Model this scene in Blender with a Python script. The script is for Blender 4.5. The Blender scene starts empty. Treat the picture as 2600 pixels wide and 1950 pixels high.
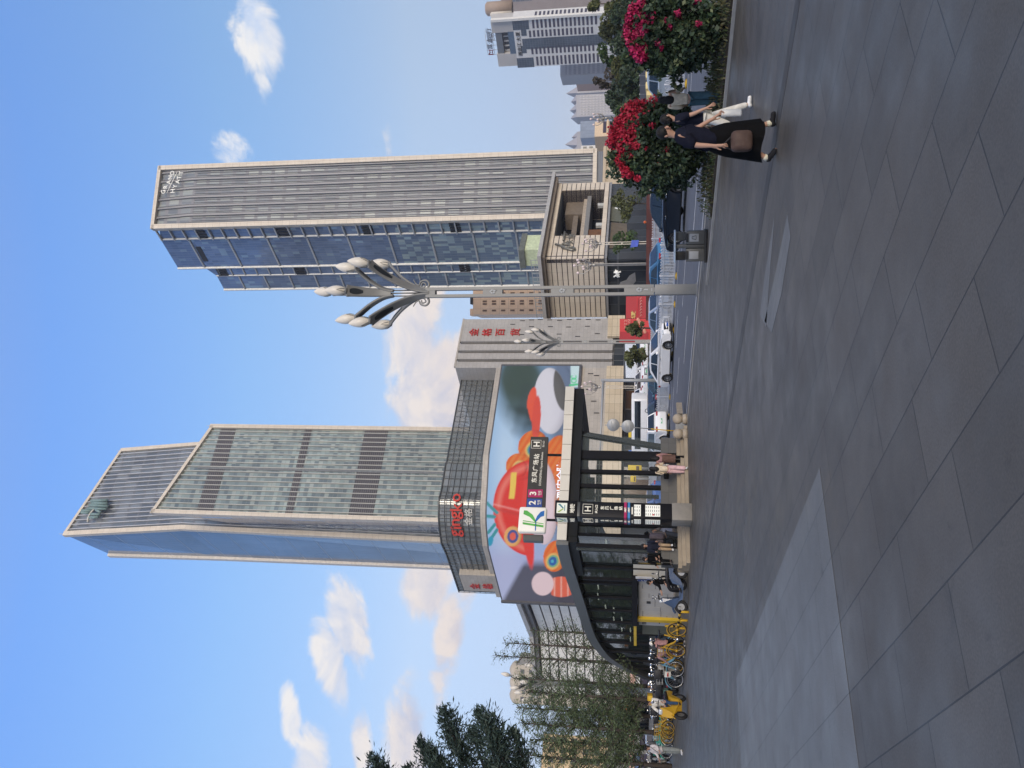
import bpy, bmesh, math, random
import numpy as np
from mathutils import Vector, Matrix
R = random.Random(7)
SC = bpy.context.scene
COL = SC.collection
V = Vector
# ---------------------------------------------------------------- camera model (native photo pixels, photo lies on its side)
HC = 1.85; F = 2116.0; PITCH = math.radians(9.09); ROLL = 0.005
fw = V((0, math.cos(PITCH), math.sin(PITCH))); up0 = V((0, -math.sin(PITCH), math.cos(PITCH))); rt0 = V((1, 0, 0))
rt = rt0*math.cos(ROLL)+up0*math.sin(ROLL); upv = -rt0*math.sin(ROLL)+up0*math.cos(ROLL)
CAM = V((0, 0, HC))
def ray(X, Y): return fw+rt*((975-Y)/F)+upv*((1300-X)/F)
def at(X, Y, d):
    r = ray(X, Y); return CAM+r*(d/r.y)
def gnd(X, Y, z=0.0):
    r = ray(X, Y); return CAM+r*((z-HC)/r.z)
def onpl(X, Y, p0, n):
    r = ray(X, Y); return CAM+r*((p0-CAM).dot(n)/r.dot(n))
NS = V((0.84, 0.5426, 0)).normalized(); UT = V((-NS.y, NS.x, 0))
def st(s, t, z=0.0): return NS*s+UT*t+V((0, 0, z))
def zt(s):   # street level across the road
    if s < 43: return -0.15
    if s < 55: return -0.15+(s-43)/12*1.4
    return 1.25
Z = V((0, 0, 1))

cam = bpy.data.cameras.new('camera'); camo = bpy.data.objects.new('camera', cam); COL.objects.link(camo)
cam.sensor_fit = 'HORIZONTAL'; cam.sensor_width = 36; cam.lens = 36*F/2600; cam.clip_end = 6000; cam.clip_start = 0.1
m = Matrix.Identity(4)
cx, cy, cz = -upv, rt, -fw        # photo is turned a quarter: image right = world down
for i in range(3): m[i][0] = cx[i]; m[i][1] = cy[i]; m[i][2] = cz[i]; m[i][3] = CAM[i]
camo.matrix_world = m; SC.camera = camo
SC.view_settings.view_transform = 'Standard'; SC.view_settings.look = 'None'; SC.view_settings.gamma = 1
SC.view_settings.exposure = 0.85
SC.cycles.max_bounces = 6; SC.cycles.transparent_max_bounces = 16; SC.cycles.volume_bounces = 0
SC.cycles.use_denoising = True

# ---------------------------------------------------------------- materials
MATS = {}
def nmat(name):
    mt = bpy.data.materials.new(name); mt.use_nodes = True; nt = mt.node_tree
    return mt, nt, nt.nodes['Principled BSDF']
def N(nt, t, **kw):
    n = nt.nodes.new(t)
    for k, v in kw.items():
        if k[0] == 'i' and k[1:].isdigit(): n.inputs[int(k[1:])].default_value = v
        else: setattr(n, k, v)
    return n
def L(nt, a, b): nt.links.new(a, b)
def c4(c): return (c[0], c[1], c[2], 1)
def math_(nt, op, a, b=None, c=None, clamp=False):
    n = nt.nodes.new('ShaderNodeMath'); n.operation = op; n.use_clamp = clamp
    for i, x in enumerate((a, b, c)):
        if x is None: continue
        if isinstance(x, (int, float)): n.inputs[i].default_value = x
        else: nt.links.new(x, n.inputs[i])
    return n.outputs[0]
def mixc(nt, fac, a, b, mode='MIX'):
    n = nt.nodes.new('ShaderNodeMix'); n.data_type = 'RGBA'; n.blend_type = mode
    for i, x in ((0, fac), (6, a), (7, b)):
        if isinstance(x, (int, float)): n.inputs[i].default_value = x
        elif isinstance(x, (tuple, list)): n.inputs[i].default_value = c4(x)
        else: nt.links.new(x, n.inputs[i])
    return n.outputs[2]
def pm(name, col, rough=0.6, metal=0.0, var=0.18, scale=2.0, bump=0.0, spec=0.25, coat=0.0, emit=None, es=1.0, trans=0.0, alpha=1.0):
    if name in MATS: return MATS[name]
    mt, nt, b = nmat(name)
    tc = N(nt, 'ShaderNodeTexCoord'); no = N(nt, 'ShaderNodeTexNoise'); no.inputs['Scale'].default_value = scale; no.inputs['Detail'].default_value = 5
    L(nt, tc.outputs['Object'], no.inputs['Vector'])
    mr = N(nt, 'ShaderNodeMapRange'); mr.inputs[1].default_value = 0.3; mr.inputs[2].default_value = 0.7; mr.inputs[3].default_value = 1-var; mr.inputs[4].default_value = 1+var
    L(nt, no.outputs[0], mr.inputs[0])
    o = mixc(nt, 1.0, c4(col), mr.outputs[0], 'MULTIPLY'); L(nt, o, b.inputs['Base Color'])
    rr = N(nt, 'ShaderNodeMapRange'); rr.inputs[3].default_value = max(0.02, rough*0.85); rr.inputs[4].default_value = min(1, rough*1.15)
    L(nt, no.outputs[0], rr.inputs[0]); L(nt, rr.outputs[0], b.inputs['Roughness'])
    b.inputs['Metallic'].default_value = metal; b.inputs['Specular IOR Level'].default_value = spec
    b.inputs['Coat Weight'].default_value = coat; b.inputs['Coat Roughness'].default_value = 0.05
    b.inputs['Alpha'].default_value = alpha
    if emit: b.inputs['Emission Color'].default_value = c4(emit); b.inputs['Emission Strength'].default_value = es
    if bump:
        bp = N(nt, 'ShaderNodeBump'); bp.inputs['Strength'].default_value = bump; bp.inputs['Distance'].default_value = 0.02
        L(nt, no.outputs[0], bp.inputs['Height']); L(nt, bp.outputs[0], b.inputs['Normal'])
    MATS[name] = mt; return mt
def curtain(name, w, h, fx, fy, fcol, cols, rough=0.12, metal=0.35, spec=0.6, ou=0.0, ov=0.0, frough=0.5, wt=None):
    """panes laid out in metres on the wall's own UV; each pane picks one of cols"""
    if name in MATS: return MATS[name]
    mt, nt, b = nmat(name)
    uv = N(nt, 'ShaderNodeUVMap'); sp = N(nt, 'ShaderNodeSeparateXYZ'); L(nt, uv.outputs[0], sp.inputs[0])
    u = math_(nt, 'DIVIDE', math_(nt, 'ADD', sp.outputs[0], ou), w); v = math_(nt, 'DIVIDE', math_(nt, 'ADD', sp.outputs[1], ov), h)
    fu = math_(nt, 'FLOOR', u); fv = math_(nt, 'FLOOR', v)
    ru = math_(nt, 'FRACT', u); rv = math_(nt, 'FRACT', v)
    mu = math_(nt, 'LESS_THAN', ru, fx/w); mv = math_(nt, 'LESS_THAN', rv, fy/h)
    fr = math_(nt, 'MAXIMUM', mu, mv)
    cb = N(nt, 'ShaderNodeCombineXYZ'); L(nt, fu, cb.inputs[0]); L(nt, fv, cb.inputs[1])
    wn = N(nt, 'ShaderNodeTexWhiteNoise'); wn.noise_dimensions = '2D'; L(nt, cb.outputs[0], wn.inputs['Vector'])
    cr = N(nt, 'ShaderNodeValToRGB'); cr.color_ramp.interpolation = 'CONSTANT'
    k = len(cols); e = cr.color_ramp.elements
    wt = wt or [1]*k; tot = sum(wt); acc = 0
    while len(e) < k: e.new(0.5)
    for i, c in enumerate(cols):
        e[i].position = acc/tot; e[i].color = c4(c); acc += wt[i]
    L(nt, wn.outputs['Value'], cr.inputs[0])
    no = N(nt, 'ShaderNodeTexNoise'); no.inputs['Scale'].default_value = 0.06; no.inputs['Detail'].default_value = 4; L(nt, uv.outputs[0], no.inputs['Vector'])
    mr = N(nt, 'ShaderNodeMapRange'); mr.inputs[1].default_value = 0.3; mr.inputs[2].default_value = 0.7; mr.inputs[3].default_value = 0.75; mr.inputs[4].default_value = 1.25
    L(nt, no.outputs[0], mr.inputs[0])
    gc = mixc(nt, 1.0, cr.outputs[0], mr.outputs[0], 'MULTIPLY')
    o = mixc(nt, fr, gc, c4(fcol)); L(nt, o, b.inputs['Base Color'])
    L(nt, math_(nt, 'MULTIPLY_ADD', fr, frough-rough, rough), b.inputs['Roughness'])
    L(nt, math_(nt, 'MULTIPLY_ADD', fr, -metal, metal), b.inputs['Metallic'])
    b.inputs['Specular IOR Level'].default_value = spec
    # each pane tilts a hair so reflections break up
    wn2 = N(nt, 'ShaderNodeTexWhiteNoise'); wn2.noise_dimensions = '2D'; L(nt, cb.outputs[0], wn2.inputs['Vector'])
    gm = N(nt, 'ShaderNodeNewGeometry'); vm = N(nt, 'ShaderNodeVectorMath', operation='SUBTRACT'); L(nt, wn2.outputs['Color'], vm.inputs[0]); vm.inputs[1].default_value = (.5, .5, .5)
    vs = N(nt, 'ShaderNodeVectorMath', operation='SCALE'); L(nt, vm.outputs[0], vs.inputs[0]); vs.inputs['Scale'].default_value = 0.035
    va = N(nt, 'ShaderNodeVectorMath', operation='ADD'); L(nt, gm.outputs['Normal'], va.inputs[0]); L(nt, vs.outputs[0], va.inputs[1])
    L(nt, va.outputs[0], b.inputs['Normal'])
    MATS[name] = mt; return mt
def tiles(name, c1, c2, mortar, w, h, ms=0.02, rough=0.6, off=0.5, bump=0.2, spec=0.4, blotch=0.15, coords='UV', fracs=None, metal=0.0, bscale=0.35, grain=0.0):
    if name in MATS: return MATS[name]
    mt, nt, b = nmat(name)
    if coords == 'UV':
        uv = N(nt, 'ShaderNodeUVMap'); vec = uv.outputs[0]
    else:
        tc = N(nt, 'ShaderNodeTexCoord'); vec = tc.outputs['Object']
    br = N(nt, 'ShaderNodeTexBrick'); br.offset = off; L(nt, vec, br.inputs['Vector'])
    br.inputs['Scale'].default_value = 1; br.inputs['Brick Width'].default_value = w; br.inputs['Row Height'].default_value = h
    br.inputs['Mortar Size'].default_value = ms; br.inputs['Mortar Smooth'].default_value = 0.3; br.inputs['Bias'].default_value = 0.0
    br.inputs['Color1'].default_value = c4(c1); br.inputs['Color2'].default_value = c4(c2); br.inputs['Mortar'].default_value = c4(mortar)
    no = N(nt, 'ShaderNodeTexNoise'); no.inputs['Scale'].default_value = bscale; no.inputs['Detail'].default_value = 8; no.inputs['Roughness'].default_value = 0.62; L(nt, vec, no.inputs['Vector'])
    mr = N(nt, 'ShaderNodeMapRange'); mr.inputs[1].default_value = 0.3; mr.inputs[2].default_value = 0.7; mr.inputs[3].default_value = 1-blotch; mr.inputs[4].default_value = 1+blotch
    L(nt, no.outputs[0], mr.inputs[0])
    o = mixc(nt, 1.0, br.outputs[0], mr.outputs[0], 'MULTIPLY'); L(nt, o, b.inputs['Base Color'])
    if grain:
        g1_ = N(nt, 'ShaderNodeTexNoise'); g1_.inputs['Scale'].default_value = 55; g1_.inputs['Detail'].default_value = 3; L(nt, vec, g1_.inputs['Vector'])
        gr_ = N(nt, 'ShaderNodeMapRange'); gr_.inputs[1].default_value = .3; gr_.inputs[2].default_value = .7; gr_.inputs[3].default_value = 1-grain; gr_.inputs[4].default_value = 1+grain; L(nt, g1_.outputs[0], gr_.inputs[0])
        vo = N(nt, 'ShaderNodeTexVoronoi'); vo.inputs['Scale'].default_value = 1.1; L(nt, vec, vo.inputs['Vector'])
        sp_ = N(nt, 'ShaderNodeMapRange', interpolation_type='SMOOTHSTEP'); sp_.inputs[1].default_value = .02; sp_.inputs[2].default_value = .045; sp_.inputs[3].default_value = .6; sp_.inputs[4].default_value = 1.0; L(nt, vo.outputs['Distance'], sp_.inputs[0])
        s3 = N(nt, 'ShaderNodeTexNoise'); s3.inputs['Scale'].default_value = 2.2; s3.inputs['Detail'].default_value = 6; s3.inputs['Distortion'].default_value = 1.5; L(nt, vec, s3.inputs['Vector'])
        s4 = N(nt, 'ShaderNodeMapRange'); s4.inputs[1].default_value = .62; s4.inputs[2].default_value = .75; s4.inputs[3].default_value = 1.0; s4.inputs[4].default_value = .72; L(nt, s3.outputs[0], s4.inputs[0])
        o = mixc(nt, 1.0, o, math_(nt, 'MULTIPLY', gr_.outputs[0], math_(nt, 'MULTIPLY', sp_.outputs[0], s4.outputs[0])), 'MULTIPLY'); L(nt, o, b.inputs['Base Color'])
    n2 = N(nt, 'ShaderNodeTexNoise'); n2.inputs['Scale'].default_value = 1.3; n2.inputs['Detail'].default_value = 6; L(nt, vec, n2.inputs['Vector'])
    r2 = N(nt, 'ShaderNodeMapRange'); r2.inputs[1].default_value = 0.3; r2.inputs[2].default_value = 0.7; r2.inputs[3].default_value = max(.05, rough-0.12); r2.inputs[4].default_value = min(1, rough+0.12)
    L(nt, n2.outputs[0], r2.inputs[0]); L(nt, r2.outputs[0], b.inputs['Roughness'])
    b.inputs['Specular IOR Level'].default_value = spec; b.inputs['Metallic'].default_value = metal
    if bump:
        bp = N(nt, 'ShaderNodeBump'); bp.inputs['Strength'].default_value = bump; bp.inputs['Distance'].default_value = 0.01; bp.invert = True
        L(nt, br.outputs['Fac'], bp.inputs['Height']); L(nt, bp.outputs[0], b.inputs['Normal'])
    MATS[name] = mt; return mt
def glassm(name, col, alpha, rough=0.05, metal=0.0):
    if name in MATS: return MATS[name]
    mt, nt, b = nmat(name)
    tc = N(nt, 'ShaderNodeTexCoord'); no = N(nt, 'ShaderNodeTexNoise'); no.inputs['Scale'].default_value = 0.4; L(nt, tc.outputs['Object'], no.inputs[0])
    o = mixc(nt, no.outputs[0], c4([x*.8 for x in col]), c4([x*1.2 for x in col])); L(nt, o, b.inputs['Base Color'])
    b.inputs['Roughness'].default_value = rough; b.inputs['Alpha'].default_value = alpha; b.inputs['Specular IOR Level'].default_value = 0.7; b.inputs['Metallic'].default_value = metal
    MATS[name] = mt; return mt
def emis(name, col, s=1.0): return pm(name, [x*.5 for x in col], 0.4, emit=col, es=s, var=0.05)

# ---------------------------------------------------------------- mesh builder
class MB:
    def __init__(s): s.v = []; s.f = []; s.m = []; s.sm = []
    def face(s, pts, mi=0, sm=False):
        b = len(s.v); s.v += [V(p) for p in pts]; s.f.append(tuple(range(b, b+len(pts)))); s.m.append(mi); s.sm.append(sm)
    def add(s, vs, fs, mi=0, sm=False):
        b = len(s.v); s.v += [V(p) for p in vs]
        for f in fs: s.f.append(tuple(b+i for i in f)); s.m.append(mi); s.sm.append(sm)
    def obox(s, o, a, b, c, mi=0):
        o, a, b, c = V(o), V(a), V(b), V(c)
        if a.cross(b).dot(c) < 0: a, b = b, a
        vs = [o, o+a, o+a+b, o+b, o+c, o+a+c, o+a+b+c, o+b+c]
        s.add(vs, [(3, 2, 1, 0), (4, 5, 6, 7), (0, 1, 5, 4), (1, 2, 6, 5), (2, 3, 7, 6), (3, 0, 4, 7)], mi)
    def box(s, c, d, mi=0, rz=0.0, M=None):
        r = Matrix.Rotation(rz, 3, 'Z') if M is None else M
        a, b, e = r@V((d[0], 0, 0)), r@V((0, d[1], 0)), r@V((0, 0, d[2]))
        s.obox(V(c)-(a+b+e)/2, a, b, e, mi)
    def rbox(s, c, d, r=0.03, mi=0, rz=0.0, seg=2, M=None):
        bm = bmesh.new(); bmesh.ops.create_cube(bm, size=1)
        for v in bm.verts: v.co = V((v.co.x*d[0], v.co.y*d[1], v.co.z*d[2]))
        bmesh.ops.bevel(bm, geom=list(bm.edges), offset=min(r, min(d)*.49), segments=seg, affect='EDGES', profile=.5)
        q = Matrix.Rotation(rz, 3, 'Z') if M is None else M
        vs = [q@v.co+V(c) for v in bm.verts]; bm.verts.index_update()
        s.add(vs, [[v.index for v in f.verts] for f in bm.faces], mi, True); bm.free()
    def prism(s, poly, z0, z1, mi=0, cap=True):
        n = len(poly); z0 = z0 if hasattr(z0, '__len__') else [z0]*n; z1 = z1 if hasattr(z1, '__len__') else [z1]*n
        A = sum(poly[i][0]*poly[(i+1) % n][1]-poly[(i+1) % n][0]*poly[i][1] for i in range(n))
        if A < 0: poly = poly[::-1]; z0 = z0[::-1]; z1 = z1[::-1]
        vs = [V((p[0], p[1], z)) for p, z in zip(poly, z0)]+[V((p[0], p[1], z)) for p, z in zip(poly, z1)]
        fs = [(i, (i+1) % n, n+(i+1) % n, n+i) for i in range(n)]
        if cap: fs += [tuple(range(n-1, -1, -1)), tuple(range(n, 2*n))]
        s.add(vs, fs, mi)
    def slab(s, pts, thick, mi=0):
        """flat outline pts (3d, one plane) given thickness vector"""
        n = len(pts); t = V(thick); pts = [V(p) for p in pts]
        nrm = V((0, 0, 0))
        for i in range(n): nrm += pts[i].cross(pts[(i+1) % n])
        if nrm.dot(t) < 0: pts = pts[::-1]
        s.add(pts+[p+t for p in pts], [tuple(range(n-1, -1, -1)), tuple(range(n, 2*n))]+[(i, (i+1) % n, n+(i+1) % n, n+i) for i in range(n)], mi)
    def tube(s, pts, r, n=8, mi=0, cap=True, sm=True, flat=1.0):
        pts = [V(p) for p in pts]; rs = r if hasattr(r, '__len__') else [r]*len(pts)
        prev = None; rings = []
        for i, p in enumerate(pts):
            d = (pts[min(i+1, len(pts)-1)]-pts[max(i-1, 0)])
            d = d.normalized() if d.length > 1e-9 else V((0, 0, 1))
            if prev is None: a = d.orthogonal().normalized()
            else:
                a = prev-d*prev.dot(d); a = a.normalized() if a.length > 1e-6 else d.orthogonal().normalized()
            prev = a; b = d.cross(a)
            rings.append([p+(a*math.cos(2*math.pi*k/n)+b*math.sin(2*math.pi*k/n)*flat)*rs[i] for k in range(n)])
        vs = [q for g in rings for q in g]; fs = []
        for i in range(len(pts)-1):
            for k in range(n): fs.append((i*n+k, i*n+(k+1) % n, (i+1)*n+(k+1) % n, (i+1)*n+k))
        if cap: fs.append(tuple(range(n-1, -1, -1))); fs.append(tuple((len(pts)-1)*n+k for k in range(n)))
        s.add(vs, fs, mi, sm)
    def lathe(s, prof, n=16, c=(0, 0, 0), mi=0, M=None, sm=True):
        c = V(c); q = M or Matrix.Identity(3); vs = []
        for r, z in prof:
            for k in range(n): vs.append(c+q@V((r*math.cos(2*math.pi*k/n), r*math.sin(2*math.pi*k/n), z)))
        fs = []
        for i in range(len(prof)-1):
            for k in range(n): fs.append((i*n+k, i*n+(k+1) % n, (i+1)*n+(k+1) % n, (i+1)*n+k))
        s.add(vs, fs, mi, sm)
    def ball(s, c, r, nu=14, nv=8, mi=0, M=None):
        r = r if hasattr(r, '__len__') else (r, r, r); q = M or Matrix.Identity(3); c = V(c)
        vs = [c+q@V((0, 0, -r[2]))]
        for j in range(1, nv):
            a = -math.pi/2+math.pi*j/nv
            for k in range(nu): vs.append(c+q@V((r[0]*math.cos(a)*math.cos(2*math.pi*k/nu), r[1]*math.cos(a)*math.sin(2*math.pi*k/nu), r[2]*math.sin(a))))
        vs.append(c+q@V((0, 0, r[2]))); fs = []
        for k in range(nu): fs.append((0, 1+(k+1) % nu, 1+k))
        for j in range(nv-2):
            for k in range(nu): a = 1+j*nu; fs.append((a+k, a+(k+1) % nu, a+nu+(k+1) % nu, a+nu+k))
        a = 1+(nv-2)*nu
        for k in range(nu): fs.append((a+k, a+(k+1) % nu, len(vs)-1))
        s.add(vs, fs, mi, True)
    def wall(s, a, b, z0, z1, mi=0):
        """quad facing the camera side: a is left, b right as seen"""
        za, zb = (z1 if hasattr(z1, '__len__') else (z1, z1))
        s.face([(a[0], a[1], z0), (b[0], b[1], z0), (b[0], b[1], zb), (a[0], a[1], za)], mi)
    def build(s, name, mats, parent=None, local=False, uv=True):
        me = bpy.data.meshes.new(name)
        off = V((0, 0, 0))
        if parent is not None and not local:
            o = parent
            while o is not None: off += o.location; o = o.parent
        vs = np.array([tuple(p-off) for p in s.v], dtype=np.float32).reshape(-1, 3)
        me.from_pydata(vs.tolist(), [], s.f)
        for mt in (mats if isinstance(mats, (list, tuple)) else [mats]): me.materials.append(mt)
        me.polygons.foreach_set('material_index', s.m); me.polygons.foreach_set('use_smooth', s.sm)
        if uv:
            ul = me.uv_layers.new(name='UVMap'); buf = np.zeros(len(me.loops)*2, dtype=np.float32)
            i = 0
            for f in s.f:
                p = [s.v[k] for k in f]; nn = (p[1]-p[0]).cross(p[2]-p[0])
                if nn.length < 1e-9 and len(p) > 3: nn = (p[2]-p[0]).cross(p[3]-p[0])
                h = math.hypot(nn.x, nn.y)
                if h < 0.5*nn.length or h < 1e-9:
                    for q in p: buf[i] = q.x; buf[i+1] = q.y; i += 2
                else:
                    tx, ty = -nn.y/h, nn.x/h
                    for q in p: buf[i] = q.x*tx+q.y*ty; buf[i+1] = q.z; i += 2
            ul.data.foreach_set('uv', buf)
        me.update()
        o = bpy.data.objects.new(name, me); COL.objects.link(o)
        if parent is not None: o.parent = parent
        return o
def tag(o, label=None, cat=None, group=None, kind=None):
    if label: o['label'] = label
    if cat: o['category'] = cat
    if group: o['group'] = group
    if kind: o['kind'] = kind
    return o
def thing(name, label, cat, loc=(0, 0, 0), rz=0.0, group=None):
    o = bpy.data.objects.new(name, None); COL.objects.link(o); o.location = loc; o.rotation_euler = (0, 0, rz); o.empty_display_size = 0.2
    return tag(o, label, cat, group)
def copy_tree(o, parent=None):
    c = o.copy(); COL.objects.link(c)
    if parent is not None: c.parent = parent
    for ch in o.children: copy_tree(ch, c)
    return c
def dup(o, loc, rz, label, sc=1.0, group=None):
    c = copy_tree(o); c.location = loc; c.rotation_euler = (0, 0, rz); c['label'] = label; c.scale = (sc, sc, sc)
    if group: c['group'] = group
    return c
def repaint(o, part, mat, slot=0):
    for ch in o.children_recursive:
        if ch.name.split('.')[0] == part:
            ch.material_slots[slot].link = 'OBJECT'; ch.material_slots[slot].material = mat
def textmesh(s, size, bold=0.0, extrude=0.02, sx=1.0):
    cu = bpy.data.curves.new('t', 'FONT'); cu.body = s; cu.size = size; cu.align_x = 'CENTER'; cu.align_y = 'CENTER'; cu.extrude = extrude; cu.offset = bold; cu.resolution_u = 2
    to = bpy.data.objects.new('t', cu); COL.objects.link(to); bpy.context.view_layer.update()
    me = bpy.data.meshes.new_from_object(to.evaluated_get(bpy.context.evaluated_depsgraph_get()))
    vs = [V(v.co) for v in me.vertices]; fs = [tuple(p.vertices) for p in me.polygons]
    bpy.data.objects.remove(to); bpy.data.curves.remove(cu); bpy.data.meshes.remove(me)
    return vs, fs
def puttext(mb, s, size, c, xd, yd, mi=0, bold=0.0, extrude=0.02, sx=1.0, fit=None, center=True):
    """write s centred at c, reading along xd, upright along yd"""
    vs, fs = textmesh(s, size, bold, extrude); xd = V(xd).normalized(); yd = V(yd).normalized(); zd = xd.cross(yd)
    x0 = min(v.x for v in vs); x1 = max(v.x for v in vs); y0 = min(v.y for v in vs); y1 = max(v.y for v in vs)
    k = 1.0 if fit is None else fit/(x1-x0); ky = k if sx == 1.0 else size/(y1-y0)*sx
    mb.add([V(c)+xd*((v.x-(x0+x1)/2)*k)+yd*((v.y-(y0+y1)/2)*(k if fit else 1.0))+zd*v.z for v in vs], fs, mi)

# ---------------------------------------------------------------- sky and sun
SUN_AZ = math.radians(160); SUN_EL = math.radians(13)
w = bpy.data.worlds.new('World'); SC.world = w; w.use_nodes = True; nt = w.node_tree; bg = nt.nodes['Background']
sk = N(nt, 'ShaderNodeTexSky', sky_type='NISHITA', sun_disc=False, sun_elevation=SUN_EL, sun_rotation=SUN_AZ, air_density=1.0, dust_density=0.6, ozone_density=2.5, altitude=1900)
tc = N(nt, 'ShaderNodeTexCoord'); sp = N(nt, 'ShaderNodeSeparateXYZ'); L(nt, tc.outputs['Generated'], sp.inputs[0])
az = math_(nt, 'ARCTAN2', sp.outputs[0], sp.outputs[1]); el = math_(nt, 'ARCSINE', sp.outputs[2])
hs = N(nt, 'ShaderNodeHueSaturation'); hs.inputs['Saturation'].default_value = 1.0; L(nt, sk.outputs[0], hs.inputs['Color'])
# deeper blue higher in view, pale lavender near the horizon
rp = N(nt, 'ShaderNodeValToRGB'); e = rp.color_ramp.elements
sky_stops = [(0.0, (0.38, 0.36, 0.54)), (0.03, (0.50, 0.41, 0.50)), (0.056, (0.64, 0.47, 0.47)), (0.1, (0.88, 0.64, 0.57)), (0.167, (1.30, 0.93, 0.74)), (0.3, (1.32, 1.25, 1.16)), (0.422, (1.30, 1.42, 1.62)), (0.52, (2.0, 1.7, 1.75)), (0.70, (12.5, 5.6, 2.6)), (1.0, (14.0, 6.2, 2.7))]  # last stops: unseen warm grey overhead, added to offset blue light on the plaza
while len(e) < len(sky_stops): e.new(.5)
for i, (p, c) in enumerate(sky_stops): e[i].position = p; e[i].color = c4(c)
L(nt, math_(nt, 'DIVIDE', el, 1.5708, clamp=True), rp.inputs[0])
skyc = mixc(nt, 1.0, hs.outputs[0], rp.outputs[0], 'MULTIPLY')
cv = N(nt, 'ShaderNodeCombineXYZ'); L(nt, az, cv.inputs[0]); L(nt, math_(nt, 'MULTIPLY', el, 1.25), cv.inputs[1])
def noise(vec, sc, det, rg, dist=0.0):
    n = N(nt, 'ShaderNodeTexNoise'); n.inputs['Scale'].default_value = sc; n.inputs['Detail'].default_value = det; n.inputs['Roughness'].default_value = rg; n.inputs['Distortion'].default_value = dist
    L(nt, vec, n.inputs['Vector']); return n.outputs[0]
off = N(nt, 'ShaderNodeVectorMath', operation='ADD'); L(nt, cv.outputs[0], off.inputs[0]); off.inputs[1].default_value = (-0.012, 0.03, 0)
n1 = noise(cv.outputs[0], 10.0, 10, 0.62, 0.7); n2 = noise(off.outputs[0], 10.0, 10, 0.62, 0.7)
def dir_ae(X, Y):
    r = ray(X, Y).normalized(); return math.atan2(r.x, r.y), math.asin(r.z)
# (X, Y, half-width along Y, half-width along X, strength, tilt) of each cloud bank seen in the photo
CL = [(655, 70, 105, 52, 1.1, 0), (665, 215, 85, 26, .75, 0), (600, 385, 52, 60, .85, 0), (690, 355, 30, 40, .45, 0), (985, 355, 95, 26, .75, 0),
      (1050, 850, 140, 75, 1.15, -.2), (1100, 1010, 150, 95, 1.35, -.25), (985, 780, 60, 50, .8, 0), (1180, 1040, 160, 40, .8, 0),
      (1085, 1490, 85, 66, 1.25, .2), (1140, 1590, 130, 44, 1.05, .1), (1120, 1720, 120, 34, .95, 0), (1040, 1870, 150, 55, 1.0, .15), (1180, 1480, 90, 40, .9, 0), 
      (885, 1580, 120, 44, 1.25, .45), (845, 1690, 110, 40, 1.15, .45), (805, 1590, 40, 14, .5, .3), (735, 1810, 100, 26, 1.0, .4), (790, 1930, 90, 46, 1.0, .3), (915, 1890, 90, 24, 1.0, .2),
      (830, 820, 40, 22, .5, 0), (860, 880, 34, 16, .4, 0), (250, 60, 60, 30, .22, 0), (235, 1900, 70, 30, .22, 0), (770, 1480, 30, 12, .45, .3)]
mask = None
for (X, Y, sa, se, wgt, tl) in CL:
    a0, e0 = dir_ae(X, Y); sa_, se_ = sa/F, se/F*0.93
    mp = N(nt, 'ShaderNodeMapping', vector_type='TEXTURE'); L(nt, cv.outputs[0], mp.inputs[0])
    mp.inputs['Location'].default_value = (a0, e0*1.25, 0); mp.inputs['Rotation'].default_value = (0, 0, tl); mp.inputs['Scale'].default_value = (sa_*1.5, se_*1.9, 1)
    ln = N(nt, 'ShaderNodeVectorMath', operation='LENGTH'); L(nt, mp.outputs[0], ln.inputs[0])
    g = math_(nt, 'MULTIPLY', math_(nt, 'POWER', 2.718, math_(nt, 'MULTIPLY', math_(nt, 'POWER', ln.outputs['Value'], 2.0), -1.0)), wgt)
    mask = g if mask is None else math_(nt, 'MAXIMUM', mask, g)
dens = math_(nt, 'ADD', math_(nt, 'MULTIPLY', n1, 1.7), math_(nt, 'MULTIPLY', mask, 1.05))
cov = N(nt, 'ShaderNodeMapRange', interpolation_type='SMOOTHSTEP'); cov.inputs[1].default_value = 1.46; cov.inputs[2].default_value = 1.84; L(nt, dens, cov.inputs[0])
covm = math_(nt, 'MULTIPLY', cov.outputs[0], math_(nt, 'MULTIPLY', mask, 3.0, clamp=True), clamp=True)
rel = math_(nt, 'MULTIPLY_ADD', math_(nt, 'SUBTRACT', n1, n2), 3.2, 0.74, clamp=True)
warm = N(nt, 'ShaderNodeMapRange'); warm.inputs[1].default_value = 0.16; warm.inputs[2].default_value = 0.42; L(nt, el, warm.inputs[0])
lit = mixc(nt, warm.outputs[0], (0.41, 0.345, 0.305), (0.43, 0.42, 0.41)); shd = mixc(nt, warm.outputs[0], (0.235, 0.225, 0.28), (0.25, 0.31, 0.42))
cc = mixc(nt, rel, shd, lit)
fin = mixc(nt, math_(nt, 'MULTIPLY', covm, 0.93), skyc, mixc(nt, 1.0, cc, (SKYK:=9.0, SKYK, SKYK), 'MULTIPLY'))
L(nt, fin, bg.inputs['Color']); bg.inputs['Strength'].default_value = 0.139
sun = bpy.data.lights.new('sun', 'SUN'); suno = bpy.data.objects.new('sun', sun); COL.objects.link(suno)
sd = V((math.sin(SUN_AZ)*math.cos(SUN_EL), math.cos(SUN_AZ)*math.cos(SUN_EL), math.sin(SUN_EL)))
suno.rotation_euler = sd.to_track_quat('Z', 'Y').to_euler(); suno.location = (30, -30, 60)
sun.energy = 1.5; sun.angle = math.radians(24); sun.color = (1.0, 0.88, 0.73)
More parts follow.
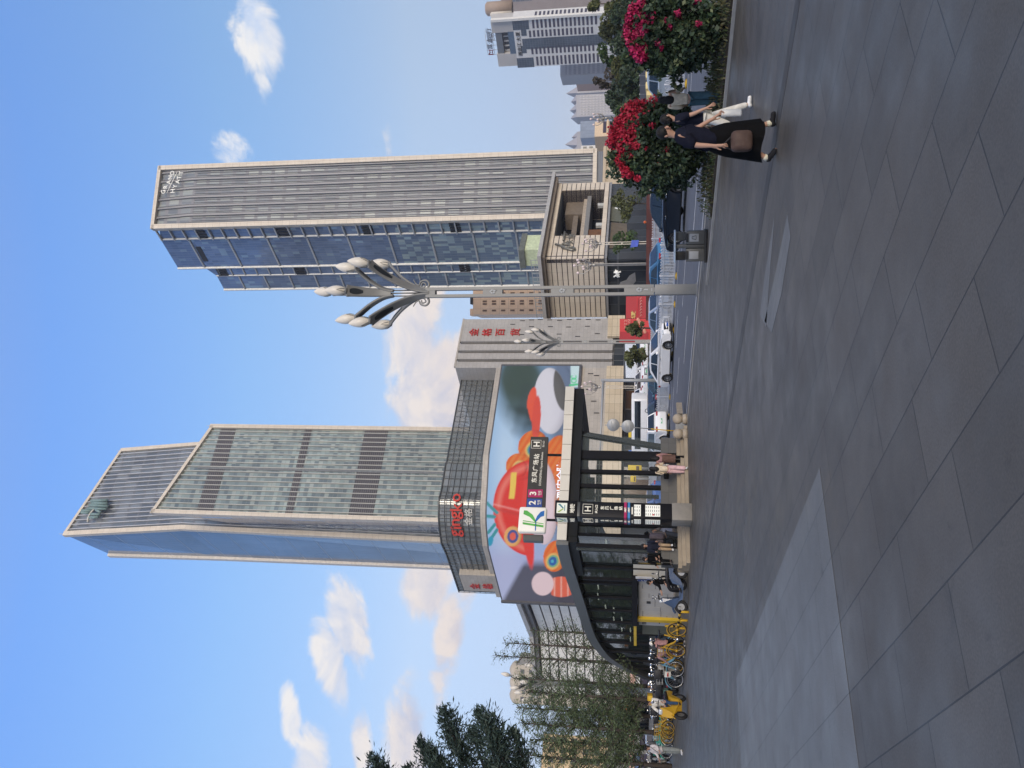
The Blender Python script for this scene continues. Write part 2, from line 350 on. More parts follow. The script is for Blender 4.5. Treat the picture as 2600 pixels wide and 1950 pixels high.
# ================================================================ ground
def strip(name, ss, t0, t1, dz, mat, zf=zt, kind='structure', thick=None):
    mb = MB()
    for a, b in zip(ss, ss[1:]): mb.face([st(a, t0, zf(a)+dz), st(b, t0, zf(b)+dz), st(b, t1, zf(b)+dz), st(a, t1, zf(a)+dz)][::1])
    for i, f in enumerate(mb.f):
        p = [mb.v[k] for k in f]
        if (p[1]-p[0]).cross(p[2]-p[0]).z < 0: mb.f[i] = f[::-1]
    o = mb.build(name, mat); tag(o, kind=kind); return o
asph = pm('asphalt', (0.105, 0.115, 0.135), 0.75, var=0.16, scale=1.5, bump=0.3)
pave = tiles('pavement', (0.25, 0.24, 0.225), (0.28, 0.27, 0.25), (0.12, 0.12, 0.12), 1.2, 0.6, 0.01, blotch=0.2)
strip('ground', [-3000, 43, 55, 3000], -3000, 3000, -0.02, pave)
strip('road', [19.3, 43, 55, 63.5], -150, 420, 0.0, asph)
white = pm('road_paint', (0.62, 0.62, 0.60), 0.7, var=0.25, scale=3)
kerbm = pm('kerb_stone', (0.36, 0.33, 0.27), 0.7, var=0.2, scale=3)
kerbd = pm('kerb_dark', (0.12, 0.115, 0.105), 0.75, var=0.2, scale=3)
mb = MB()
mb.obox(st(19.0, -40, -0.16), NS*0.34, UT*88, Z*0.15)
o = mb.build('kerb', kerbm); tag(o, kind='structure')
mb = MB(); mb.obox(st(19.34, -40, -0.16), NS*0.9, UT*88, Z*0.09); tag(mb.build('kerb_step', kerbd), kind='structure')
mb = MB(); mb.obox(st(20.24, -40, -0.16), NS*0.25, UT*88, Z*0.055); tag(mb.build('gutter', kerbm), kind='structure')
mb = MB()
for s_ in (21.4,): mb.obox(st(s_, -40, -0.149), NS*0.14, UT*300, Z*0.004)
for s_ in (25.2, 29.0, 32.6):
    for k in range(20): mb.obox(st(s_, -30+k*9, -0.149), NS*0.14, UT*4, Z*0.004)
for s_ in (35.2,): mb.obox(st(s_, -40, -0.149), NS*0.14, UT*300, Z*0.004)
tag(mb.build('lane_marking', white), kind='structure')
plz = tiles('plaza_granite', (0.060, 0.054, 0.045), (0.078, 0.071, 0.060), (0.016, 0.015, 0.014), 1.32, 0.66, 0.007, rough=0.5, off=0.37, bump=0.35, spec=0.5, blotch=0.18, bscale=0.5, grain=.22)
plp = tiles('plaza_pale', (0.118, 0.121, 0.118), (0.128, 0.131, 0.128), (0.06, 0.062, 0.062), 1.32, 0.66, 0.007, rough=0.5, off=0.37, bump=0.3, spec=0.45, blotch=0.12, grain=.18)
pld = tiles('plaza_dark', (0.040, 0.0365, 0.031), (0.050, 0.046, 0.04), (0.024, 0.023, 0.022), 0.33, 0.155, 0.006, rough=0.55, off=0.5, bump=0.2, blotch=0.2)
TA = math.atan2(UT.y, UT.x)
def plazamesh(name, polys, z0, z1, mat):
    mb = MB(); inv = Matrix.Rotation(-TA, 3, 'Z')
    for poly in polys: mb.prism([(inv@V((p[0], p[1], 0)))[:2] for p in poly], z0, z1)
    o = mb.build(name, mat); o.rotation_euler = (0, 0, TA); tag(o, kind='structure'); return o
plazamesh('plaza', [[st(-110, -70), st(19, -70), st(19, 48), st(14.2, 48), st(14.2, 190), st(-110, 190)]], -0.5, 0.0, plz)
def gp(*a): return [gnd(X, Y) for X, Y in a]
plazamesh('pale_paving', [gp((2082, 1187), (1870, 1722), (1884, 1950), (1884, 2120), (2205, 2120), (2182, 1950)),
    gp((1968, 542), (1942, 700), (1930, 800), (1946, 830), (1955, 700)), gp((2000, 545), (2008, 600), (1985, 745), (1960, 845), (1942, 815), (1968, 700))], 0.001, 0.004, plp)
plazamesh('dark_paving_band', [[st(9.72, -30), st(10.03, -30), st(10.03, 60), st(9.72, 60)]], 0.001, 0.003, pld)

# ================================================================ department store with curved corner
stone = tiles('store_stone', (0.37, 0.335, 0.285), (0.41, 0.37, 0.315), (0.24, 0.22, 0.19), 1.1, 0.55, 0.015, rough=0.55, blotch=0.1, bump=0.1)
stoneg = tiles('store_stone_grey', (0.34, 0.32, 0.29), (0.37, 0.35, 0.32), (0.23, 0.22, 0.20), 1.1, 0.55, 0.015, rough=0.55, blotch=0.1, bump=0.1)
panelw = tiles('store_pale_panel', (0.50, 0.41, 0.28), (0.56, 0.47, 0.33), (0.2, 0.16, 0.11), 1.6, 0.75, 0.02, rough=0.45, off=0.0, blotch=0.12)
darkm = pm('dark_recess', (0.02, 0.021, 0.024), 0.4, var=0.3)
redletter = pm('red_letter', (0.42, 0.045, 0.04), 0.45)
PL = [(1275, 934, 120.0), (1242, 1157, 110.3), (1239, 1251, 109.0), (1236.5, 1285, 108.5), (1237, 1330, 108.6), (1242, 1386, 110.1), (1260, 1462, 115.4), (1278, 1516, 121.0)]
SZ1 = at(1275, 934, 120).z; SZ0 = SZ1-11.3
base = [at(X, Y, d) for X, Y, d in PL]; base = [V((p.x, p.y, 0)) for p in base]
def smooth_poly(P, n=10):
    out = []
    for i in range(len(P)-1):
        p0 = P[max(i-1, 0)]; p1 = P[i]; p2 = P[i+1]; p3 = P[min(i+2, len(P)-1)]
        k = n if 0 < i < len(P)-2 else n
        for j in range(k):
            t = j/k
            out.append(0.5*((2*p1)+(p2-p0)*t+(2*p0-5*p1+4*p2-p3)*t*t+(3*p1-p0-3*p2+p3)*t**3))
    out.append(P[-1]); return out
# straight wings with a rounded corner between them
cornr = smooth_poly(base[1:6], 5)
CURV = [base[0]+(base[1]-base[0])*k/4 for k in range(4)]+cornr+[base[5]+(base[7]-base[5])*k/4 for k in range(1, 5)]
def offset(P, d):
    out = []
    for i, p in enumerate(P):
        t = (P[min(i+1, len(P)-1)]-P[max(i-1, 0)]).normalized(); n = V((-t.y, t.x, 0)) # walking right->left: outward (towards camera)
        if n.dot(p-CAM) > 0: n = -n
        out.append(p+n*(d if not hasattr(d, '__len__') else d[i]))
    return out
E1 = (base[0]-base[1]).normalized(); E2 = V((-E1.y, E1.x, 0))
store = thing('department_store', 'grey stone department store with a curved video screen wrapped round its corner', 'building', tuple(base[3]+V((0, 8, 0))))
Q0 = base[0]; Q1 = Q0+E1*9.8
zT = at(1156, 932, 120).z
def bandwall(mb, P, z0, z1, th, mi=0):
    Pi = offset(P, -th)
    n = len(P); z0 = z0 if hasattr(z0, '__len__') else [z0]*n; z1 = z1 if hasattr(z1, '__len__') else [z1]*n
    for i in range(n-1):
        a, b, c, d = P[i], P[i+1], Pi[i+1], Pi[i]
        vs = [V((q.x, q.y, z)) for q, z in ((a, z0[i]), (b, z0[i+1]), (c, z0[i+1]), (d, z0[i]), (a, z1[i]), (b, z1[i+1]), (c, z1[i+1]), (d, z1[i]))]
        mb.add(vs, [(0, 4, 5, 1), (3, 2, 6, 7), (4, 7, 6, 5), (0, 1, 2, 3)]+([(0, 3, 7, 4)] if i == 0 else [])+([(1, 5, 6, 2)] if i == n-2 else []), mi)
mb = MB(); bandwall(mb, CURV, 6.0, SZ1+0.05, 1.5); mb.build('corner_wall', stone, store)
mb = MB(); bandwall(mb, offset(CURV, 0.06), SZ1+0.05, SZ1+0.85, 0.5); mb.build('parapet', stone, store)
mb = MB(); bandwall(mb, offset(CURV, 0.5), 4.9, 7.3, 0.6); mb.build('pale_panel_band', panelw, store)
mb = MB(); bandwall(mb, offset(CURV, -2.2), 0.5, 5.2, 0.5); mb.build('shopfront', curtain('shopfront', 3.4, 4.6, 0.22, 0.3, (0.10, 0.09, 0.08), [(0.02, 0.02, 0.024), (0.03, 0.03, 0.035), (0.09, 0.05, 0.03), (0.05, 0.05, 0.055)], 0.15, 0.0), store)
mb = MB(); mb.prism([tuple(p[:2]) for p in offset(CURV, -1.0)]+[(base[-1]+V((14, 30, 0)))[:2], (Q0+V((4, 30, 0)))[:2]], SZ1-0.5, SZ1, 0); mb.build('roof_terrace', stoneg, store)
# stone block with the upright red characters, split by three dark slots
mb = MB(); n_ = V((E1.y, -E1.x, 0))
slots = [(870, 4.2), (893, 2.6), (915, 1.4)]
cuts = [0.0]
for Yc, _ in slots[::-1]:
    p = onpl(1300, Yc, Q0, n_); cuts.append((p-Q0).dot(E1))
cuts.append(9.8)
segs = [(cuts[0], cuts[1]-.28), (cuts[1]+.28, cuts[2]-.28), (cuts[2]+.28, cuts[3]-.28), (cuts[3]+.28, cuts[4])]
for a, b in segs: mb.obox(Q0+E1*a+Z*(6.6 if a > 3 else 6.6), E1*(b-a), E2*24, Z*(zT-6.6))
mb.build('stone_block', stoneg, store)
mb = MB(); mb.obox(Q0+E1*0.1+E2*0.7+Z*5, E1*9.5, E2*20, Z*(zT-6.2)); mb.build('slot_glazing', curtain('slot_glass', 1.2, 3.2, .06, .35, (.16, .155, .15), [(.03, .035, .04), (.06, .065, .07)], .2, .2), store)
mb = MB()
mb.obox(Q0+E1*0.2-E2*0.06+Z*(zT), E1*9.7, E2*0.4, Z*0.25); mb.build('coping', stone, store)
mb = MB(); mb.obox(Q1-E1*4.1-E2*0.5+Z*4.9, E1*4.2, E2*0.45, Z*2.5); mb.build('pale_panel_band', panelw, store)
for k, ch in enumerate('金格百货'):
    mb = MB(); c = onpl((1202.5, 1236, 1270, 1308)[k], 843.5, Q0-E2*0.12, n_); puttext(mb, ch, 1.55, c, E1, Z, bold=0.012, extrude=0.08); mb.build('red_character', redletter, store)
# little wedge slits scattered on the stone
mb = MB()
for (X, Y) in [(1327, 815), (1350, 813), (1372, 812), (1396, 813), (1421, 814), (1446, 812), (1470, 811), (1494, 812), (1519, 813), (1350, 830), (1398, 830), (1444, 831), (1492, 829), (1302, 824), (1325, 850), (1420, 849), (1467, 855), (1517, 848)]:
    mb = MB(); c = onpl(X, Y, Q0-E2*0.03, n_); mb.obox(c-Z*.35, E1*0.14, E2*0.02, Z*0.75); mb.build('wall_slit', darkm, store)
for (X, Y) in [(1500, 950), (1515, 955), (1495, 990), (1508, 1020), (1480, 1040), (1515, 1050)]:
    mb = MB(); c = onpl(X, Y, base[0], n_)-E2*0.05; mb.obox(c-Z*.35, E1*0.14, E2*0.02, Z*0.75); mb.build('wall_slit', darkm, store)
# glazed screen above the parapet
inn = [3.0]*4+[max(0.2, 3.0-0.42*i) for i in range(len(cornr))]+[0.6]*4
GL = offset(CURV, [-x for x in inn])
SZ2 = at(1113.5, 1311, 108.6).z
gw = [SZ2]*len(GL)
lat = curtain('lattice_glass', 1.5, 2.0, .07, .09, (.07, .072, .072), [(.20, .21, .205), (.24, .245, .235), (.16, .17, .165)], .12, .25)
def dense(P, step):
    out = [P[0]]
    for a, b in zip(P, P[1:]):
        k = max(1, int(round((b-a).length/step)))
        for j in range(1, k+1): out.append(a+(b-a)*j/k)
    return out
ci = 3
glz = glassm('screen_glazing', (.16, .17, .165), .55)
mb = MB(); bandwall(mb, GL[:5], SZ1+.2, SZ2, 0.1); mb.build('open_glazing', glz, store)
cg = [g for g in GL[4:22]]
mb = MB(); bandwall(mb, GL[4:], SZ1+.2, SZ2, 0.3); mb.build('corner_glazing', lat, store)
mb = MB(); GD = dense(GL, 1.0); GO = offset(GD, 0.12)
for i, p in enumerate(GO):
    mb.tube([p+Z*(SZ1+.2), p+Z*(SZ2+.02)], 0.05, 4, sm=False)
for z in np.linspace(SZ1+0.9, SZ2, 8): mb.tube([q+Z*z for q in GO], 0.045 if z < SZ2-.1 else .11, 4, sm=False)
mb.build('lattice', pm('lattice_metal', (.075, .078, .078), .45, .3), store)
mb = MB()
bl = GL[0]+E2*2.5; mb.slab([bl+Z*(SZ1+.2), bl-E1*8.5+E2*1+Z*(SZ1+.2), bl-E1*5+E2*3+Z*(SZ2-1.0), bl+E2*2+Z*(SZ1+5.6)], E2*1.0+Z*.01); mb.build('plant_room', stoneg, store)
mb = MB()
for i in range(16):
    a = GL[0]-E1*(0.6*i)+E2*1.2; mb.tube([a+Z*(SZ1+.3), a-E1*.9+Z*(SZ1+3), a+Z*(SZ2-.4)], .05, 4, sm=False)
mb.build('screen_bracing', MATS['lattice_metal'], store)
# left stone block with two characters
lb0 = V(at(1165, 1459, 115.6)); lb1 = V(at(1178, 1499, 119.3)); lz = lb0.z; lb0.z = 0; lb1.z = 0
ed = (lb1-lb0).normalized(); nn = V((ed.y, -ed.x, 0)); nn = nn if nn.dot(lb0) > 0 else -nn
mb = MB(); mb.obox(lb0+Z*(SZ1), lb1-lb0, nn*9, Z*(lz-SZ1)); mb.build('stone_block', stone, store)
for ch, X in (('金', 1205), ('格', 1238)):
    mb = MB(); c = onpl(X, 1489, lb0-nn*0.08, nn); puttext(mb, ch, 1.6, c, -ed, Z, bold=.012, extrude=.05); mb.build('red_character', redletter, store)
# flowing red lettering on the curved glass
mb = MB()
def oncurve(X, Y, P):
    best = None
    for a, b in zip(P, P[1:]):
        d = (b-a); n = V((d.y, -d.x, 0)).normalized(); p = onpl(X, Y, a, n); t = (p-a).dot(d)/d.length_squared
        if -1e-3 <= t <= 1.001: return p, -d.normalized()
    return p, -d.normalized()
GT = offset(GD, 0.35)
for ch, Y, X in (('g', 1354, 1163), ('i', 1340, 1158), ('n', 1326, 1158), ('g', 1308, 1162), ('k', 1287, 1158), ('o', 1264, 1160)):
    mb = MB(); p, xd = oncurve(X, Y, GT); puttext(mb, ch, 2.3, p, xd, Z, bold=.02, extrude=.1); mb.build('red_letter', pm('sign_red', (.50, .06, .045), .75, spec=.2), store)
mb = MB(); p, xd = oncurve(1178, 1312, GT); puttext(mb, '金格', 1.15, p-Z*.6, xd, Z, bold=.01, extrude=.05); mb.build('pale_lettering', pm('sign_pale', (.5, .48, .42), .4), store)

# ---------------------------------------------------------------- video screen (gives off light); plain stand-in picture, no characters
SCR = offset(dense(CURV, 0.35), 0.45)
def picture(X, Y):
    """colour of the advert at photo coordinates X (down), Y (leftwards)"""
    x = X.copy(); y = Y.copy()
    sh_ = {'v': np.ones(x.shape)}
    u = (y-934)/582.0; v = (x-(1256))/ (205.0)
    def mixw(c, col, m): return c*(1-m[..., None])+np.array(col)*m[..., None]
    def ell(cx, cy, rx, ry, ang=0.0, soft=0.04):
        dx = x-cx; dy = y-cy; a = math.cos(ang); b = math.sin(ang)
        q = np.sqrt(((dx*a+dy*b)/rx)**2+((-dx*b+dy*a)/ry)**2); sh_['v'] = np.where(q < 1.02, np.minimum(sh_['v'], 1.08-.5*np.clip(q, 0, 1)**3*np.clip(.35+dx/rx*.65, 0, 1)), sh_['v']) if rx > 18 else sh_['v']; return np.clip((1-q)/soft+.5, 0, 1)
    c = np.zeros(x.shape+(3,)); c[:] = (.27, .47, .76)
    c = mixw(c, (.50, .66, .86), np.clip(1.2-np.abs(v-.15)*4, 0, 1)*np.clip(u*3, 0, 1))
    c = mixw(c, (.42, .42, .66), np.clip((y-1330)/90, 0, 1)*.8)
    wob = 8*np.sin(y*.11)+6*np.sin(x*.2+y*.05)+5*np.sin(x*.07-y*.19)
    c = mixw(c, (.05, .09, .085), ell(1330, 985, 62, 95, 0, .7)*.95)
    c = mixw(c, (.045, .075, .06), np.clip((ell(1315+wob.mean(), 960, 48, 55, 0, .5)), 0, 1)*.9)
    c = mixw(c, (.03, .05, .055), np.clip(1.0-np.hypot((x-1350+wob)/60, (y-1060+wob)/95), 0, 1)*1.0)
    c = mixw(c, (.10, .10, .15), np.clip((x-1370)/45, 0, 1)*np.clip((1230-y)/80, 0, 1)*.75)
    c = mixw(c, (.085, .075, .10), np.clip((x-1395)/30, 0, 1)*np.clip((y-1180)/60, 0, 1)*.9)
    c = mixw(c, (.06, .055, .075), np.clip((x-(1275+(1516-y)*.55))/14, 0, 1)*np.clip((y-1418)/22, 0, 1)*.9)
    sh_['v'] = np.ones(x.shape)
    # orange plume shapes
    for (cx, cy, r1, r2, an) in ((1320, 1185, 36, 34, .4), (1352, 1130, 34, 40, .7), (1415, 1200, 46, 95, 0.1), (1410, 1412, 30, 40, .2)):
        m = ell(cx, cy, r1, r2, an); sh = .5+.5*np.sin((x*1.1+y*.7)*.35)
        c = mixw(c, (.74, .13, .02), m); c = mixw(c, (.80, .30, .07), m*sh*.5)
    for (cx, cy) in ((1316, 1190), (1350, 1142), (1402, 1425)):
        for r_, col in ((19, (.80, .45, .14)), (14, (.20, .42, .24)), (10, (.03, .12, .38)), (4, (.08, .40, .55))):
            c = mixw(c, col, ell(cx+r_*.15, cy, r_, r_*1.15, .4, .12))
    # big pale round shape at the right with grey underside
    m = ell(1397, 1018, 42, 84, -.02); c = mixw(c, (.72, .70, .78), m)
    c = mixw(c, (.60, .58, .68), m*np.clip((x-1395)/45, 0, 1)*.6); c = mixw(c, (.13, .125, .125), m*ell(1432, 985, 26, 62, -.12, .08)*np.clip((1045-y)/5, 0, 1))
    for k in range(3): c = mixw(c, (.80, .10, .05), ell(1350+2*k, 1012+15*k, 10, 30, .25-.1*k, .15))
    c = mixw(c, (.72, .08, .05), ell(1362, 1062, 11, 58, .05, .12))
    # red hard hat with yellow band
    q = np.hypot((x-1352)/(100), (y-1290)/122); dome = np.clip((1-q)/.03+.5, 0, 1)*np.clip((1345+(1300-y)*.06-x+10)/2, 0, 1)
    c = mixw(c, (.72, .035, .025), dome); c = mixw(c, (.88, .26, .20), dome*np.clip(1-np.abs(q-.86)*9, 0, 1)*.7)
    c = mixw(c, (.55, .04, .035), dome*np.clip(1-np.abs(y-1292-(x-1260)*.25)/7, 0, 1)*.8); c = mixw(c, (.93, .42, .40), dome*np.clip(1-np.abs(y-1282-(x-1260)*.25)/4, 0, 1)*.6)
    yb = np.clip(1-np.abs(x-1302-(1235-y)*.09)/8, 0, 1); c = mixw(c, (.85, .58, .10), dome*np.clip(yb*5, 0, 1)*np.clip((y-1198)/3, 0, 1)*np.clip((1268-y)/3, 0, 1))
    br = ell(1332, 1285, 17, 158, -.11, .12); br = br*np.clip((x-1322-(1285-y)*.1)/4, 0, 1)
    c = mixw(c, (.74, .05, .04), br)
    m = ell(1302, 1362, 22, 26, .1); c = mixw(c, (.80, .40, .14), m); c = mixw(c, (.06, .09, .30), ell(1302, 1362, 14, 17, .1, .1)); c = mixw(c, (.75, .12, .08), ell(1302, 1362, 8, 10, .1, .15))
    # pale plain shape below the hat
    m = ell(1378, 1275, 38, 108, -.05)*np.clip((x-1346)/3, 0, 1); c = mixw(c, (.78, .62, .68), m)
    c = mixw(c, (.62, .20, .05), ell(1435, 1290, 30, 60, 0, .1)*np.clip((x-1405)/4, 0, 1)*.6)
    c = c*sh_['v'][..., None]
    # teal stalks above the hat
    for (x0, y0, x1, y1) in ((1237, 1278, 1262, 1302), (1237, 1311, 1256, 1312), (1240, 1352, 1256, 1332), (1244, 1372, 1262, 1345)):
        t = np.clip(((x-x0)*(x1-x0)+(y-y0)*(y1-y0))/((x1-x0)**2+(y1-y0)**2), 0, 1); d = np.hypot(x-x0-t*(x1-x0), y-y0-t*(y1-y0))
        c = mixw(c, (.05, .30, .34), np.clip(4.5-d, 0, 1))
    c = mixw(c, (.03, .32, .50), ell(1245, 1374, 7, 13, .2, .2))
    # small striped figure-free block at the far left: orange and white bars
    m = ell(1425, 1490, 40, 26, 0, .1)*np.clip((x-1398)/3, 0, 1); c = mixw(c, (.72, .13, .07), m); c = mixw(c, (.82, .45, .38), m*np.clip(1-np.abs(((x-1400) % 17)-8)/3, 0, 1))
    m = ell(1378, 1482, 28, 30, 0, .1); c = mixw(c, (.76, .58, .62), m)
    # pale green board in the corner
    m = np.clip((x-1448)/2, 0, 1)*np.clip((985-y)/3, 0, 1); c = mixw(c, (.62, .78, .82), m)
    for cy in (957, 966): c = mixw(c, (.10, .66, .30), np.clip(1.2-np.abs(np.hypot(x-1457, y-cy)-6)/2, 0, 1)*np.clip((y-952)/2, 0, 1))
    t = np.clip(((x-1448)*18+(y-978)*-2)/328., 0, 1); c = mixw(c, (.10, .60, .28), np.clip(3-np.hypot(x-1448-18*t, y-978+2*t), 0, 1))
    return np.clip(c, 0, 1)
nz = 86; zs = np.linspace(SZ0, SZ1-0.1, nz); nl = len(SCR)
SCR2 = dense(SCR, 0.13); nl = len(SCR2)
P = np.array([[(p.x, p.y, z) for z in zs] for p in SCR2])
d = P-np.array(CAM); zc = d@np.array(fw); Xp = 1300-F*(d@np.array(upv))/zc; Yp = 975-F*(d@np.array(rt))/zc
colr = picture(Xp, Yp)
idx = np.arange(nl*nz).reshape(nl, nz)
fs = np.stack([idx[:-1, :-1], idx[:-1, 1:], idx[1:, 1:], idx[1:, :-1]], -1).reshape(-1, 4)
me = bpy.data.meshes.new('display'); me.from_pydata(P.reshape(-1, 3).tolist(), [], fs.tolist())
ca = me.color_attributes.new('picture', 'FLOAT_COLOR', 'POINT'); ca.data.foreach_set('color', np.concatenate([colr.reshape(-1, 3), np.ones((nl*nz, 1))], 1).astype(np.float32).ravel())
mt, ntm, bb = nmat('video_display'); va = N(ntm, 'ShaderNodeVertexColor', layer_name='picture'); L(ntm, va.outputs[0], bb.inputs['Emission Color']); bb.inputs['Emission Strength'].default_value = 0.46; bb.inputs['Base Color'].default_value = (.02, .02, .02, 1); bb.inputs['Roughness'].default_value = .6; bb.inputs['Specular IOR Level'].default_value = .05
me.materials.append(mt)
screen = thing('video_screen', 'huge curved lit video screen showing a red hard hat, hung on the stone store corner', 'video screen', tuple(base[3]+Z*SZ0))
dob = bpy.data.objects.new('display', me); COL.objects.link(dob); dob.parent = screen; dob.matrix_parent_inverse = Matrix.Translation(-screen.location)
mb = MB(); bandwall(mb, offset(SCR, -0.02), SZ0-.35, SZ0, .4); bandwall(mb, offset(SCR, -.02), SZ1-.1, SZ1+.1, .4)
for q, k in ((SCR[0], 1), (SCR[-1], -1)): mb.obox(q+E1*(0.01 if k > 0 else -.3)+Z*(SZ0-.35)+E2*.0, E1*.3, E2*.5, Z*(SZ1-SZ0+.45))
mb.build('frame', pm('screen_frame', (.09, .09, .095), .5), screen)
mb = MB()
for ch, Y in (('防', 1185), ('全', 1207), ('安', 1229), ('到', 1255)):
    p, xd = oncurve(1424, Y, offset(SCR, .12)); puttext(mb, ch, 1.25, p, xd, Z, bold=.02, extrude=.02)
mb.build('caption', emis('caption_white', (.75, .8, .9), .4), screen)
# ================================================================ twin glass tower on the left
cream = tiles('cream_cladding', (0.56, 0.49, 0.39), (0.60, 0.53, 0.43), (0.40, 0.34, 0.27), 1.4, 1.8, 0.04, rough=0.5, off=0.0, blotch=0.08)
fin = pm('pale_fin', (0.46, 0.45, 0.40), 0.5, 0.1, var=0.06)
def beam(mb, p, q, wv, dv, mi=0): mb.obox(p, V(q)-V(p), wv, dv, mi)
def flat(p): return V((p[0], p[1], 0))
tw = thing('glass_tower', 'tallest twin slab glass tower with cream edges rising behind the store', 'skyscraper', tuple(flat(at(1130, 1350, 208))))
def panelglass(name, cols, **k): return curtain(name, 1.28, 1.15, .05, .10, (.15, .16, .155), cols, **k)
gA = panelglass('tower_glass', [(.25, .30, .275), (.13, .16, .16), (.20, .24, .225), (.30, .335, .30), (.165, .20, .195)], rough=.18, metal=.12, wt=[3, 3, 3, 2, 2])
gB = curtain('tower_glass_rear', 2.4, 3.6, .1, .5, (.10, .11, .13), [(.135, .155, .17), (.18, .20, .215), (.105, .12, .135), (.22, .24, .25)], rough=.18, metal=.12, wt=[3, 3, 2, 1])
gBlue = curtain('tower_side_glass', 1.4, 8.4, .03, .22, (.22, .26, .31), [(.13, .195, .29), (.125, .185, .275), (.14, .205, .30)], rough=.10, metal=.35)
# front slab
fl = at(1113, 1323, 200); fr = at(1142, 1093, 213); fl, fr = flat(fl), flat(fr)
zl = at(387, 1303, 200).z; zr = at(539, 1081, 213).z
e = (fr-fl).normalized(); wd = (fr-fl).length; bk = V((-e.y, e.x, 0)); out = -bk
lb = flat(at(1118, 1362, 222)); dpt = (lb-fl).length; bd = (lb-fl).normalized()
mb = MB(); mb.face([fl, fr, fr+Z*zr, fl+Z*zl]); mb.build('front_glass', gA, tw)
mb = MB(); mb.face([lb, fl, fl+Z*zl*.985, lb+Z*(zl-26)]); mb.build('side_glass', gBlue, tw)
rb = fr+bd*18
mb = MB(); mb.face([fr, rb, rb+Z*(zr-2), fr+Z*zr]); mb.face([fl+Z*zl*.985, fr+Z*zr, rb+Z*(zr-2), lb+Z*(zl-26)]); mb.build('roof', cream, tw)
mb = MB(); nf = 19
for i in range(1, nf):
    p = fl+e*(wd*i/nf); zz = zl+(zr-zl)*i/nf; mb.obox(p-e*.09+out*0.0, e*.16, out*.42, Z*(zz-.3))
mb.build('fin_screen', fin, tw)
for nm_, z0_, z1_ in (('louvre_band', .551*200, .568*200+1), ('louvre_band', .442*200, .452*200), ('louvre_band', .336*200, .362*200+1.2)):
    mb = MB(); mb.obox(fl+out*.02+Z*(z0_+1.85), e*wd, out*.1, Z*(z1_-z0_))
    mb.build(nm_, curtain('louvres', 30, .55, 0.0, .2, (.12, .115, .115), [(.045, .042, .047)], .5, 0, .3), tw)
mb = MB(); mb.obox(fl+e*(wd*.5)+out*.05, e*.9, out*.15, Z*(zl*.93)); mb.build('centre_strip', pm('strip_grey', (.16, .17, .17), .3), tw)
mb = MB()
beam(mb, fl-e*.55+out*.8, fl-e*.55+out*.8+Z*zl*1.0, e*1.1, bk*1.6); mb.build('edge_frame', cream, tw)
mb = MB(); beam(mb, fr-e*.5+out*.8, fr-e*.5+out*.8+Z*(zr+.4), e*1.1, bk*19); mb.build('edge_frame', cream, tw)
mb = MB(); beam(mb, fl+out*.8+Z*(zl-.7)-e*.55, fr+out*.8+Z*(zr-.7), Z*.9, bk*1.3); mb.build('roof_edge', cream, tw)
# rear slab leaning outward above a bend
bl = [at(1131, 1380, 215), at(462, 1341, 215), at(163.5, 1357, 215)]
br_ = [at(1150, 1123, 228), at(505, 1129, 228), at(308, 1145, 228)]
kb = [at(1150, 1436, 236), at(560, 1413, 234), at(274, 1405, 232)]
nb = [at(195, 1359.5, 217)]
bl[0].z = 0; br_[0].z = 0; kb[0].z = 0
dF = -bk
mb = MB()
for i in range(2): mb.face([bl[i], br_[i], br_[i+1], bl[i+1]])
mb.build('front_glass', gB, tw)
mb = MB()
for i in range(2): mb.face([kb[i], bl[i], bl[i+1], kb[i+1]])
mb.build('side_glass', gBlue, tw)
mb = MB(); rk = [p+bd*20 for p in br_]
for i in range(2): mb.face([br_[i], rk[i], rk[i+1], br_[i+1]])
mb.face([bl[2], br_[2], rk[2], kb[2]]); mb.build('roof', cream, tw)
ev = (br_[1]-bl[1]); ev.z = 0; ev.normalize()
mb = MB(); nf = 19
for i in range(1, nf):
    q = [bl[j]+(br_[j]-bl[j])*(i/nf) for j in range(3)]
    for j in range(2): beam(mb, q[j]-ev*.09, q[j+1]-ev*.09, ev*.18, dF*.6)
mb.build('fin_screen', pm('pale_fin_grey', (.50, .50, .50), .4, .2, var=.05), tw)
mb = MB()
for j in range(2): beam(mb, bl[j]-ev*.55+dF*.7, bl[j+1]-ev*.55+dF*.7, ev*1.3, bk*1.5)
mb.build('edge_frame', cream, tw)
mb = MB()
for j in range(2): beam(mb, br_[j]-ev*.5+dF*.7, br_[j+1]-ev*.5+dF*.7, ev*1.1, bk*18)
mb.build('edge_frame', cream, tw)
mb = MB(); beam(mb, bl[2]+dF*.7-Z*.7, br_[2]+dF*.7-Z*.7, Z*.8, bk*1.2); mb.build('roof_edge', cream, tw)
mb = MB()
for j in range(2): beam(mb, kb[j]-ev*.8, kb[j+1]-ev*.8, ev*1.2, bk*1.6)
mb.build('edge_frame', pm('cream_shade', (.60, .56, .50), .5), tw)
# green-grey emblem sculpture near the top of the rear slab
pn = dF
mb = MB(); gq = lambda x, y: onpl(180+x*120/1659, 1220+y*120/1659, bl[1]+dF*.9, pn)
for seg in ([(700, 720), (1290, 690)], [(640, 870), (1300, 900)], [(600, 980), (1250, 1000)], [(380, 1050), (720, 1060)], [(700, 1180), (1020, 1190)], [(360, 1120), (640, 1140)], [(640, 1300), (960, 1280)], [(720, 800), (1280, 800)], [(880, 1030), (1050, 1120)]):
    mb.tube([gq(*p) for p in seg], .42, 6)
mb.build('emblem', pm('emblem_green', (.16, .24, .235), .4), tw)
mb = MB(); mb.tube([gq(*p) for p in [(850, 980), (740, 1080), (660, 1190), (610, 1300), (590, 1460)]], .3, 6); mb.build('emblem_arc', fin, tw)
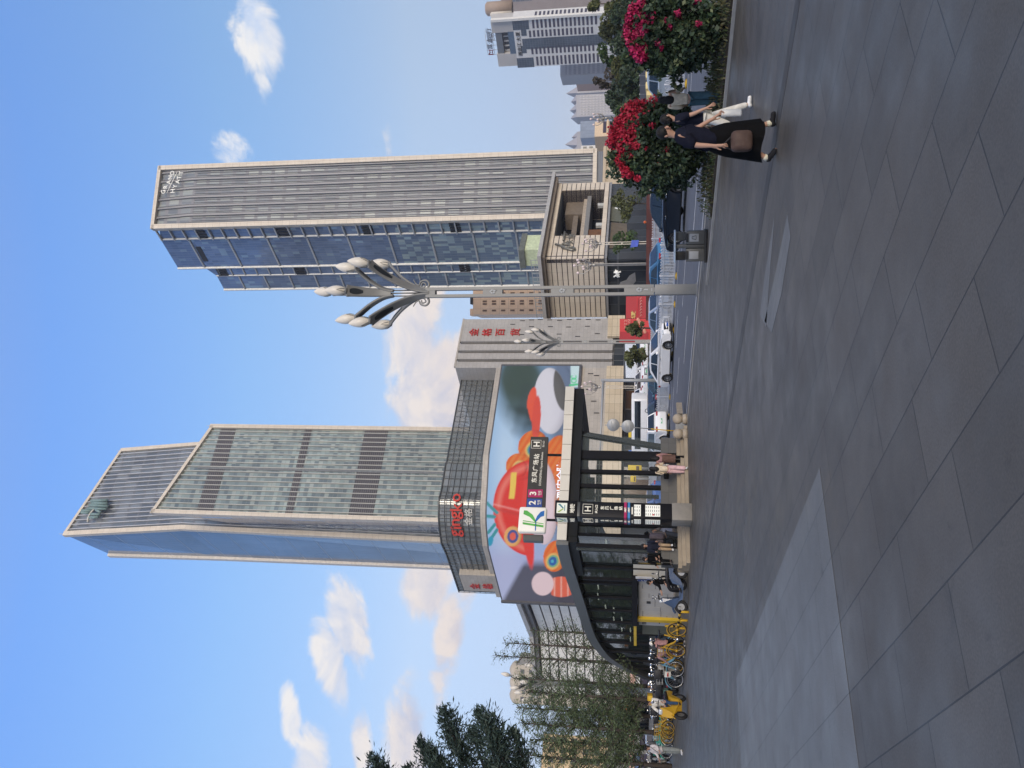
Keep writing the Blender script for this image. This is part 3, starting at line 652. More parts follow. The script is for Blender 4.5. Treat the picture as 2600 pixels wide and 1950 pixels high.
# small roof antennas
for (X, Y, d_) in ((163, 1356, 215), (308, 1145, 228), (539, 1081, 213)):
    p = at(X, Y, d_); mb = MB(); mb.tube([p, p+Z*1.6], .07, 5); mb.build('antenna', fin, tw)

# ================================================================ hotel tower on the right
ht = thing('hotel_tower', 'blue glass hotel tower with vertical grey fins and white letters at its top', 'skyscraper', tuple(flat(at(1400, 600, 195))))
A = flat(at(1511, 387, 193)); B = flat(at(1375.5, 553, 190)); Cc = flat(at(1380, 586, 193.3)); D = flat(at(1342, 666, 201.3)); Ee = flat(at(1351, 726, 207.5))
zB = at(390, 584, 190).z; zA = zB; zC = at(409, 606, 193.3).z; zD = at(453, 665, 201.3).z; z2 = at(549.5, 694, 203.2).z
e = (A-B).normalized(); wd = (A-B).length; bk = V((-e.y, e.x, 0)); out = -bk
hg = curtain('hotel_front_glass', 0.62, 3.4, .05, .9, (.17, .17, .18), [(.24, .265, .25), (.15, .165, .175), (.20, .22, .22), (.30, .315, .285), (.13, .145, .16)], rough=.3, metal=.05, wt=[3, 3, 3, 1, 2])
hb = curtain('hotel_side_glass', 0.8, 1.75, .09, .03, (.11, .135, .18), [(.13, .185, .30), (.155, .215, .335), (.115, .165, .27), (.22, .30, .38)], rough=.10, metal=.35, wt=[4, 4, 3, 1])
hb2 = curtain('hotel_side_glass_low', 0.8, 1.75, .09, .03, (.12, .15, .19), [(.135, .19, .28), (.26, .35, .40), (.155, .21, .29), (.30, .38, .40)], rough=.10, metal=.3, wt=[3, 2, 3, 2])
greyf = pm('grey_mullion', (.36, .37, .375), .4, .2, var=.06)
zbase = at(1511, 387, 193).z
mb = MB(); mb.face([B, A, A+Z*zA, B+Z*zB]); mb.build('front_glass', hg, ht)
mb = MB(); mb.obox(A+out*.4+Z*0, -e*(wd*.62), bk*1.0+out*.0, Z*(zbase)); mb.build('base_louvre', curtain('base_louvres', 8, .5, .05, .15, (.11, .125, .145), [(.07, .08, .10)], .4, .1), ht)
zm = zB*.62
def side(p, q, za, zb, nm):
    mb = MB(); mb.face([q, p, p+Z*zm*.0+Z*(za*.5), q+Z*(zb*.5)]); mb.build(nm, hb2, ht)
    mb = MB(); mb.face([q+Z*(zb*.5), p+Z*(za*.5), p+Z*za, q+Z*zb]); mb.build(nm, hb, ht)
Cx = B+(Cc-B)*1.0
side(B, Cx, zB-1.5, zC, 'side_glass'); side(Cx, D, zC, zC, 'side_glass')
D2 = flat(at(1345, 694, 203.8))
dd = (Ee-D).normalized(); D1 = D+dd*((Ee-D).length*.36)
side(D, D1, z2+2, z2, 'rear_glass'); side(D1, Ee, z2, z2, 'rear_glass')
mb = MB(); mb.prism([tuple(p[:2]) for p in (A+bk*1.2, B+bk*1.2+e*1.2, Cx+e*1.3+bk*.4, D+e*1.3+bk*.6, D+bk*8+e*4, A+bk*14)], 2, [zA-.5, zB-.5, zC-1.0, zC-.5, zC-.5, zA-.5]); mb.build('core', pm('core_dark', (.06, .065, .07), .5), ht)
mb = MB(); mb.prism([tuple(p[:2]) for p in (D+e*1.5+bk*.3, D1+e*1.5+bk*.3, Ee+e*1.5, Ee+e*10, D+e*10)], 2, z2-1.0); mb.build('core', MATS['core_dark'], ht)
# frames
mb = MB(); beam(mb, B-e*.5+out*1.0, B-e*.5+out*1.0+Z*zB, e*1.15, bk*1.6); mb.build('edge_frame', cream, ht)
mb = MB(); beam(mb, A-e*.6+out*1.0+Z*zbase, A-e*.6+out*1.0+Z*zA, e*1.15, bk*1.6); mb.build('edge_frame', cream, ht)
mb = MB(); beam(mb, B-e*.5+out*1.0+Z*(zB-.6), A+e*.5+out*1.0+Z*(zA-.6), Z*.9, bk*1.6); mb.build('roof_edge', cream, ht)
mb = MB(); beam(mb, B+out*1.0+Z*(zbase-.5), A+e*.5+out*1.0+Z*(zbase-.5), Z*.9, bk*1.3); mb.build('base_edge', cream, ht)
# fins, bending inwards just under the roof
finm = pm('hotel_fin', (.31, .305, .305), .5, .1, var=.05); find = pm('hotel_fin_dark', (.17, .175, .19), .4, .1, var=.1)
for i in range(7):
    u = wd*(i+.28)/6.6
    if u > wd-.5: u = wd-.75
    mb = MB(); p = B+e*u; zt_ = zB-9
    for du, wv, dv, mi in ((-.22, .22, .55, 0), (.10, .20, .40, 0), (.45, .12, .3, 1)):
        q = p+e*du
        mb.obox(q+Z*zbase, e*wv, out*dv, Z*(zt_-zbase), mi)
        sh = e*(-.5)
        mb.slab([q+Z*zt_, q+e*wv+Z*zt_, q+e*(wv*.7)+sh+Z*(zB-.6), q+sh+Z*(zB-.6)], out*dv*.9, mi)
    mb.build('fin', [finm, find], ht)
for i in range(6):
    u = wd*(i+.28)/6.6+.9
    for k in range(2):
        mb = MB(); mb.obox(B+e*(u+k*.75)+out*.0+Z*(zbase), e*.14, out*.2, Z*(zB-10-zbase)); mb.build('mullion', find, ht)
# left side: vertical posts and storey bands
mb = MB(); beam(mb, Cx-e*.2, Cx-e*.2+Z*zC, e*.4, out*.5); mb.build('side_post', greyf, ht)
mb = MB(); beam(mb, D-e*.25, D-e*.25+Z*zC, e*.45, out*.5); mb.build('side_post', pm('white_edge', (.62, .61, .56), .4), ht)
mb = MB(); beam(mb, D1-e*.15, D1-e*.15+Z*z2, e*.3, out*.4); mb.build('side_post', greyf, ht)
mb = MB(); beam(mb, Ee-e*.2, Ee-e*.2+Z*z2, e*.45, out*.5); mb.build('side_post', MATS['white_edge'], ht)
nrm_s = lambda p, q: V((-(q-p).y, (q-p).x, 0)).normalized()
def bands(p, q, z0, z1, step, h, nm, w=.25):
    n = nrm_s(p, q); n = n if n.dot(p-CAM) < 0 else -n
    z = z0
    while z < z1-.5:
        mb = MB(); mb.obox(p+Z*z, q-p, n*w, Z*h); z += step; mb.build('storey_band', greyf, ht)
bands(B, Cx, 8, zC, 3.45, .32, 'storey_bands', .5); bands(Cx, D, 11.2, zC, 10.35, .42, 'storey_bands'); bands(D, D1, 8, z2, 3.45, .28, 'storey_bands'); bands(D1, Ee, 10, z2, 6.9, .35, 'storey_bands')
for k in range(4):   # dark plant louvres on the narrow strip
    z = zC-13-k*21.5; n = nrm_s(B, Cx); n = n if n.dot(B-CAM) < 0 else -n
    for (p, q) in ((B, Cx), (D, D1)):
        mb = MB()
        for j in range(4): mb.obox(p+(q-p)*(.1+.22*j)+Z*z, (q-p)*.13, n*.3, Z*2.6)
        mb.build('louvre', darkm, ht)
mb = MB(); n = nrm_s(Cx, D); n = n if n.dot(B-CAM) < 0 else -n; mb.obox(Cx+(D-Cx)*.25+Z*(zC-9.5), (D-Cx)*.5, n*.12, Z*1.3); mb.build('maintenance_slot', darkm, ht)
# letters stepping down across the top
hl = pm('letter_white', (.75, .73, .66), .4, emit=(.8, .78, .7), es=.12)
for ch, X, Y in (('G', 320, 620), ('R', 370, 505), ('A', 447, 395), ('N', 480, 285), ('D', 530, 172), ('H', 540, 600), ('Y', 592, 490), ('A', 655, 385), ('T', 690, 290), ('T', 738, 178)):
    mb = MB(); c = onpl(380+X/9.217, 420+Y/9.217, B+out*1.3, bk); puttext(mb, ch, 1.55, c, e, Z, bold=.0, extrude=.1); mb.build('white_letter', hl, ht)
mb = MB(); mb.tube([onpl(380+405/9.217, 420+640/9.217, B+out*1.3, bk), onpl(380+645/9.217, 420+150/9.217, B+out*1.3, bk)], .08, 5); mb.build('white_rule', hl, ht)
# beige wing beside the hotel foot
wb = thing('hotel_wing', 'low beige stone wing at the foot of the blue hotel tower', 'building', tuple(flat(at(1560, 430, 168))))
p0 = flat(at(1560, 505, 168)); p1 = flat(at(1560, 372, 172)); zt0 = at(1530, 420, 169).z
ew = (p1-p0).normalized(); bw = V((-ew.y, ew.x, 0))
mb = MB(); mb.obox(p0, p1-p0, bw*14, Z*zt0); mb.build('wall', pm('beige_stone', (.46, .38, .27), .6, var=.08, scale=.5), wb)
mb = MB(); mb.obox(p0+ew*.9-bw*.12+Z*2, ew*3.4, bw*.1, Z*3.6); mb.build('door', darkm, wb)
mb = MB(); puttext(mb, 'CLUB', 1.0, onpl(1540, 408, p0-bw*.1, bw), ew, Z, extrude=.04); mb.build('lettering', pm('bronze', (.22, .17, .11), .4, .4), wb)
mb = MB(); mb.obox(p0-bw*.3+Z*(zt0-.6), (p1-p0), bw*.4, Z*.5); mb.build('cornice', MATS['beige_stone'], wb)

# ================================================================ striped shopping podium in front of the hotel
pod = thing('shopping_podium', 'shopping block of banded stone with overhanging flat roof and open terrace', 'building', tuple(flat(at(1535, 650, 130))))
K = flat(at(1535, 655, 128)); Rr = flat(at(1544, 462, 146.5)); Lf = flat(at(1540, 806, 136.0))
er = (Rr-K).normalized(); el_ = (Lf-K).normalized(); lr = (Rr-K).length; ll = (Lf-K).length
nr = V((er.y, -er.x, 0)); nr = nr if nr.dot(K) < 0 else -nr
nl_ = V((el_.y, -el_.x, 0)); nl_ = nl_ if nl_.dot(K) < 0 else -nl_
zb = at(1535, 655, 128).z; zw = at(1386, 645, 128).z; ztop = at(1366.4, 640, 127).z
bandc = tiles('band_stone', (.60, .52, .41), (.65, .565, .45), (.4, .34, .27), 1.5, 5, .02, rough=.55, blotch=.09, off=0)
bandd = pm('band_gap', (.045, .04, .05), .6)
nb_ = 11; bh = (zw-zb)/nb_
opA = (onpl(1500, 597, K, nr)-K).dot(er); opB = (onpl(1500, 481, K, nr)-K).dot(er)
opz0 = zb+bh*1.0; opz1 = zw-bh*1.0
mb = MB(); mb2 = MB()
for i in range(nb_):
    z0 = zb+i*bh+.13; h = bh-.13
    mb.obox(K+Z*z0-nr*.5, el_*ll, nl_*.5+nr*.0, Z*h) if False else mb.obox(K+Z*z0, el_*ll, -nl_*.6, Z*h)
    if i in (0, nb_-1): mb.obox(K+Z*z0+nr*.003, er*lr, -nr*.6, Z*h)
    else:
        mb.obox(K+Z*z0+nr*.003, er*opA, -nr*.6, Z*h); mb.obox(K+er*opB+Z*z0+nr*.003, er*(lr-opB), -nr*6, Z*h)
        mb.obox(K+er*(opA-.05)+Z*z0-nr*.6, er*.05, -nr*5, Z*h)
mb.build('banded_wall', bandc, pod)
mb = MB(); mb.obox(K-nl_*.12+er*.1+Z*(zb-.1), el_*ll, -nl_*.6, Z*(zw-zb+.1)); mb.obox(K-nr*.12+Z*(zb-.1), er*opA, -nr*.6, Z*(zw-zb)); mb.build('wall_core', bandd, pod); mb = MB(); mb.obox(K+er*opB-nr*.12+Z*(zb-.1), er*(lr-opB-.1), -nr*5.8, Z*(zw-zb))
mb.build('wall_core', bandd, pod)
# terrace inside the opening
ow = opB-opA; oc = K+er*opA
tg = pm('terrace_grey', (.21, .205, .195), .6, var=.1); tb = pm('terrace_brown', (.19, .155, .12), .6, var=.15); tgl = curtain('terrace_glass', 1.6, 2.6, .08, .1, (.05, .05, .055), [(.03, .035, .045), (.05, .055, .065), (.02, .022, .028)], .1, .1)
mb = MB(); mb.obox(oc-nr*6+Z*zb, er*ow, -nr*.3, Z*(zw-zb)); mb.build('terrace_glazing', tgl, pod)
zz = lambda x: at(x, 540, 136).z
mb = MB(); mb.obox(oc-nr*1.2+Z*zz(1493), er*ow, -nr*4.8, Z*(zz(1482)-zz(1493))); mb.build('balcony_slab', tg, pod)
mb = MB(); mb.obox(oc-nr*2.6+Z*zz(1460), er*(ow*.8), -nr*3.4, Z*(zz(1447)-zz(1460))); mb.build('balcony_slab', tb, pod)
mb = MB(); mb.obox(oc+er*(ow*.72)-nr*2.4+Z*zz(1482), er*(ow*.28), -nr*3.0, Z*(zz(1424)-zz(1482))); mb.build('terrace_wall', tb, pod)
mb = MB(); mb.obox(oc-nr*1.8+Z*zz(1482), er*ow, -nr*.08, Z*(zz(1472)-zz(1482))); mb.build('balcony_rail', pm('rail_warm', (.42, .35, .27), .5), pod)
mb = MB(); mb.obox(oc-nr*1.5+Z*(zb+bh), er*(ow*.28), -nr*4, Z*2.6); mb.build('timber_wall', pm('timber_brown', (.16, .075, .035), .5, var=.25), pod)
for k in (.42, .86):
    mb = MB(); mb.obox(oc+er*ow*k-nr*2+Z*(zb+bh*1.02), er*.9, -nr*.5, Z*1.2); mb.build('pale_counter', pm('pale_counter', (.5, .5, .47), .5), pod)
mb = MB(); mb.obox(oc+Z*opz1-nr*.6, er*ow, -nr*5.4, Z*.4); mb.build('terrace_ceiling', pm('ceiling_slate', (.10, .115, .125), .5), pod)
# overhanging roof
ap = V(at(1366.4, 640, 126.5)); ap.z = 0; rr_ = V(at(1401, 447.4, 147.5)); rr_.z = 0; rl = V(at(1384.5, 806, 135)); rl.z = 0
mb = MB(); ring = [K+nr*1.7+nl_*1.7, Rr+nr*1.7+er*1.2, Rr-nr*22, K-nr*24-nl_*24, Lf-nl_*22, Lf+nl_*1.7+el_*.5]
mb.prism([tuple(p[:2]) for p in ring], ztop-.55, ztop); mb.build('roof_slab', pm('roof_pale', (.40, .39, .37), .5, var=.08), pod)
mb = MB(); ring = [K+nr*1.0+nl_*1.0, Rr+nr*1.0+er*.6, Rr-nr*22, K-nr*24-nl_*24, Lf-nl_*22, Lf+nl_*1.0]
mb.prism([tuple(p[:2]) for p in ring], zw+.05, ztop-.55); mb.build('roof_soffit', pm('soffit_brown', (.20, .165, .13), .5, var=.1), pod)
# lower storeys: dark glass
mb = MB(); mb.obox(K-nr*.9-nl_*.9, er*lr, -nr*.3, Z*(zb-.2)); mb.obox(K-nr*1.2-nl_*.9, el_*(ll), -nl_*.3, Z*(zb-.2))
mb.build('lower_glazing', curtain('podium_lower', 2.2, 6, .10, .3, (.06, .065, .07), [(.035, .042, .05), (.05, .055, .06), (.025, .03, .036)], .12, .15), pod)
mb = MB(); mb.obox(K+nr*.05+nl_*.05+Z*(zb-.35), er*(lr-.2)-nl_*.0, -nr*1, Z*.34); mb.obox(K+nl_*.05+Z*(zb-.35)-nr*.2, el_*ll, -nl_*1, Z*.34); mb.build('lower_beam', pm('beam_grey', (.25, .25, .25), .5), pod)
# big script sign: loop plus two rows of characters on the right face
sg = pm('sign_metal', (.20, .19, .16), .35, .4)
g = lambda x, y: onpl(1400+x*120/2212, 570+y*90/1659, K+nr*.35, nr)
for pts in ([(170, 920), (420, 970), (620, 1050), (740, 1080), (850, 1020), (850, 950), (700, 920), (520, 910), (470, 960)], [(460, 1060), (700, 1120), (950, 1190), (1080, 1170), (1100, 1120), (1000, 1060), (850, 1050), (740, 1090)], [(620, 340), (600, 560), (560, 740)]):
    mb = MB(); mb.tube([g(*p) for p in pts], .17, 6); mb.build('sign_stroke', sg, pod)
for ch, x, y in (('L', 690, 600), ('I', 700, 520), ('F', 690, 440), ('E', 640, 830), ('C', 540, 480), ('天', 870, 800), ('地', 930, 540)):
    mb = MB(); puttext(mb, ch, .75 if ch.isascii() else 1.25, g(x, y), er, Z, bold=.01, extrude=.05); mb.build('sign_character', sg, pod)
# roof garden: glass rail, planting, pale stair head
mb = MB()
for i in range(14):
    p = K+el_*(1+i*ll/14)-nl_*1.2; mb.obox(p+Z*ztop, el_*.08, -nl_*.08, Z*1.5)
mb.obox(K+el_*1-nl_*1.2+Z*(ztop+1.45), el_*ll, -nl_*.1, Z*.1); mb.obox(K+el_*1-nl_*1.2+Z*(ztop+.7), el_*ll, -nl_*.06, Z*.06)
mb.build('roof_rail', greyf, pod)
mb = MB(); q = onpl(1355, 622, K-nr*1.5, nr); q.z = ztop; mb.obox(q-er*1.5, er*4.6, -nr*3, Z*3.0); mb.build('stair_head', pm('stair_head_green', (.50, .56, .36), .5), pod)
mb = MB(); mb.obox(q-er*1.9+Z*3.0+nr*.2, er*5.3, -nr*3.4, Z*.9); mb.build('stair_head_roof', pm('stair_roof', (.13, .14, .12), .5), pod)
# white and pale artwork on the dark glass below
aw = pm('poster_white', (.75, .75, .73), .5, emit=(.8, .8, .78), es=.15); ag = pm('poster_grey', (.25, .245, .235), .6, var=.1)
h1 = lambda x, y: onpl(1480+x*200/1659, 660+y*200/1659, K-nl_*.8, nl_)
h2 = lambda x, y: onpl(1400+x*240/1991, 430+y*200/1659, K-nr*.8, nr)
mb = MB(); mb.slab([h1(760, 535), h1(790, 470), h1(920, 420), h1(980, 330), h1(1100, 260), h1(1120, 440), h1(1040, 535)], nl_*.06); mb.build('window_graphic', ag, pod)
for pts in ([(650, 250), (720, 260), (800, 235)], [(690, 200), (720, 330)], [(650, 345), (720, 300), (770, 345)], [(660, 240), (770, 300)], [(730, 215), (700, 320), (740, 350)]):
    mb = MB(); mb.tube([h1(*p)+nl_*.15 for p in pts], .13, 5); mb.build('white_stroke', aw, pod)
mb = MB(); mb.slab([h2(1220, 1660), h2(1260, 1120), h2(1590, 1150), h2(1600, 1660)], nr*.06); mb.build('window_graphic', pm('poster_brown', (.14, .115, .085), .6), pod)
mb = MB(); mb.slab([h2(1230, 1090), h2(1240, 600), h2(1600, 590), h2(1590, 1120)], nr*.06); mb.build('window_graphic', pm('poster_olive', (.12, .125, .095), .6), pod)
for pts in ([(1340, 830), (1430, 850), (1500, 820)], [(1430, 850), (1500, 900)]):
    mb = MB(); mb.tube([h2(*p)+nr*.15 for p in pts], .11, 5); mb.build('white_stroke', aw, pod)
# ================================================================ other buildings
def block(name, label, cat, tl, tr, dl, dr, dep, mat, z0=0.0, ztop=None, group=None):
    """box from the photo pixels of its top left and top right front corners; returns root, origin, along, back, width, height"""
    a = at(tl[0], tl[1], dl); b = at(tr[0], tr[1], dr); h = ztop if ztop else (a.z+b.z)/2
    a = flat(a); b = flat(b); e_ = (b-a).normalized(); bk_ = V((-e_.y, e_.x, 0))
    r = thing(name, label, cat, tuple((a+b)/2+bk_*dep/2), group=group)
    mb = MB(); mb.obox(a+Z*z0, b-a, bk_*dep, Z*(h-z0)); mb.build('wall', mat, r)
    return r, a, e_, bk_, (b-a).length, h
def windows(r, a, e_, n_out, us, zs_, w_, h_, mat, name='window', frame=None):
    proto = None
    for u in us:
        for z in zs_:
            if proto is None:
                mb = MB(); mb.obox(V((0, 0, 0)), e_*w_, n_out*.12, Z*h_); o = proto = mb.build(name, mat, r, local=True)
            else: o = proto.copy(); COL.objects.link(o)
            o.location = a+e_*u+Z*z-r.location
dkw = pm('window_dark', (.055, .05, .075), .15, .1, var=.3, scale=.3)
beige = tiles('apartment_beige', (.72, .49, .31), (.76, .53, .34), (.5, .35, .23), 3, 3, .05, off=0, blotch=.06)
r, a, e_, bk_, wd_, h = block('beige_apartment_block', 'orange beige apartment block between the shopping podium and the grey store', 'apartment block', (1201, 799), (1201, 738), 262, 262, 14, beige)
n = int(h/3.0)
windows(r, a, e_, -bk_, [1.0, 3.1, 3.95, 5.6, 6.5], [h-4.5-3.0*i for i in range(19)], .55, 1.35, pm('window_brown', (.16, .10, .065), .3, var=.2))
mb = MB(); mb.obox(a-e_*.1+Z*(h-.2)+bk_*2, e_*2.2, bk_*4, Z*1.6); mb.build('roof_box', beige, r)
mb = MB(); mb.obox(a+e_*3.4+Z*h-bk_*.2, e_*2.4, bk_*3, Z*.9); mb.build('roof_canopy', darkm, r)
# white banded building to the left, behind the trees
wt = thing('white_banded_building', 'white building with dark horizontal bands behind the thin trees on the left', 'building', tuple(flat(at(1340, 1600, 150))))
c0 = flat(at(1311, 1490, 126)); c1 = flat(at(1347, 1597, 145.6)); c2 = flat(at(1360, 1760, 152)); zt_ = at(1312, 1520, 130).z; zw_ = at(1336, 1520, 130).z
wb_ = tiles('white_band', (.72, .70, .64), (.76, .74, .68), (.5, .48, .44), 1.6, 6, .02, off=0, blotch=.07, rough=.5)
nA = V((-(c1-c0).y, (c1-c0).x, 0)).normalized(); nA = nA if nA.dot(c0) < 0 else -nA
nB = V((-(c2-c1).y, (c2-c1).x, 0)).normalized(); nB = nB if nB.dot(c1) < 0 else -nB
mb = MB(); bh_ = 1.56; k = 0
z = zw_-bh_
while z > 1.2:
    mb.obox(c0+Z*z, c1-c0, -nA*.5, Z*(bh_-.24)); mb.obox(c1+Z*z, c2-c1, -nB*.5, Z*(bh_-.24)); z -= bh_
mb.build('banded_wall', wb_, wt)
mb = MB(); mb.prism([tuple(p[:2]) for p in (c0-nA*.15, c1-(nA+nB)*.1, c2-nB*.15, c2-nB*20, c0-nA*20)], 0, zw_+.1); mb.build('wall_core', bandd, wt)
mb = MB(); mb.prism([tuple(p[:2]) for p in (c0+nA*1.2, c1+nA*1.2+nB*.2, c2+nB*1.2, c2-nB*20, c0-nA*20)], zt_-.7, zt_); mb.build('roof_slab', MATS['roof_pale'], wt)
mb = MB(); mb.prism([tuple(p[:2]) for p in (c0+nA*.6, c1+nA*.6, c2+nB*.6, c2-nB*20, c0-nA*20)], zw_+.1, zt_-.7); mb.build('roof_soffit', pm('soffit_grey', (.17, .17, .18), .5), wt)
# sunlit apartments beyond the trees
r, a, e_, bk_, wd_, h = block('sunlit_apartments', 'warm sunlit apartment block glimpsed through the trees at far left', 'apartment block', (1374, 2010), (1376, 1862), 215, 225, 14, pm('warm_wall', (.60, .45, .26), .6, var=.1, scale=.3))
windows(r, a, e_, -bk_, [wd_-2.2-2.6*i for i in range(5)], [h-3.2-3*i for i in range(7)], 1.4, 1.5, pm('window_grey', (.12, .12, .12), .2, var=.3))
r, a, e_, bk_, wd_, h = block('terraced_apartments', 'cream apartment block with rounded top balconies peeping above the white banded building', 'apartment block', (1312, 1786), (1308, 1688), 290, 290, 14, pm('warm_cream', (.46, .41, .33), .6, var=.1, scale=.3))
windows(r, a, e_, -bk_, [1+2.4*i for i in range(5)], [h-3-3*i for i in range(4)], 1.5, 1.4, MATS['window_grey'])
mb = MB()
for i in range(3): mb.lathe([(3.2, 0), (3.2, .8), (2.6, 1.6), (1.4, 2.4), (0, 2.8)], 14, a+e_*(2+4.4*i)+bk_*3+Z*h)
mb.build('roof_dome', MATS['warm_cream'], r)
# shop row closing the view at the left
r, a, e_, bk_, wd_, h = block('shop_row', 'grey two storey shop row with pinkish signs behind the parked bikes', 'building', (1545, 2080), (1540, 1735), 128, 140, 12, pm('shop_grey', (.20, .20, .19), .6, var=.2, scale=.4))
pk = pm('sign_pink', (.62, .38, .32), .5, emit=(.6, .36, .3), es=.15); bl_ = pm('awning_blue', (.12, .20, .42), .5); 
for i in range(7):
    mb = MB(); mb.obox(a+e_*(1+3.1*i)-bk_*.15+Z*3.3, e_*2.6, bk_*.14, Z*.8); mb.build('shop_sign', pk, r)
    mb = MB(); mb.obox(a+e_*(1.1+3.1*i)-bk_*.1+Z*1.3, e_*2.4, bk_*.1, Z*1.9); mb.build('shop_window', dkw, r)
    mb = MB(); mb.slab([a+e_*(1+3.1*i)+Z*3.1, a+e_*(3.6+3.1*i)+Z*3.1, a+e_*(3.6+3.1*i)-bk_*.9+Z*2.5, a+e_*(1+3.1*i)-bk_*.9+Z*2.5], Z*.05); mb.build('awning', bl_ if i % 3 else pm('awning_white', (.6, .6, .58), .5), r)
windows(r, a, e_, -bk_, [1.2+2.2*i for i in range(9)], [5.0], 1.2, 1.3, MATS['window_grey'])
# ---- right hand side
greyw = pm('office_grey', (.25, .215, .20), .6, var=.06, scale=.2)
r, a, e_, bk_, wd_, h = block('grey_office_block', 'plain brown grey office block cut by the right frame edge', 'office block', (1268, 38), (1268, -170), 560, 540, 30, greyw)
mb = MB(); mb.obox(a+e_*7.5-bk_*.15+Z*(h-21), e_*30, bk_*.2, Z*13); mb.build('window_band', curtain('office_glass', 2, 3.2, .2, .3, (.2, .2, .2), [(.07, .09, .12), (.09, .11, .14)]), r)
windows(r, a, e_, -bk_, [9+4*i for i in range(4)], [h-29-6.5*i for i in range(9)], 1.6, 2.2, dkw)
mb = MB(); mb.obox(a-e_*.4-bk_*.6+Z*(h-.8), e_*(wd_+1), bk_*30, Z*.9); mb.build('coping', pm('coping_grey', (.33, .29, .27), .6), r)
wtile = tiles('tower_white', (.60, .595, .57), (.64, .63, .60), (.5, .5, .48), 1.5, 1.0, .03, off=0, blotch=.06, rough=.5)
r = thing('white_tower', 'white tower with dark window bands and rooftop bank lettering above the green trees', 'skyscraper', tuple(flat(at(1400, 105, 450))))
a = flat(at(1315.5, 171.4, 470)); b = flat(at(1300, 50, 448)); e_ = (b-a).normalized(); bk_ = V((-e_.y, e_.x, 0)); wd_ = (b-a).length
zbody = at(1308, 110, 459).z; zcr = at(1258, 110, 459).z; on = lambda X, Y, o=0.0: onpl(X, Y, a-bk_*o, bk_)
uof = lambda X, Y: (on(X, Y)-a).dot(e_)
mb = MB(); mb.obox(a, e_*wd_, bk_*9, Z*zbody); mb.build('wall', wtile, r)
crn = pm('crown_stone', (.44, .425, .40), .6, var=.06, scale=.2)
cw = wd_*.27
mb = MB(); mb.obox(a+e_*.8+bk_*.6+Z*zbody, e_*(cw), bk_*8, Z*(zcr-zbody)); mb.build('crown_pier', crn, r)
mb = MB(); mb.obox(a+e_*(wd_-cw*.95)+bk_*.6+Z*zbody, e_*(cw*.9), bk_*8, Z*(zcr-zbody+1)); mb.build('crown_pier', crn, r)
mb = MB(); mb.obox(a+e_*cw+bk_*6+Z*zbody, e_*(wd_-2*cw+.8), bk_*2.5, Z*(zcr-zbody-1)); mb.build('crown_core', pm('crown_slate', (.13, .145, .16), .5), r)
mb = MB(); mb.obox(a+e_*(cw+.6)+bk_*1+Z*(zcr-4.2), e_*(wd_-2*cw), bk_*6, Z*3.6); mb.build('crown_beam', MATS['crown_slate'], r)
mb = MB(); mb.obox(a+e_*(cw+.6)+bk_*.5+Z*zbody, e_*(wd_-2*cw), bk_*1, Z*3.4); mb.build('crown_parapet', pm('crown_blue', (.10, .145, .20), .2, .3), r)
for i in range(5):
    mb = MB(); mb.obox(a+e_*(cw+1.2+i*(wd_-2*cw-1.4)/4.2)+bk_*3+Z*(zbody+3), e_*.6, bk_*.6, Z*3.6); mb.build('crown_post', wtile, r)
bg_ = curtain('white_tower_glass', 1.1, 1.5, .1, .12, (.09, .11, .14), [(.055, .075, .10), (.07, .09, .12)], .15, .2)
for (X0, X1, Y0, Y1) in ((1302, 1344, 51, 74), (1314, 1357, 146.5, 171)):
    p = on(X1, Y1); q = on(X0, Y0); u0 = uof(X1, Y1); u1 = uof(X1, Y0)
    mb = MB(); mb.obox(a+e_*max(u0, -.2)-bk_*.12+Z*p.z, e_*(u1-u0), bk_*.2, Z*(zbody+.15-p.z)); mb.build('corner_glass', bg_, r)
u0 = uof(1420, 120); u1 = uof(1420, 93); z1_ = on(1326, 105).z
mb = MB(); mb.obox(a+e_*u0-bk_*.12+Z*2, e_*(u1-u0), bk_*.2, Z*(z1_-2)); mb.build('centre_glass', bg_, r)
cols_ = [(41.5, 71, 1349), (72, 93, 1341), (114.5, 137, 1347), (139.5, 166, 1360)]
stepz = (on(1349, 60).z-on(1487, 60).z)/13.0
for Yr, Yl, X0 in cols_:
    u0 = uof(1400, Yl); u1 = uof(1400, Yr); zt0_ = on(X0, (Yl+Yr)/2).z
    windows(r, a, e_, -bk_, [u0+.5], [zt0_-1.55-stepz*i for i in range(16)], (u1-u0)-1.0, stepz*.52, dkw)
for Y0, Y1 in ((72, 91), (116, 135)):
    u0 = uof(1330, Y1); u1 = uof(1330, Y0); zq = on(1330, (Y0+Y1)/2).z
    mb = MB(); mb.obox(a+e_*u0-bk_*.1+Z*(zq-1.5), e_*(u1-u0), bk_*.2, Z*3.0); mb.build('corner_window', bg_, r)
mb = MB(); mb.obox(b-e_*.4-bk_*.8, e_*1.3, bk_*2, Z*(zcr+.5)); mb.build('white_fin', pm('fin_white', (.68, .66, .60), .45), r)
bs = bk_
for i in range(16):
    mb = MB(); mb.obox(b+e_*.02+bs*2.6+Z*(on(1352, 45).z-2-stepz*i), e_*.12, bs*4.5, Z*stepz*.52); mb.build('side_window', dkw, r)
for ch, x, y in (('澜', 700, 950), ('沧', 690, 870), ('江', 680, 790), ('大', 668, 690), ('厦', 655, 600)):
    mb = MB(); puttext(mb, ch, 2.6, on(1220+x/6.9125, y/6.9125, .25), e_, Z, bold=.02, extrude=.06); mb.build('dark_character', darkm, r)
pl_ = a+bk_*1.5
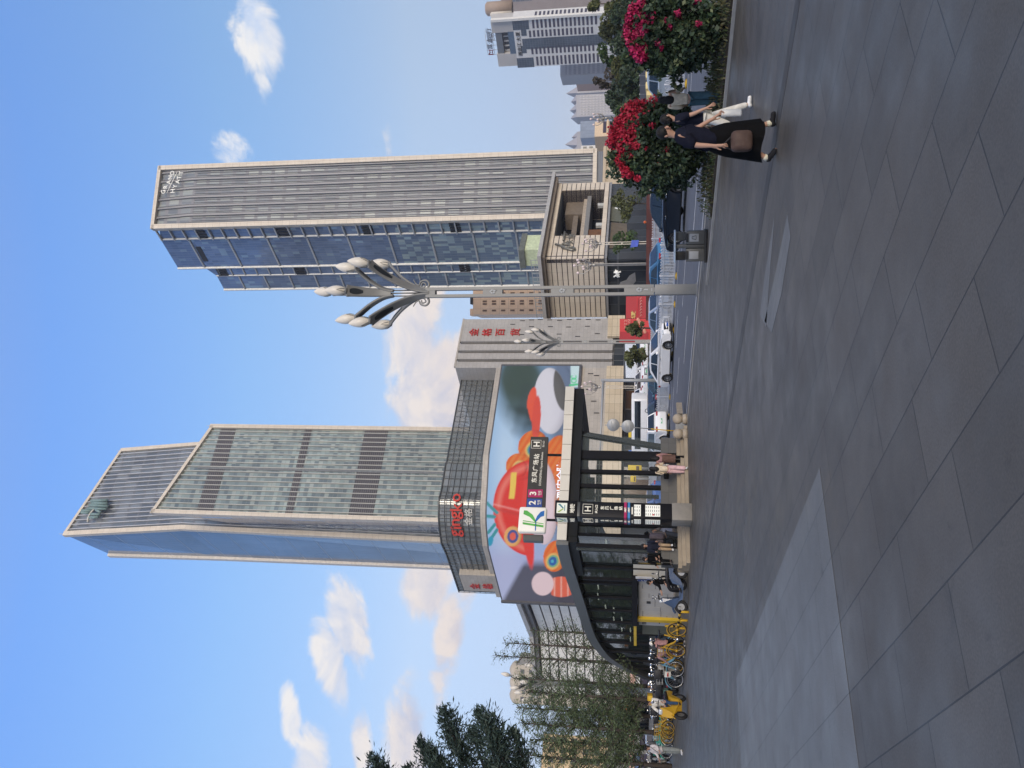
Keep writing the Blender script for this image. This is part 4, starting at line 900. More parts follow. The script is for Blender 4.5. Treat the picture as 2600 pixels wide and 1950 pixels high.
for ch, x, y in (('富', 165, 820), ('滇', 165, 720), ('银', 158, 630), ('行', 140, 545)):
    mb = MB(); puttext(mb, ch, 3.3, onpl(1220+x/6.9125, y/6.9125, pl_, bk_), e_, Z, bold=.02, extrude=.15); mb.build('rooftop_character', pm('letter_dark', (.05, .045, .06), .5), r)
mb = MB()
g = lambda x, y: onpl(1220+x/6.9125, y/6.9125, pl_, bk_)
mb.tube([g(150, 955), g(170, 915), g(150, 880), g(225, 880), g(205, 915), g(228, 955), g(150, 955)], .35, 6); mb.build('rooftop_emblem', pm('emblem_dark_red', (.16, .02, .035), .5), r)
for ch, x, y in (('B', 225, 690), ('A', 222, 650), ('N', 217, 615), ('K', 213, 580)):
    mb = MB(); puttext(mb, ch, 2.4, g(x, y), e_, Z, extrude=.1); mb.build('rooftop_letter', pm('letter_grey', (.35, .36, .38), .4), r)
mb = MB()
for u in np.linspace(cw, wd_-cw+1, 6): mb.tube([a+e_*u+bk_*2+Z*(zcr-2), a+e_*u+bk_*2+Z*(zcr+5.5)], .12, 4)
mb.tube([a+e_*cw+bk_*2+Z*(zcr+1.5), a+e_*(wd_-cw)+bk_*2+Z*(zcr+1.5)], .12, 4); mb.tube([a+e_*cw+bk_*2+Z*(zcr+5.3), a+e_*(wd_-cw)+bk_*2+Z*(zcr+5.3)], .12, 4); mb.build('sign_frame', MATS['coping_grey'], r)
for (X, Y, rr, hh, mt_) in ((1252, 36, 2.4, 3.4, pm('tank_cream', (.62, .57, .48), .5)), (1252, 22, 3.8, 6.2, pm('tank_brown', (.33, .25, .19), .6)), (1240, 20, 1.6, 2.0, MATS['tank_cream']), (1240, 53, 2.2, 2.6, MATS['tank_cream'])):
    p = flat(at(X, Y, 462)); mb = MB(); mb.lathe([(0, zcr-9), (rr, zcr-9), (rr, zcr+hh-1), (rr*.7, zcr+hh), (0, zcr+hh+.4)], 14, (p.x, p.y, 0)); mb.build('roof_tank', mt_, r)
# distant pale towers along the horizon
far = pm('far_wall', (.40, .385, .38), .7, var=.05, scale=.05)
def fartower(label, tl, tr, d_, dep, mat, rows, colsn, roof=None, wm=None, name='distant_tower', wz=1.3):
    r, a, e_, bk_, wd_, h = block(name, label, 'apartment tower', tl, tr, d_, d_, dep, mat)
    st_ = 3.3*d_/600; us = [wd_*(.04+i*.92/colsn)+.1 for i in range(colsn)]
    for u in us:
        mb = MB(); mb.obox(a+e_*(u+wd_*.92/colsn*.3)-bk_*.25+Z*4, e_*(wd_*.92/colsn*.5), bk_*.3, Z*(h-8)); mb.build('window_bay', curtain('far_bay', 50, 3.6, 0, 1.5, (.36, .35, .36), [(.16, .17, .19), (.20, .205, .22)], .3, 0), r)
    if roof:
        mb = MB()
        for u0, u1, hh in roof:
            p0 = a+e_*wd_*u0; q0 = a+e_*wd_*u1; mid = (p0+q0)/2
            mb.face([p0+Z*h, q0+Z*h, mid+bk_*dep*.5+Z*(h+hh)]); mb.face([q0+Z*h, q0+bk_*dep+Z*h, mid+bk_*dep*.5+Z*(h+hh)]); mb.face([p0+bk_*dep+Z*h, p0+Z*h, mid+bk_*dep*.5+Z*(h+hh)])
        mb.build('roof', pm('far_roof', (.34, .33, .34), .7), r)
    return r, a, e_, bk_, wd_, h
fartower('grey window grid block just left of the white tower', (1424, 193), (1421, 158), 640, 20, pm('far_grey', (.30, .30, .31), .6, var=.06), 0, 6)
fartower('distant pale tower with one tall pointed roof', (1466, 237), (1466, 214), 950, 22, far, 0, 4, [(.05, .75, 14)])
fartower('pale brick red block tucked against the grey window grid', (1463, 214), (1463, 192), 800, 20, pm('far_brick', (.42, .26, .19), .7, var=.1), 0, 3)
fartower('broad distant tower with several small gables', (1465, 297), (1461, 241), 900, 26, pm('far_wall_b', (.38, .37, .375), .7, var=.05, scale=.05), 0, 8, [(0, .25, 7), (.35, .6, 8), (.75, 1, 7)])
fartower('smooth blue grey glass tower with thin vertical lines', (1474, 351), (1473, 308), 800, 26, curtain('far_blue', 3.2, 60, .25, 0, (.17, .20, .25), [(.24, .28, .34), (.26, .30, .36)], .6, 0, .2), 0, 0)
fartower('ornate distant tower with stepped spires beside the glass hotel', (1466, 384), (1466, 334), 980, 26, pm('far_wall_c', (.37, .36, .365), .7, var=.05, scale=.05), 0, 9, [(.0, .3, 8), (.3, .75, 16), (.75, 1, 8)])
r, a, e_, bk_, wd_, h = block('white_balcony_block', 'white block with stacked balconies squeezed beside the blue hotel', 'apartment block', (1476, 386), (1474, 370), 430, 430, 14, pm('balcony_white', (.62, .60, .55), .6, var=.06))
windows(r, a, e_, -bk_, [.25, 1.7], [h-3-3.2*i for i in range(11)], 1.0, 1.9, pm('window_olive', (.20, .19, .16), .4))
r, a, e_, bk_, wd_, h = block('sunlit_beige_house', 'small sunlit beige building with dark framed opening above the flowering bush', 'building', (1510, 347), (1510, 309), 260, 262, 12, pm('house_beige', (.62, .48, .33), .6, var=.08))
mb = MB(); mb.obox(a+e_*1.3-bk_*.2+Z*(h-3.6), e_*(wd_-1.5), bk_*.2, Z*1.0); mb.build('window_band', dkw, r)
mb = MB(); mb.obox(a+e_*1.6-bk_*.2+Z*(h-6.8), e_*(wd_-1.8), bk_*.2, Z*2.2); mb.build('opening', darkm, r)
mb = MB(); mb.obox(a+e_*.9-bk_*.7+Z*(h-4.3), e_*(wd_-.8), bk_*.8, Z*.5); mb.build('ledge', MATS['house_beige'], r)

# ================================================================ plants
def leafmat(name, cols, rough=.55, wts=None):
    if name in MATS: return MATS[name]
    mt, nt, b = nmat(name); g = N(nt, 'ShaderNodeNewGeometry'); cr = N(nt, 'ShaderNodeValToRGB'); e = cr.color_ramp.elements
    while len(e) < len(cols): e.new(.5)
    for i, c in enumerate(cols): e[i].position = i/(len(cols)-1) if len(cols) > 1 else 0; e[i].color = c4(c)
    L(nt, g.outputs['Random Per Island'], cr.inputs[0])
    tc = N(nt, 'ShaderNodeTexCoord'); no = N(nt, 'ShaderNodeTexNoise'); no.inputs['Scale'].default_value = .8; L(nt, tc.outputs['Object'], no.inputs[0])
    mr = N(nt, 'ShaderNodeMapRange'); mr.inputs[1].default_value = .3; mr.inputs[2].default_value = .7; mr.inputs[3].default_value = .65; mr.inputs[4].default_value = 1.35; L(nt, no.outputs[0], mr.inputs[0])
    o = mixc(nt, 1, cr.outputs[0], mr.outputs[0], 'MULTIPLY'); L(nt, o, b.inputs['Base Color']); b.inputs['Roughness'].default_value = rough; b.inputs['Specular IOR Level'].default_value = .3
    MATS[name] = mt; return mt
RNG = np.random.default_rng(5)
def leafobj(name, cent, size, mat, parent, asp=.5, flatn=None, dirs=None):
    """diamond leaves at world points cent; coordinates kept relative to parent"""
    n = len(cent); a = RNG.normal(size=(n, 3)) if dirs is None else dirs+RNG.normal(size=(n, 3))*.35
    a /= np.linalg.norm(a, axis=1)[:, None]; b = np.cross(a, RNG.normal(size=(n, 3))); b /= np.linalg.norm(b, axis=1)[:, None]
    s = (size*(.6+.8*RNG.random(n)))[:, None]
    v = np.stack([cent-a*s, cent+b*s*asp, cent+a*s, cent-b*s*asp], 1).reshape(-1, 3)
    if parent is not None: v = v-np.array(parent.location)
    me = bpy.data.meshes.new(name); me.vertices.add(4*n); me.vertices.foreach_set('co', v.astype(np.float32).ravel())
    me.loops.add(4*n); me.loops.foreach_set('vertex_index', np.arange(4*n, dtype=np.int32)); me.polygons.add(n)
    me.polygons.foreach_set('loop_start', np.arange(0, 4*n, 4, dtype=np.int32)); me.polygons.foreach_set('loop_total', np.full(n, 4, dtype=np.int32))
    me.update(calc_edges=True); me.materials.append(mat)
    o = bpy.data.objects.new(name, me); COL.objects.link(o)
    if parent is not None: o.parent = parent
    return o
bark = pm('bark', (.075, .06, .05), .85, var=.3, scale=6, bump=.5); barkd = pm('bark_dark', (.035, .03, .028), .85, var=.3, scale=6)
def inball(n): 
    p = RNG.normal(size=(n, 3)); p /= np.linalg.norm(p, axis=1)[:, None]; return p*(RNG.random(n)**(1/3.))[:, None]
def broadleaf(label, loc, h, r_, mat, n=2600, leaf=.28, clumps=22, trunk=.22, name='broadleaf_tree', group=None, low=.25):
    t = thing(name, label, 'tree', tuple(loc), group=group); mb = MB(); loc = V(loc); cs = []
    for i in range(clumps):
        q = inball(1)[0]; hz = low+(1-low)*(.5+.5*q[2]); w_ = math.sin(math.pi*min(.97, max(.12, (hz-low)/(1-low)*.85+.12)))
        cs.append(loc+V((q[0]*r_*w_*1.1, q[1]*r_*w_*1.1, h*hz*.95)))
    mb.tube([loc, loc+V((.05, 0, h*.3)), loc+V((.1, .1, h*.62))], [trunk, trunk*.75, trunk*.35], 7)
    for c in cs[::2]:
        s0 = loc+V((.05, 0, h*(.22+.25*R.random()))); mb.tube([s0, s0*.5+c*.5+V((0, 0, .3)), c], [trunk*.4, trunk*.22, trunk*.08], 5)
    mb.build('trunk', bark, t)
    pts = []
    per = n//clumps
    for c in cs:
        rr = r_*(.24+.22*R.random()); q = inball(per); q = q/np.maximum(.35, np.linalg.norm(q, axis=1))[:, None]**.6
        pts.append(np.array(c)+q*np.array([rr, rr, rr*.75]))
    leafobj('crown', np.concatenate(pts), leaf, mat, t); return t
g1 = leafmat('leaf_olive', [(.035, .045, .015), (.075, .085, .028), (.12, .125, .045), (.06, .07, .02)]); g2 = leafmat('leaf_dark', [(.018, .032, .02), (.035, .06, .032), (.06, .085, .045), (.03, .05, .03)])
g3 = leafmat('leaf_brown', [(.05, .04, .03), (.09, .075, .055), (.06, .055, .04)]); g4 = leafmat('leaf_green', [(.03, .06, .018), (.055, .095, .03), (.09, .13, .045)])
RT = [(1484, 18, 50, 100, g1, 'tall olive tree at the right frame edge'), (1504, 78, 62, 105, g1, 'wide olive green tree right of the white tower foot'), (1506, 138, 55, 110, g4, 'bright green tree below the white tower'),
      (1494, 208, 48, 125, g3, 'sparse brown tree standing above the green row'), (1520, 185, 50, 108, g1, 'rounded olive tree between bright green and brown trees'), (1527, 250, 62, 112, g2, 'dark green tree below the broad distant tower'),
      (1548, 300, 48, 104, g4, 'lower green tree left of the dark green one'), (1566, 352, 46, 118, g2, 'dark tree under the sunlit beige house'), (1572, 398, 42, 125, g2, 'small dark tree beside the beige hotel wing'),
      (1545, 40, 60, 92, g2, 'dark lower tree under the tall olive tree'), (1550, 120, 62, 94, g2, 'dark lower tree under the bright green tree'), (1556, 215, 60, 96, g2, 'dark low tree under the brown tree')]
for X, Y, wpx, d_, mt_, lb_ in RT:
    p = at(X, Y, d_); h = p.z-1.2; broadleaf(lb_, (p.x, p.y, 1.2), h, wpx/2116*d_*.72, mt_, n=2600 if d_ > 100 else 3200, leaf=.26, clumps=26, group='trees along the far right side', low=.12)
for X, Y, wpx, d_, mt_, lb_ in ((1547, 520, 60, 121, g1, 'loose olive tree in front of the podium wall'), (1545, 618, 52, 121, g4, 'dense green tree in front of the podium corner'), (1590, 834, 30, 96, g1, 'small round tree before the red hoarding'), (1577, 905, 44, 92, g1, 'small street tree left of the twin pole lamp')):
    p = at(X, Y, d_); broadleaf(lb_, (p.x, p.y, 1.2), p.z-1.2, wpx/2116*d_*.62, mt_, n=1500, leaf=.2, clumps=16, trunk=.12, low=.25, group='small trees across the street')
# thin feathery trees on the left
def feathery(label, loc, h, r_, n, mat, dens=1.0, lean=(0, 0)):
    t = thing('dawn_redwood', label, 'tree', tuple(loc), group='thin feathery trees on the left'); loc = V(loc); mb = MB(); top = loc+V((lean[0], lean[1], h))
    mb.tube([loc, loc*.5+top*.5, top], [.17, .11, .02], 7); pts = []; dr = []
    for i in range(n):
        k = .16+.82*(i+R.random())/n; s0 = loc+(top-loc)*k; an = R.random()*6.28; ln = r_*(1.08-k)*(.7+.6*R.random())+.25; up_ = .30+.5*R.random()
        d_ = V((math.cos(an), math.sin(an), up_)).normalized(); e_ = s0+d_*ln; mb.tube([s0, s0+d_*ln*.5+Z*.06*ln, e_], [.035, .022, .008], 4)
        m_ = int(62*dens*ln/1.6)
        if m_ < 1: continue
        q = RNG.random(m_)**.7; base_ = np.array(s0)[None]+np.array(d_*ln)[None]*q[:, None]
        off_ = RNG.normal(size=(m_, 3))*np.array([.14, .14, .09])*(.6+q[:, None]); pts.append(base_+off_); dr.append(off_*3+np.array(d_)[None]*.4-np.array([0, 0, .15]))
    mb.build('trunk', bark, t); leafobj('crown', np.concatenate(pts), .085, mat, t, asp=.28, dirs=np.concatenate(dr)); return t
gm = leafmat('leaf_feathery', [(.055, .085, .036), (.085, .12, .052), (.12, .155, .075), (.068, .10, .043)])
for X, Y, d_, hp, rr, n_, dn, lb_ in ((1690, 1618, 66, 1345, 2.0, 34, .55, 'slender tree nearest the canopy end, sparse leaves'), (1690, 1655, 65, 1275, 2.6, 40, .8, 'thin tree with a leaning leafy tip above the canopy'), (1690, 1690, 66, 1250, 2.3, 44, .7, 'tallest thin tree with a bare pointed top'),
        (1690, 1745, 64, 1300, 2.3, 46, 1.0, 'thin tree half hiding the ornate street lamp'), (1700, 1780, 55, 1330, 2.4, 50, 1.2, 'leafy thin tree right behind the yellow rider'), (1700, 1822, 58, 1310, 2.6, 54, 1.5, 'dense feathery tree behind the bus'),
        (1698, 1862, 55, 1320, 2.5, 54, 1.4, 'dense feathery tree behind the teal bikes'), (1698, 1902, 57, 1345, 2.4, 50, 1.3, 'feathery tree above the man in white'), (1696, 1945, 56, 1330, 2.5, 50, 1.2, 'feathery tree cut by the left frame edge')):
    p = gnd(X, Y, 0); p = at(X, Y, d_); tp = at(hp, Y-6, d_); feathery(lb_, (p.x, p.y, 0), tp.z, rr, n_*2, gm, dn*1.15)
# big dark cedar whose branch tips reach in from the left
ced = thing('cedar_tree', 'big dark cedar reaching in from the left with upswept branch tips', 'tree', tuple(flat(at(1300, 2120, 27))))
b0 = flat(at(1300, 2120, 27)); mb = MB(); mb.tube([b0, b0+Z*7, b0+Z*14], [.35, .25, .06], 9)
pts = []; dr = []
tips = [(1122, 1800, 26, 1.0), (1135, 1850, 26.5, 1.0), (1160, 1890, 26, .9), (1212, 1806, 25.5, 1.0), (1228, 1828, 25, 1.0), (1250, 1862, 25, 1.0), (1270, 1900, 25.5, .9), (940, 1918, 27, .9), (962, 1945, 27, .8), (1062, 1880, 26.5, .8), (1085, 1900, 26, .9), (1105, 1925, 26, .9), (1296, 1850, 25.2, .55), (1310, 1925, 25.5, .8), (1190, 1850, 26, .7), (1235, 1935, 26, 1.0), (1320, 1985, 26, .9), (1030, 1950, 26, .9)]
for X, Y, d_, sc_ in tips:
    e_ = at(X, Y, d_); root = at(X+75, Y+220, d_+1); k0 = at(X+30, Y+70, d_+.3)
    mb.tube([root, k0, e_], [.07, .045, .012], 5)
    m_ = int(850*sc_); q = RNG.random(m_); wv = .42*sc_*(1-(q*.92)**2.2)+.05
    l_ = np.where(q[:, None] < .35, np.array(root)[None]*(1-q[:, None]/.35)*.45+np.array(k0)[None]*(.55+.45*q[:, None]/.35), 0)
    base_ = np.array(k0)[None]*(1-q[:, None])+np.array(e_)[None]*q[:, None]
    off_ = RNG.normal(size=(m_, 3))*wv[:, None]*np.array([.62, .62, .5])-np.array([0, 0, 1])*wv[:, None]*RNG.random(m_)[:, None]*.5
    pts.append(base_+off_); dr.append(off_*1.2+np.array(e_-k0)[None]*.5)
mb.build('trunk', barkd, ced)
leafobj('crown', np.concatenate(pts), .10, leafmat('leaf_cedar', [(.018, .034, .03), (.034, .056, .046), (.055, .08, .06)]), ced, asp=.22, dirs=np.concatenate(dr))
# flowering bushes and the low hedge at the plaza edge
fm = leafmat('petal_magenta', [(.28, .012, .06), (.44, .018, .10), (.36, .015, .08), (.20, .012, .04)]); fr_ = leafmat('petal_red', [(.30, .015, .03), (.42, .02, .05), (.24, .012, .03)])
bl2 = leafmat('leaf_bush', [(.014, .028, .018), (.028, .05, .026), (.045, .075, .035), (.02, .04, .022), (.10, .12, .05)])
def bush(label, Yc, Xb, Xt, wl, wr, d_, fmat, flow, nl=12000):
    b = flat(at(Xb, Yc, d_)); h = at(Xt, Yc, d_).z; W = (wl+wr)/2116*d_/2; cx_ = flat(at(Xb, Yc+(wl-wr)/2, d_)); t = thing('bougainvillea_bush', label, 'bush', tuple(cx_))
    q = RNG.normal(size=(nl, 3)); q /= np.linalg.norm(q, axis=1)[:, None]; lump = 1+.16*np.sin(q[:, 0]*5+1)*np.sin(q[:, 2]*6)+.11*np.sin(q[:, 1]*9+q[:, 0]*7)+.05*np.sin(q[:, 2]*17+q[:, 0]*11)
    rad = (RNG.random(nl)**.22)*lump; P_ = np.stack([q[:, 0]*W*rad, q[:, 1]*W*.85*rad, h*.52+q[:, 2]*h*.50*rad], 1)+np.array(cx_); P_ = P_[P_[:, 2] > .28]
    sp_ = []
    for i in range(46):
        a_ = RNG.normal(size=3); a_ /= np.linalg.norm(a_); a_[2] = abs(a_[2])*.9-.15; b_ = np.array(cx_)+np.array([a_[0]*W, a_[1]*W*.85, h*.52+a_[2]*h*.5]); k_ = np.arange(26)[:, None]/26.; sp_.append(b_+(a_*np.array([1, 1, .7])+np.array([0, 0, .25])*k_)*k_*(.16+.30*RNG.random())+RNG.normal(size=(26, 3))*.035)
    leafobj('foliage', np.concatenate([P_]+sp_), .062, bl2, t, asp=.62)
    mb = MB()
    for i in range(9):
        an = i*.7; mb.tube([cx_+V((.12*math.cos(an), .12*math.sin(an), 0)), cx_+V((.4*math.cos(an), .4*math.sin(an), h*.4)), cx_+V((W*.7*math.cos(an), W*.7*math.sin(an), h*.7))], [.03, .02, .008], 5)
    mb.tube([cx_+V((.25, -.5, .0)), cx_+V((.25, -.55, 1.15))], .018, 6); mb.build('stem', barkd, t)
    fp = []
    for (X, Y, rx, ry, m_) in flow:
        c = np.array(at(X, Y, d_-W*.35)); dirc = c-np.array(cx_)-np.array([0, 0, h*.52]); dn = np.linalg.norm(dirc/np.array([W, W*.85, h*.5])); c = np.array(cx_)+np.array([0, 0, h*.52])+dirc/max(dn, 1e-3)*(1.03 if dn > .9 else dn)
        if dn <= .9: c[1] = cx_.y-W*.85*math.sqrt(max(0, 1-dn*dn))*1.02
        o_ = inball(m_); fp.append(c+o_*np.array([ry/2116*d_, .14, rx/2116*d_])*(.55+.9*RNG.random()))
    leafobj('blossom', np.concatenate(fp), .036, fmat, t, asp=.8); return t
R2 = random.Random(3)
fl1 = [(1608+R2.random()*26, 8+R2.random()*150, 15, 14, 130) for i in range(26)]+[(1600+8*math.sin(i), 40+i*11, 11, 11, 110) for i in range(11)]+[(1632, 122, 16, 18, 200), (1680, 130, 9, 9, 60), (1690, 70, 9, 9, 60), (1720, 55, 8, 8, 50), (1770, 78, 7, 7, 40), (1700, 88, 7, 7, 40), (1668, 118, 10, 10, 70), (1655, 60, 12, 12, 90)]
bush('round bougainvillea bush with magenta flowers at the right frame edge', 78, 1818, 1590, 95, 95, 19.3, fm, fl1+[(1740+30*R2.random(), 5+12*R2.random(), 10, 8, 60) for i in range(6)])
fl2 = [(1565+R2.random()*60, 262+R2.random()*120, 15, 14, 110) for i in range(34)]+[(1562+i*2.5, 330+i*9, 11, 11, 90) for i in range(14)]+[(1615, 296, 22, 18, 200), (1590, 340, 20, 16, 160), (1640, 275, 12, 12, 90), (1655, 285, 9, 9, 50), (1605, 440, 11, 10, 70), (1620, 452, 10, 9, 60), (1600, 400, 9, 9, 50), (1655, 330, 8, 8, 40), (1640, 390, 8, 8, 35), (1690, 395, 7, 7, 30), (1670, 425, 6, 6, 25), (1590, 430, 10, 9, 60), (1662, 268, 10, 10, 60)]
bush('round bougainvillea bush with red flowers behind the person in black', 362, 1792, 1553, 112, 106, 23.0, fr_, fl2, 14000)
hg_ = thing('low_hedge', 'low brown green hedge strip along the plaza edge below the bushes', 'hedge', tuple(st(17.5, 8)))
nn_ = 26000; s_ = 16.65+RNG.random(nn_)*2.2; t_ = -8+RNG.random(nn_)*25.4; hz = .42*np.clip(1-((s_-17.75)/1.15)**4, 0, 1)*(.8+.25*np.sin(t_*1.7)*np.sin(t_*.63+1)+.15*np.sin(t_*5.1)); z_ = hz*RNG.random(nn_)**.5
P_ = np.array(NS)[None]*s_[:, None]+np.array(UT)[None]*t_[:, None]+np.array([0, 0, 1])[None]*z_[:, None]
leafobj('foliage', P_, .05, leafmat('leaf_hedge', [(.025, .035, .014), (.05, .055, .022), (.085, .075, .03), (.035, .05, .02), (.06, .10, .035)]), hg_, asp=.3, dirs=np.tile(np.array([0, 0, .9]), (nn_, 1)))
mb = MB(); mb.obox(st(16.7, -8.2, .003), NS*2.1, UT*25.5, Z*.1); mb.build('soil', pm('soil', (.035, .028, .02), .95, var=.3), hg_)
mb = MB(); mb.obox(st(16.5, -30, .0), NS*.15, UT*50, Z*.06); tag(mb.build('bed_edging', pm('edging', (.27, .265, .25), .7)), kind='structure')
# ================================================================ street lamps
lm = pm('lamp_grey', (.22, .22, .21), .5, .15, var=.08, scale=1.5); lmd = pm('lamp_dark', (.035, .04, .045), .4, .3); lgl = pm('lamp_glass', (.66, .61, .52), .4, var=.06, scale=1.2, spec=.4); lml = pm('lamp_emblem', (.36, .37, .365), .45)
def sweep(mb, pts, ws, th, side, mi=0):
    """flat band along pts; ws half widths along side, thickness th"""
    pts = [V(p) for p in pts]; n = len(pts); side = V(side).normalized(); vs = []
    for i, p in enumerate(pts):
        t = (pts[min(i+1, n-1)]-pts[max(i-1, 0)]).normalized(); b = t.cross(side).normalized()
        vs += [p-side*ws[i]-b*th, p+side*ws[i]-b*th, p+side*ws[i]+b*th, p-side*ws[i]+b*th]
    fs = []
    for i in range(n-1):
        for k in range(4): fs.append((i*4+k, i*4+(k+1) % 4, i*4+4+(k+1) % 4, i*4+4+k))
    fs += [(3, 2, 1, 0), (4*n-4, 4*n-3, 4*n-2, 4*n-1)]; mb.add(vs, fs, mi, False)
def bez(p, n=12):
    return smooth_poly([V(q) for q in p], n)
LB = flat(gnd(1770, 735)); LD = LB.y
lamp = thing('street_lamp', 'tall grey slotted street lamp with pale tulip lanterns standing nearest on the plaza', 'street lamp', tuple(LB), group='tulip lantern street lamps')
hz_ = lambda X: at(X, 735, LD).z
W2 = .19; Dp = .15
mb = MB()
for sx in (-1, 1): mb.box((sx*(W2-.055), 0, (hz_(1660)+hz_(1083))/2), (.11, Dp*2, hz_(1083)-hz_(1660)))
zz_ = [(hz_(1107), hz_(1083)), (hz_(1277), hz_(1228)), (hz_(1457), hz_(1400)), (hz_(1662), hz_(1585))]
for z0, z1 in zz_: mb.box((0, 0, (z0+z1)/2), ((W2-.11)*2+.004, Dp*2-.02, z1-z0))
mb.rbox((0, 0, hz_(1662)/2), (W2*2, Dp*2, hz_(1662)), .015); mb.box((0, 0, .02), (W2*2+.1, Dp*2+.1, .04))
mb.build('post', lm, lamp, local=True)
for z0, z1 in zz_[1:]:
    zc_ = (z0+z1)/2; mb = MB()
    for k in range(5):
        a_ = k*1.256+.3; mb.ball((.055*math.cos(a_), -Dp-.003, zc_+.075*math.sin(a_)), (.04, .006, .05), 8, 4, M=Matrix.Rotation(-a_, 3, 'Y'))
    mb.tube([(-.02, -Dp-.003, zc_-.05), (.06, -Dp-.003, zc_-.15)], .014, 5); mb.build('emblem', lml, lamp, local=True)
mb = MB(); mb.box((0, -Dp-.002, hz_(1640)), (.05, .012, .15)); mb.box((0, -Dp-.002, hz_(1655)), (.12, .012, .03)); mb.build('plate', lml, lamp, local=True)
zr0 = hz_(1083); zr1 = hz_(978)
for k in (-1, 0, 1):
    mb = MB(); mb.tube([(k*.11, 0, zr0), (k*.11, 0, zr1)], .028, 8); mb.build('rod', lm, lamp, local=True)
mb = MB(); mb.box((0, 0, zr1-.03), (.34, .12, .07)); mb.build('collar', lmd, lamp, local=True)
def lantern(parent, p, tilt, ln=.86, r_=.20):
    q = V(tilt).normalized().to_track_quat('Z', 'Y').to_matrix()
    prof = [(0.05, 0), (r_*.62, .08), (r_*.93, .24), (r_, .36), (r_*.9, .5), (r_*.62, .65), (r_*.3, .76), (.005, .82)]
    prof = [(a_, b_*ln/.82) for a_, b_ in prof]
    mb = MB(); mb.lathe(prof, 18, p, 0, q); o = mb.build('lantern', lgl, parent, local=True)
    mb = MB()
    for k in range(3):
        an = k*2.094+.6; A_ = [q@V((r_*1.03*math.cos(an+d_)*w_, r_*1.03*math.sin(an+d_)*w_, z*ln/.82))+V(p) for d_, w_, z in ((-.42, .66, .06), (-.22, .93, .2), (0, 1.0, .33), (.22, .93, .2), (.42, .66, .06))]
        mb.tube(A_, .012, 4)
    mb.build('petal_trim', lm, o, local=True)
def lamp_arm(px, daz, low, tip, w_):
    """arm from the stem to the lantern foot; tip is local xyz of the lantern foot"""
    tip = V(tip); r_ = math.hypot(tip.x, tip.y); u = V((tip.x, tip.y, 0)).normalized(); sd_ = V((-u.y, u.x, 0))
    s0 = V((u.x*.1, u.y*.06, low)); pts = bez([s0, s0+V((u.x*r_*.10, u.y*r_*.10, (tip.z-low)*.30)), s0+u*r_*.38+Z*(tip.z-low)*.62, s0+u*r_*.72+Z*(tip.z-low)*.88, tip], 6)
    n = len(pts); ws = [w_*(.35+.65*(i/(n-1))**.8) for i in range(n)]
    mb = MB(); sweep(mb, pts, ws, .05, sd_)
    for sg_ in (-1, 1): mb.tube([p+sd_*sg_*w2 for p, w2 in zip(pts, ws)], .05, 6)
    o = mb.build('arm', lm, lamp, local=True)
    i0 = int(n*.52); i1 = n-3; mid = pts[i0:i1]; m_ = len(mid); mb = MB()
    sweep(mb, [p-u*.012+Z*(-.004) for p in mid], [w_*.62*math.sin(math.pi*(.12+.8*(k+.2)/m_)) for k in range(m_)], .066, sd_); mb.build('leaf_inlay', lmd, lamp, local=True)
    mb = MB(); mb.ball(tip+Z*.02, (.14, .14, .07), 12, 6); mb.build('lantern_foot', lm, lamp, local=True)
    lantern(lamp, tip, (u.x*.16, u.y*.16, 1))
LOC = lambda X, Y, dd: at(X, Y, LD+dd)-LB
for (X, Y, dd, low, w_) in ((938, 669, -.95, zr0-.15, .21), (941, 815, -.95, zr0-.15, .21), (905, 683, -.35, zr1-.35, .14), (905, 806, -.35, zr1-.35, .14), (990, 672, .75, zr0-.15, .19), (993, 821, .75, zr0-.15, .19), (880, 738, -.75, zr1-.25, .19), (845, 741, .50, zr1-.1, .13)):
    lamp_arm(None, None, low, LOC(X, Y, dd), w_)
for sx in (-1, 1):    # curled scrolls under the arms
    mb = MB(); x0 = .12*sx
    P_ = [(x0, 0, zr0-.02), (x0+sx*.22, 0, zr0-.10), (x0+sx*.36, 0, zr0+.02), (x0+sx*.32, 0, zr0+.22), (x0+sx*.18, 0, zr0+.30), (x0+sx*.24, 0, zr0+.42), (x0+sx*.40, 0, zr0+.52)]
    pp = bez(P_, 6); mb.tube(pp, [.05*(1-.6*i/len(pp)) for i in range(len(pp))], 7); mb.tube(bez([(x0, 0, zr0+.2), (x0+sx*.2, 0, zr0+.02), (x0+sx*.27, 0, zr0+.16), (x0+sx*.16, 0, zr0+.2)], 6), .03, 6); mb.build('scroll', lm, lamp, local=True)
p = at(1500, 868, 84); dup(lamp, (p.x, p.y, .25), .12, 'grey tulip lantern street lamp in front of the grey store wall')
p = at(1500, 1741, 76); dup(lamp, (p.x, p.y, .0), -.5, 'tulip lantern street lamp half hidden in the thin trees on the left')
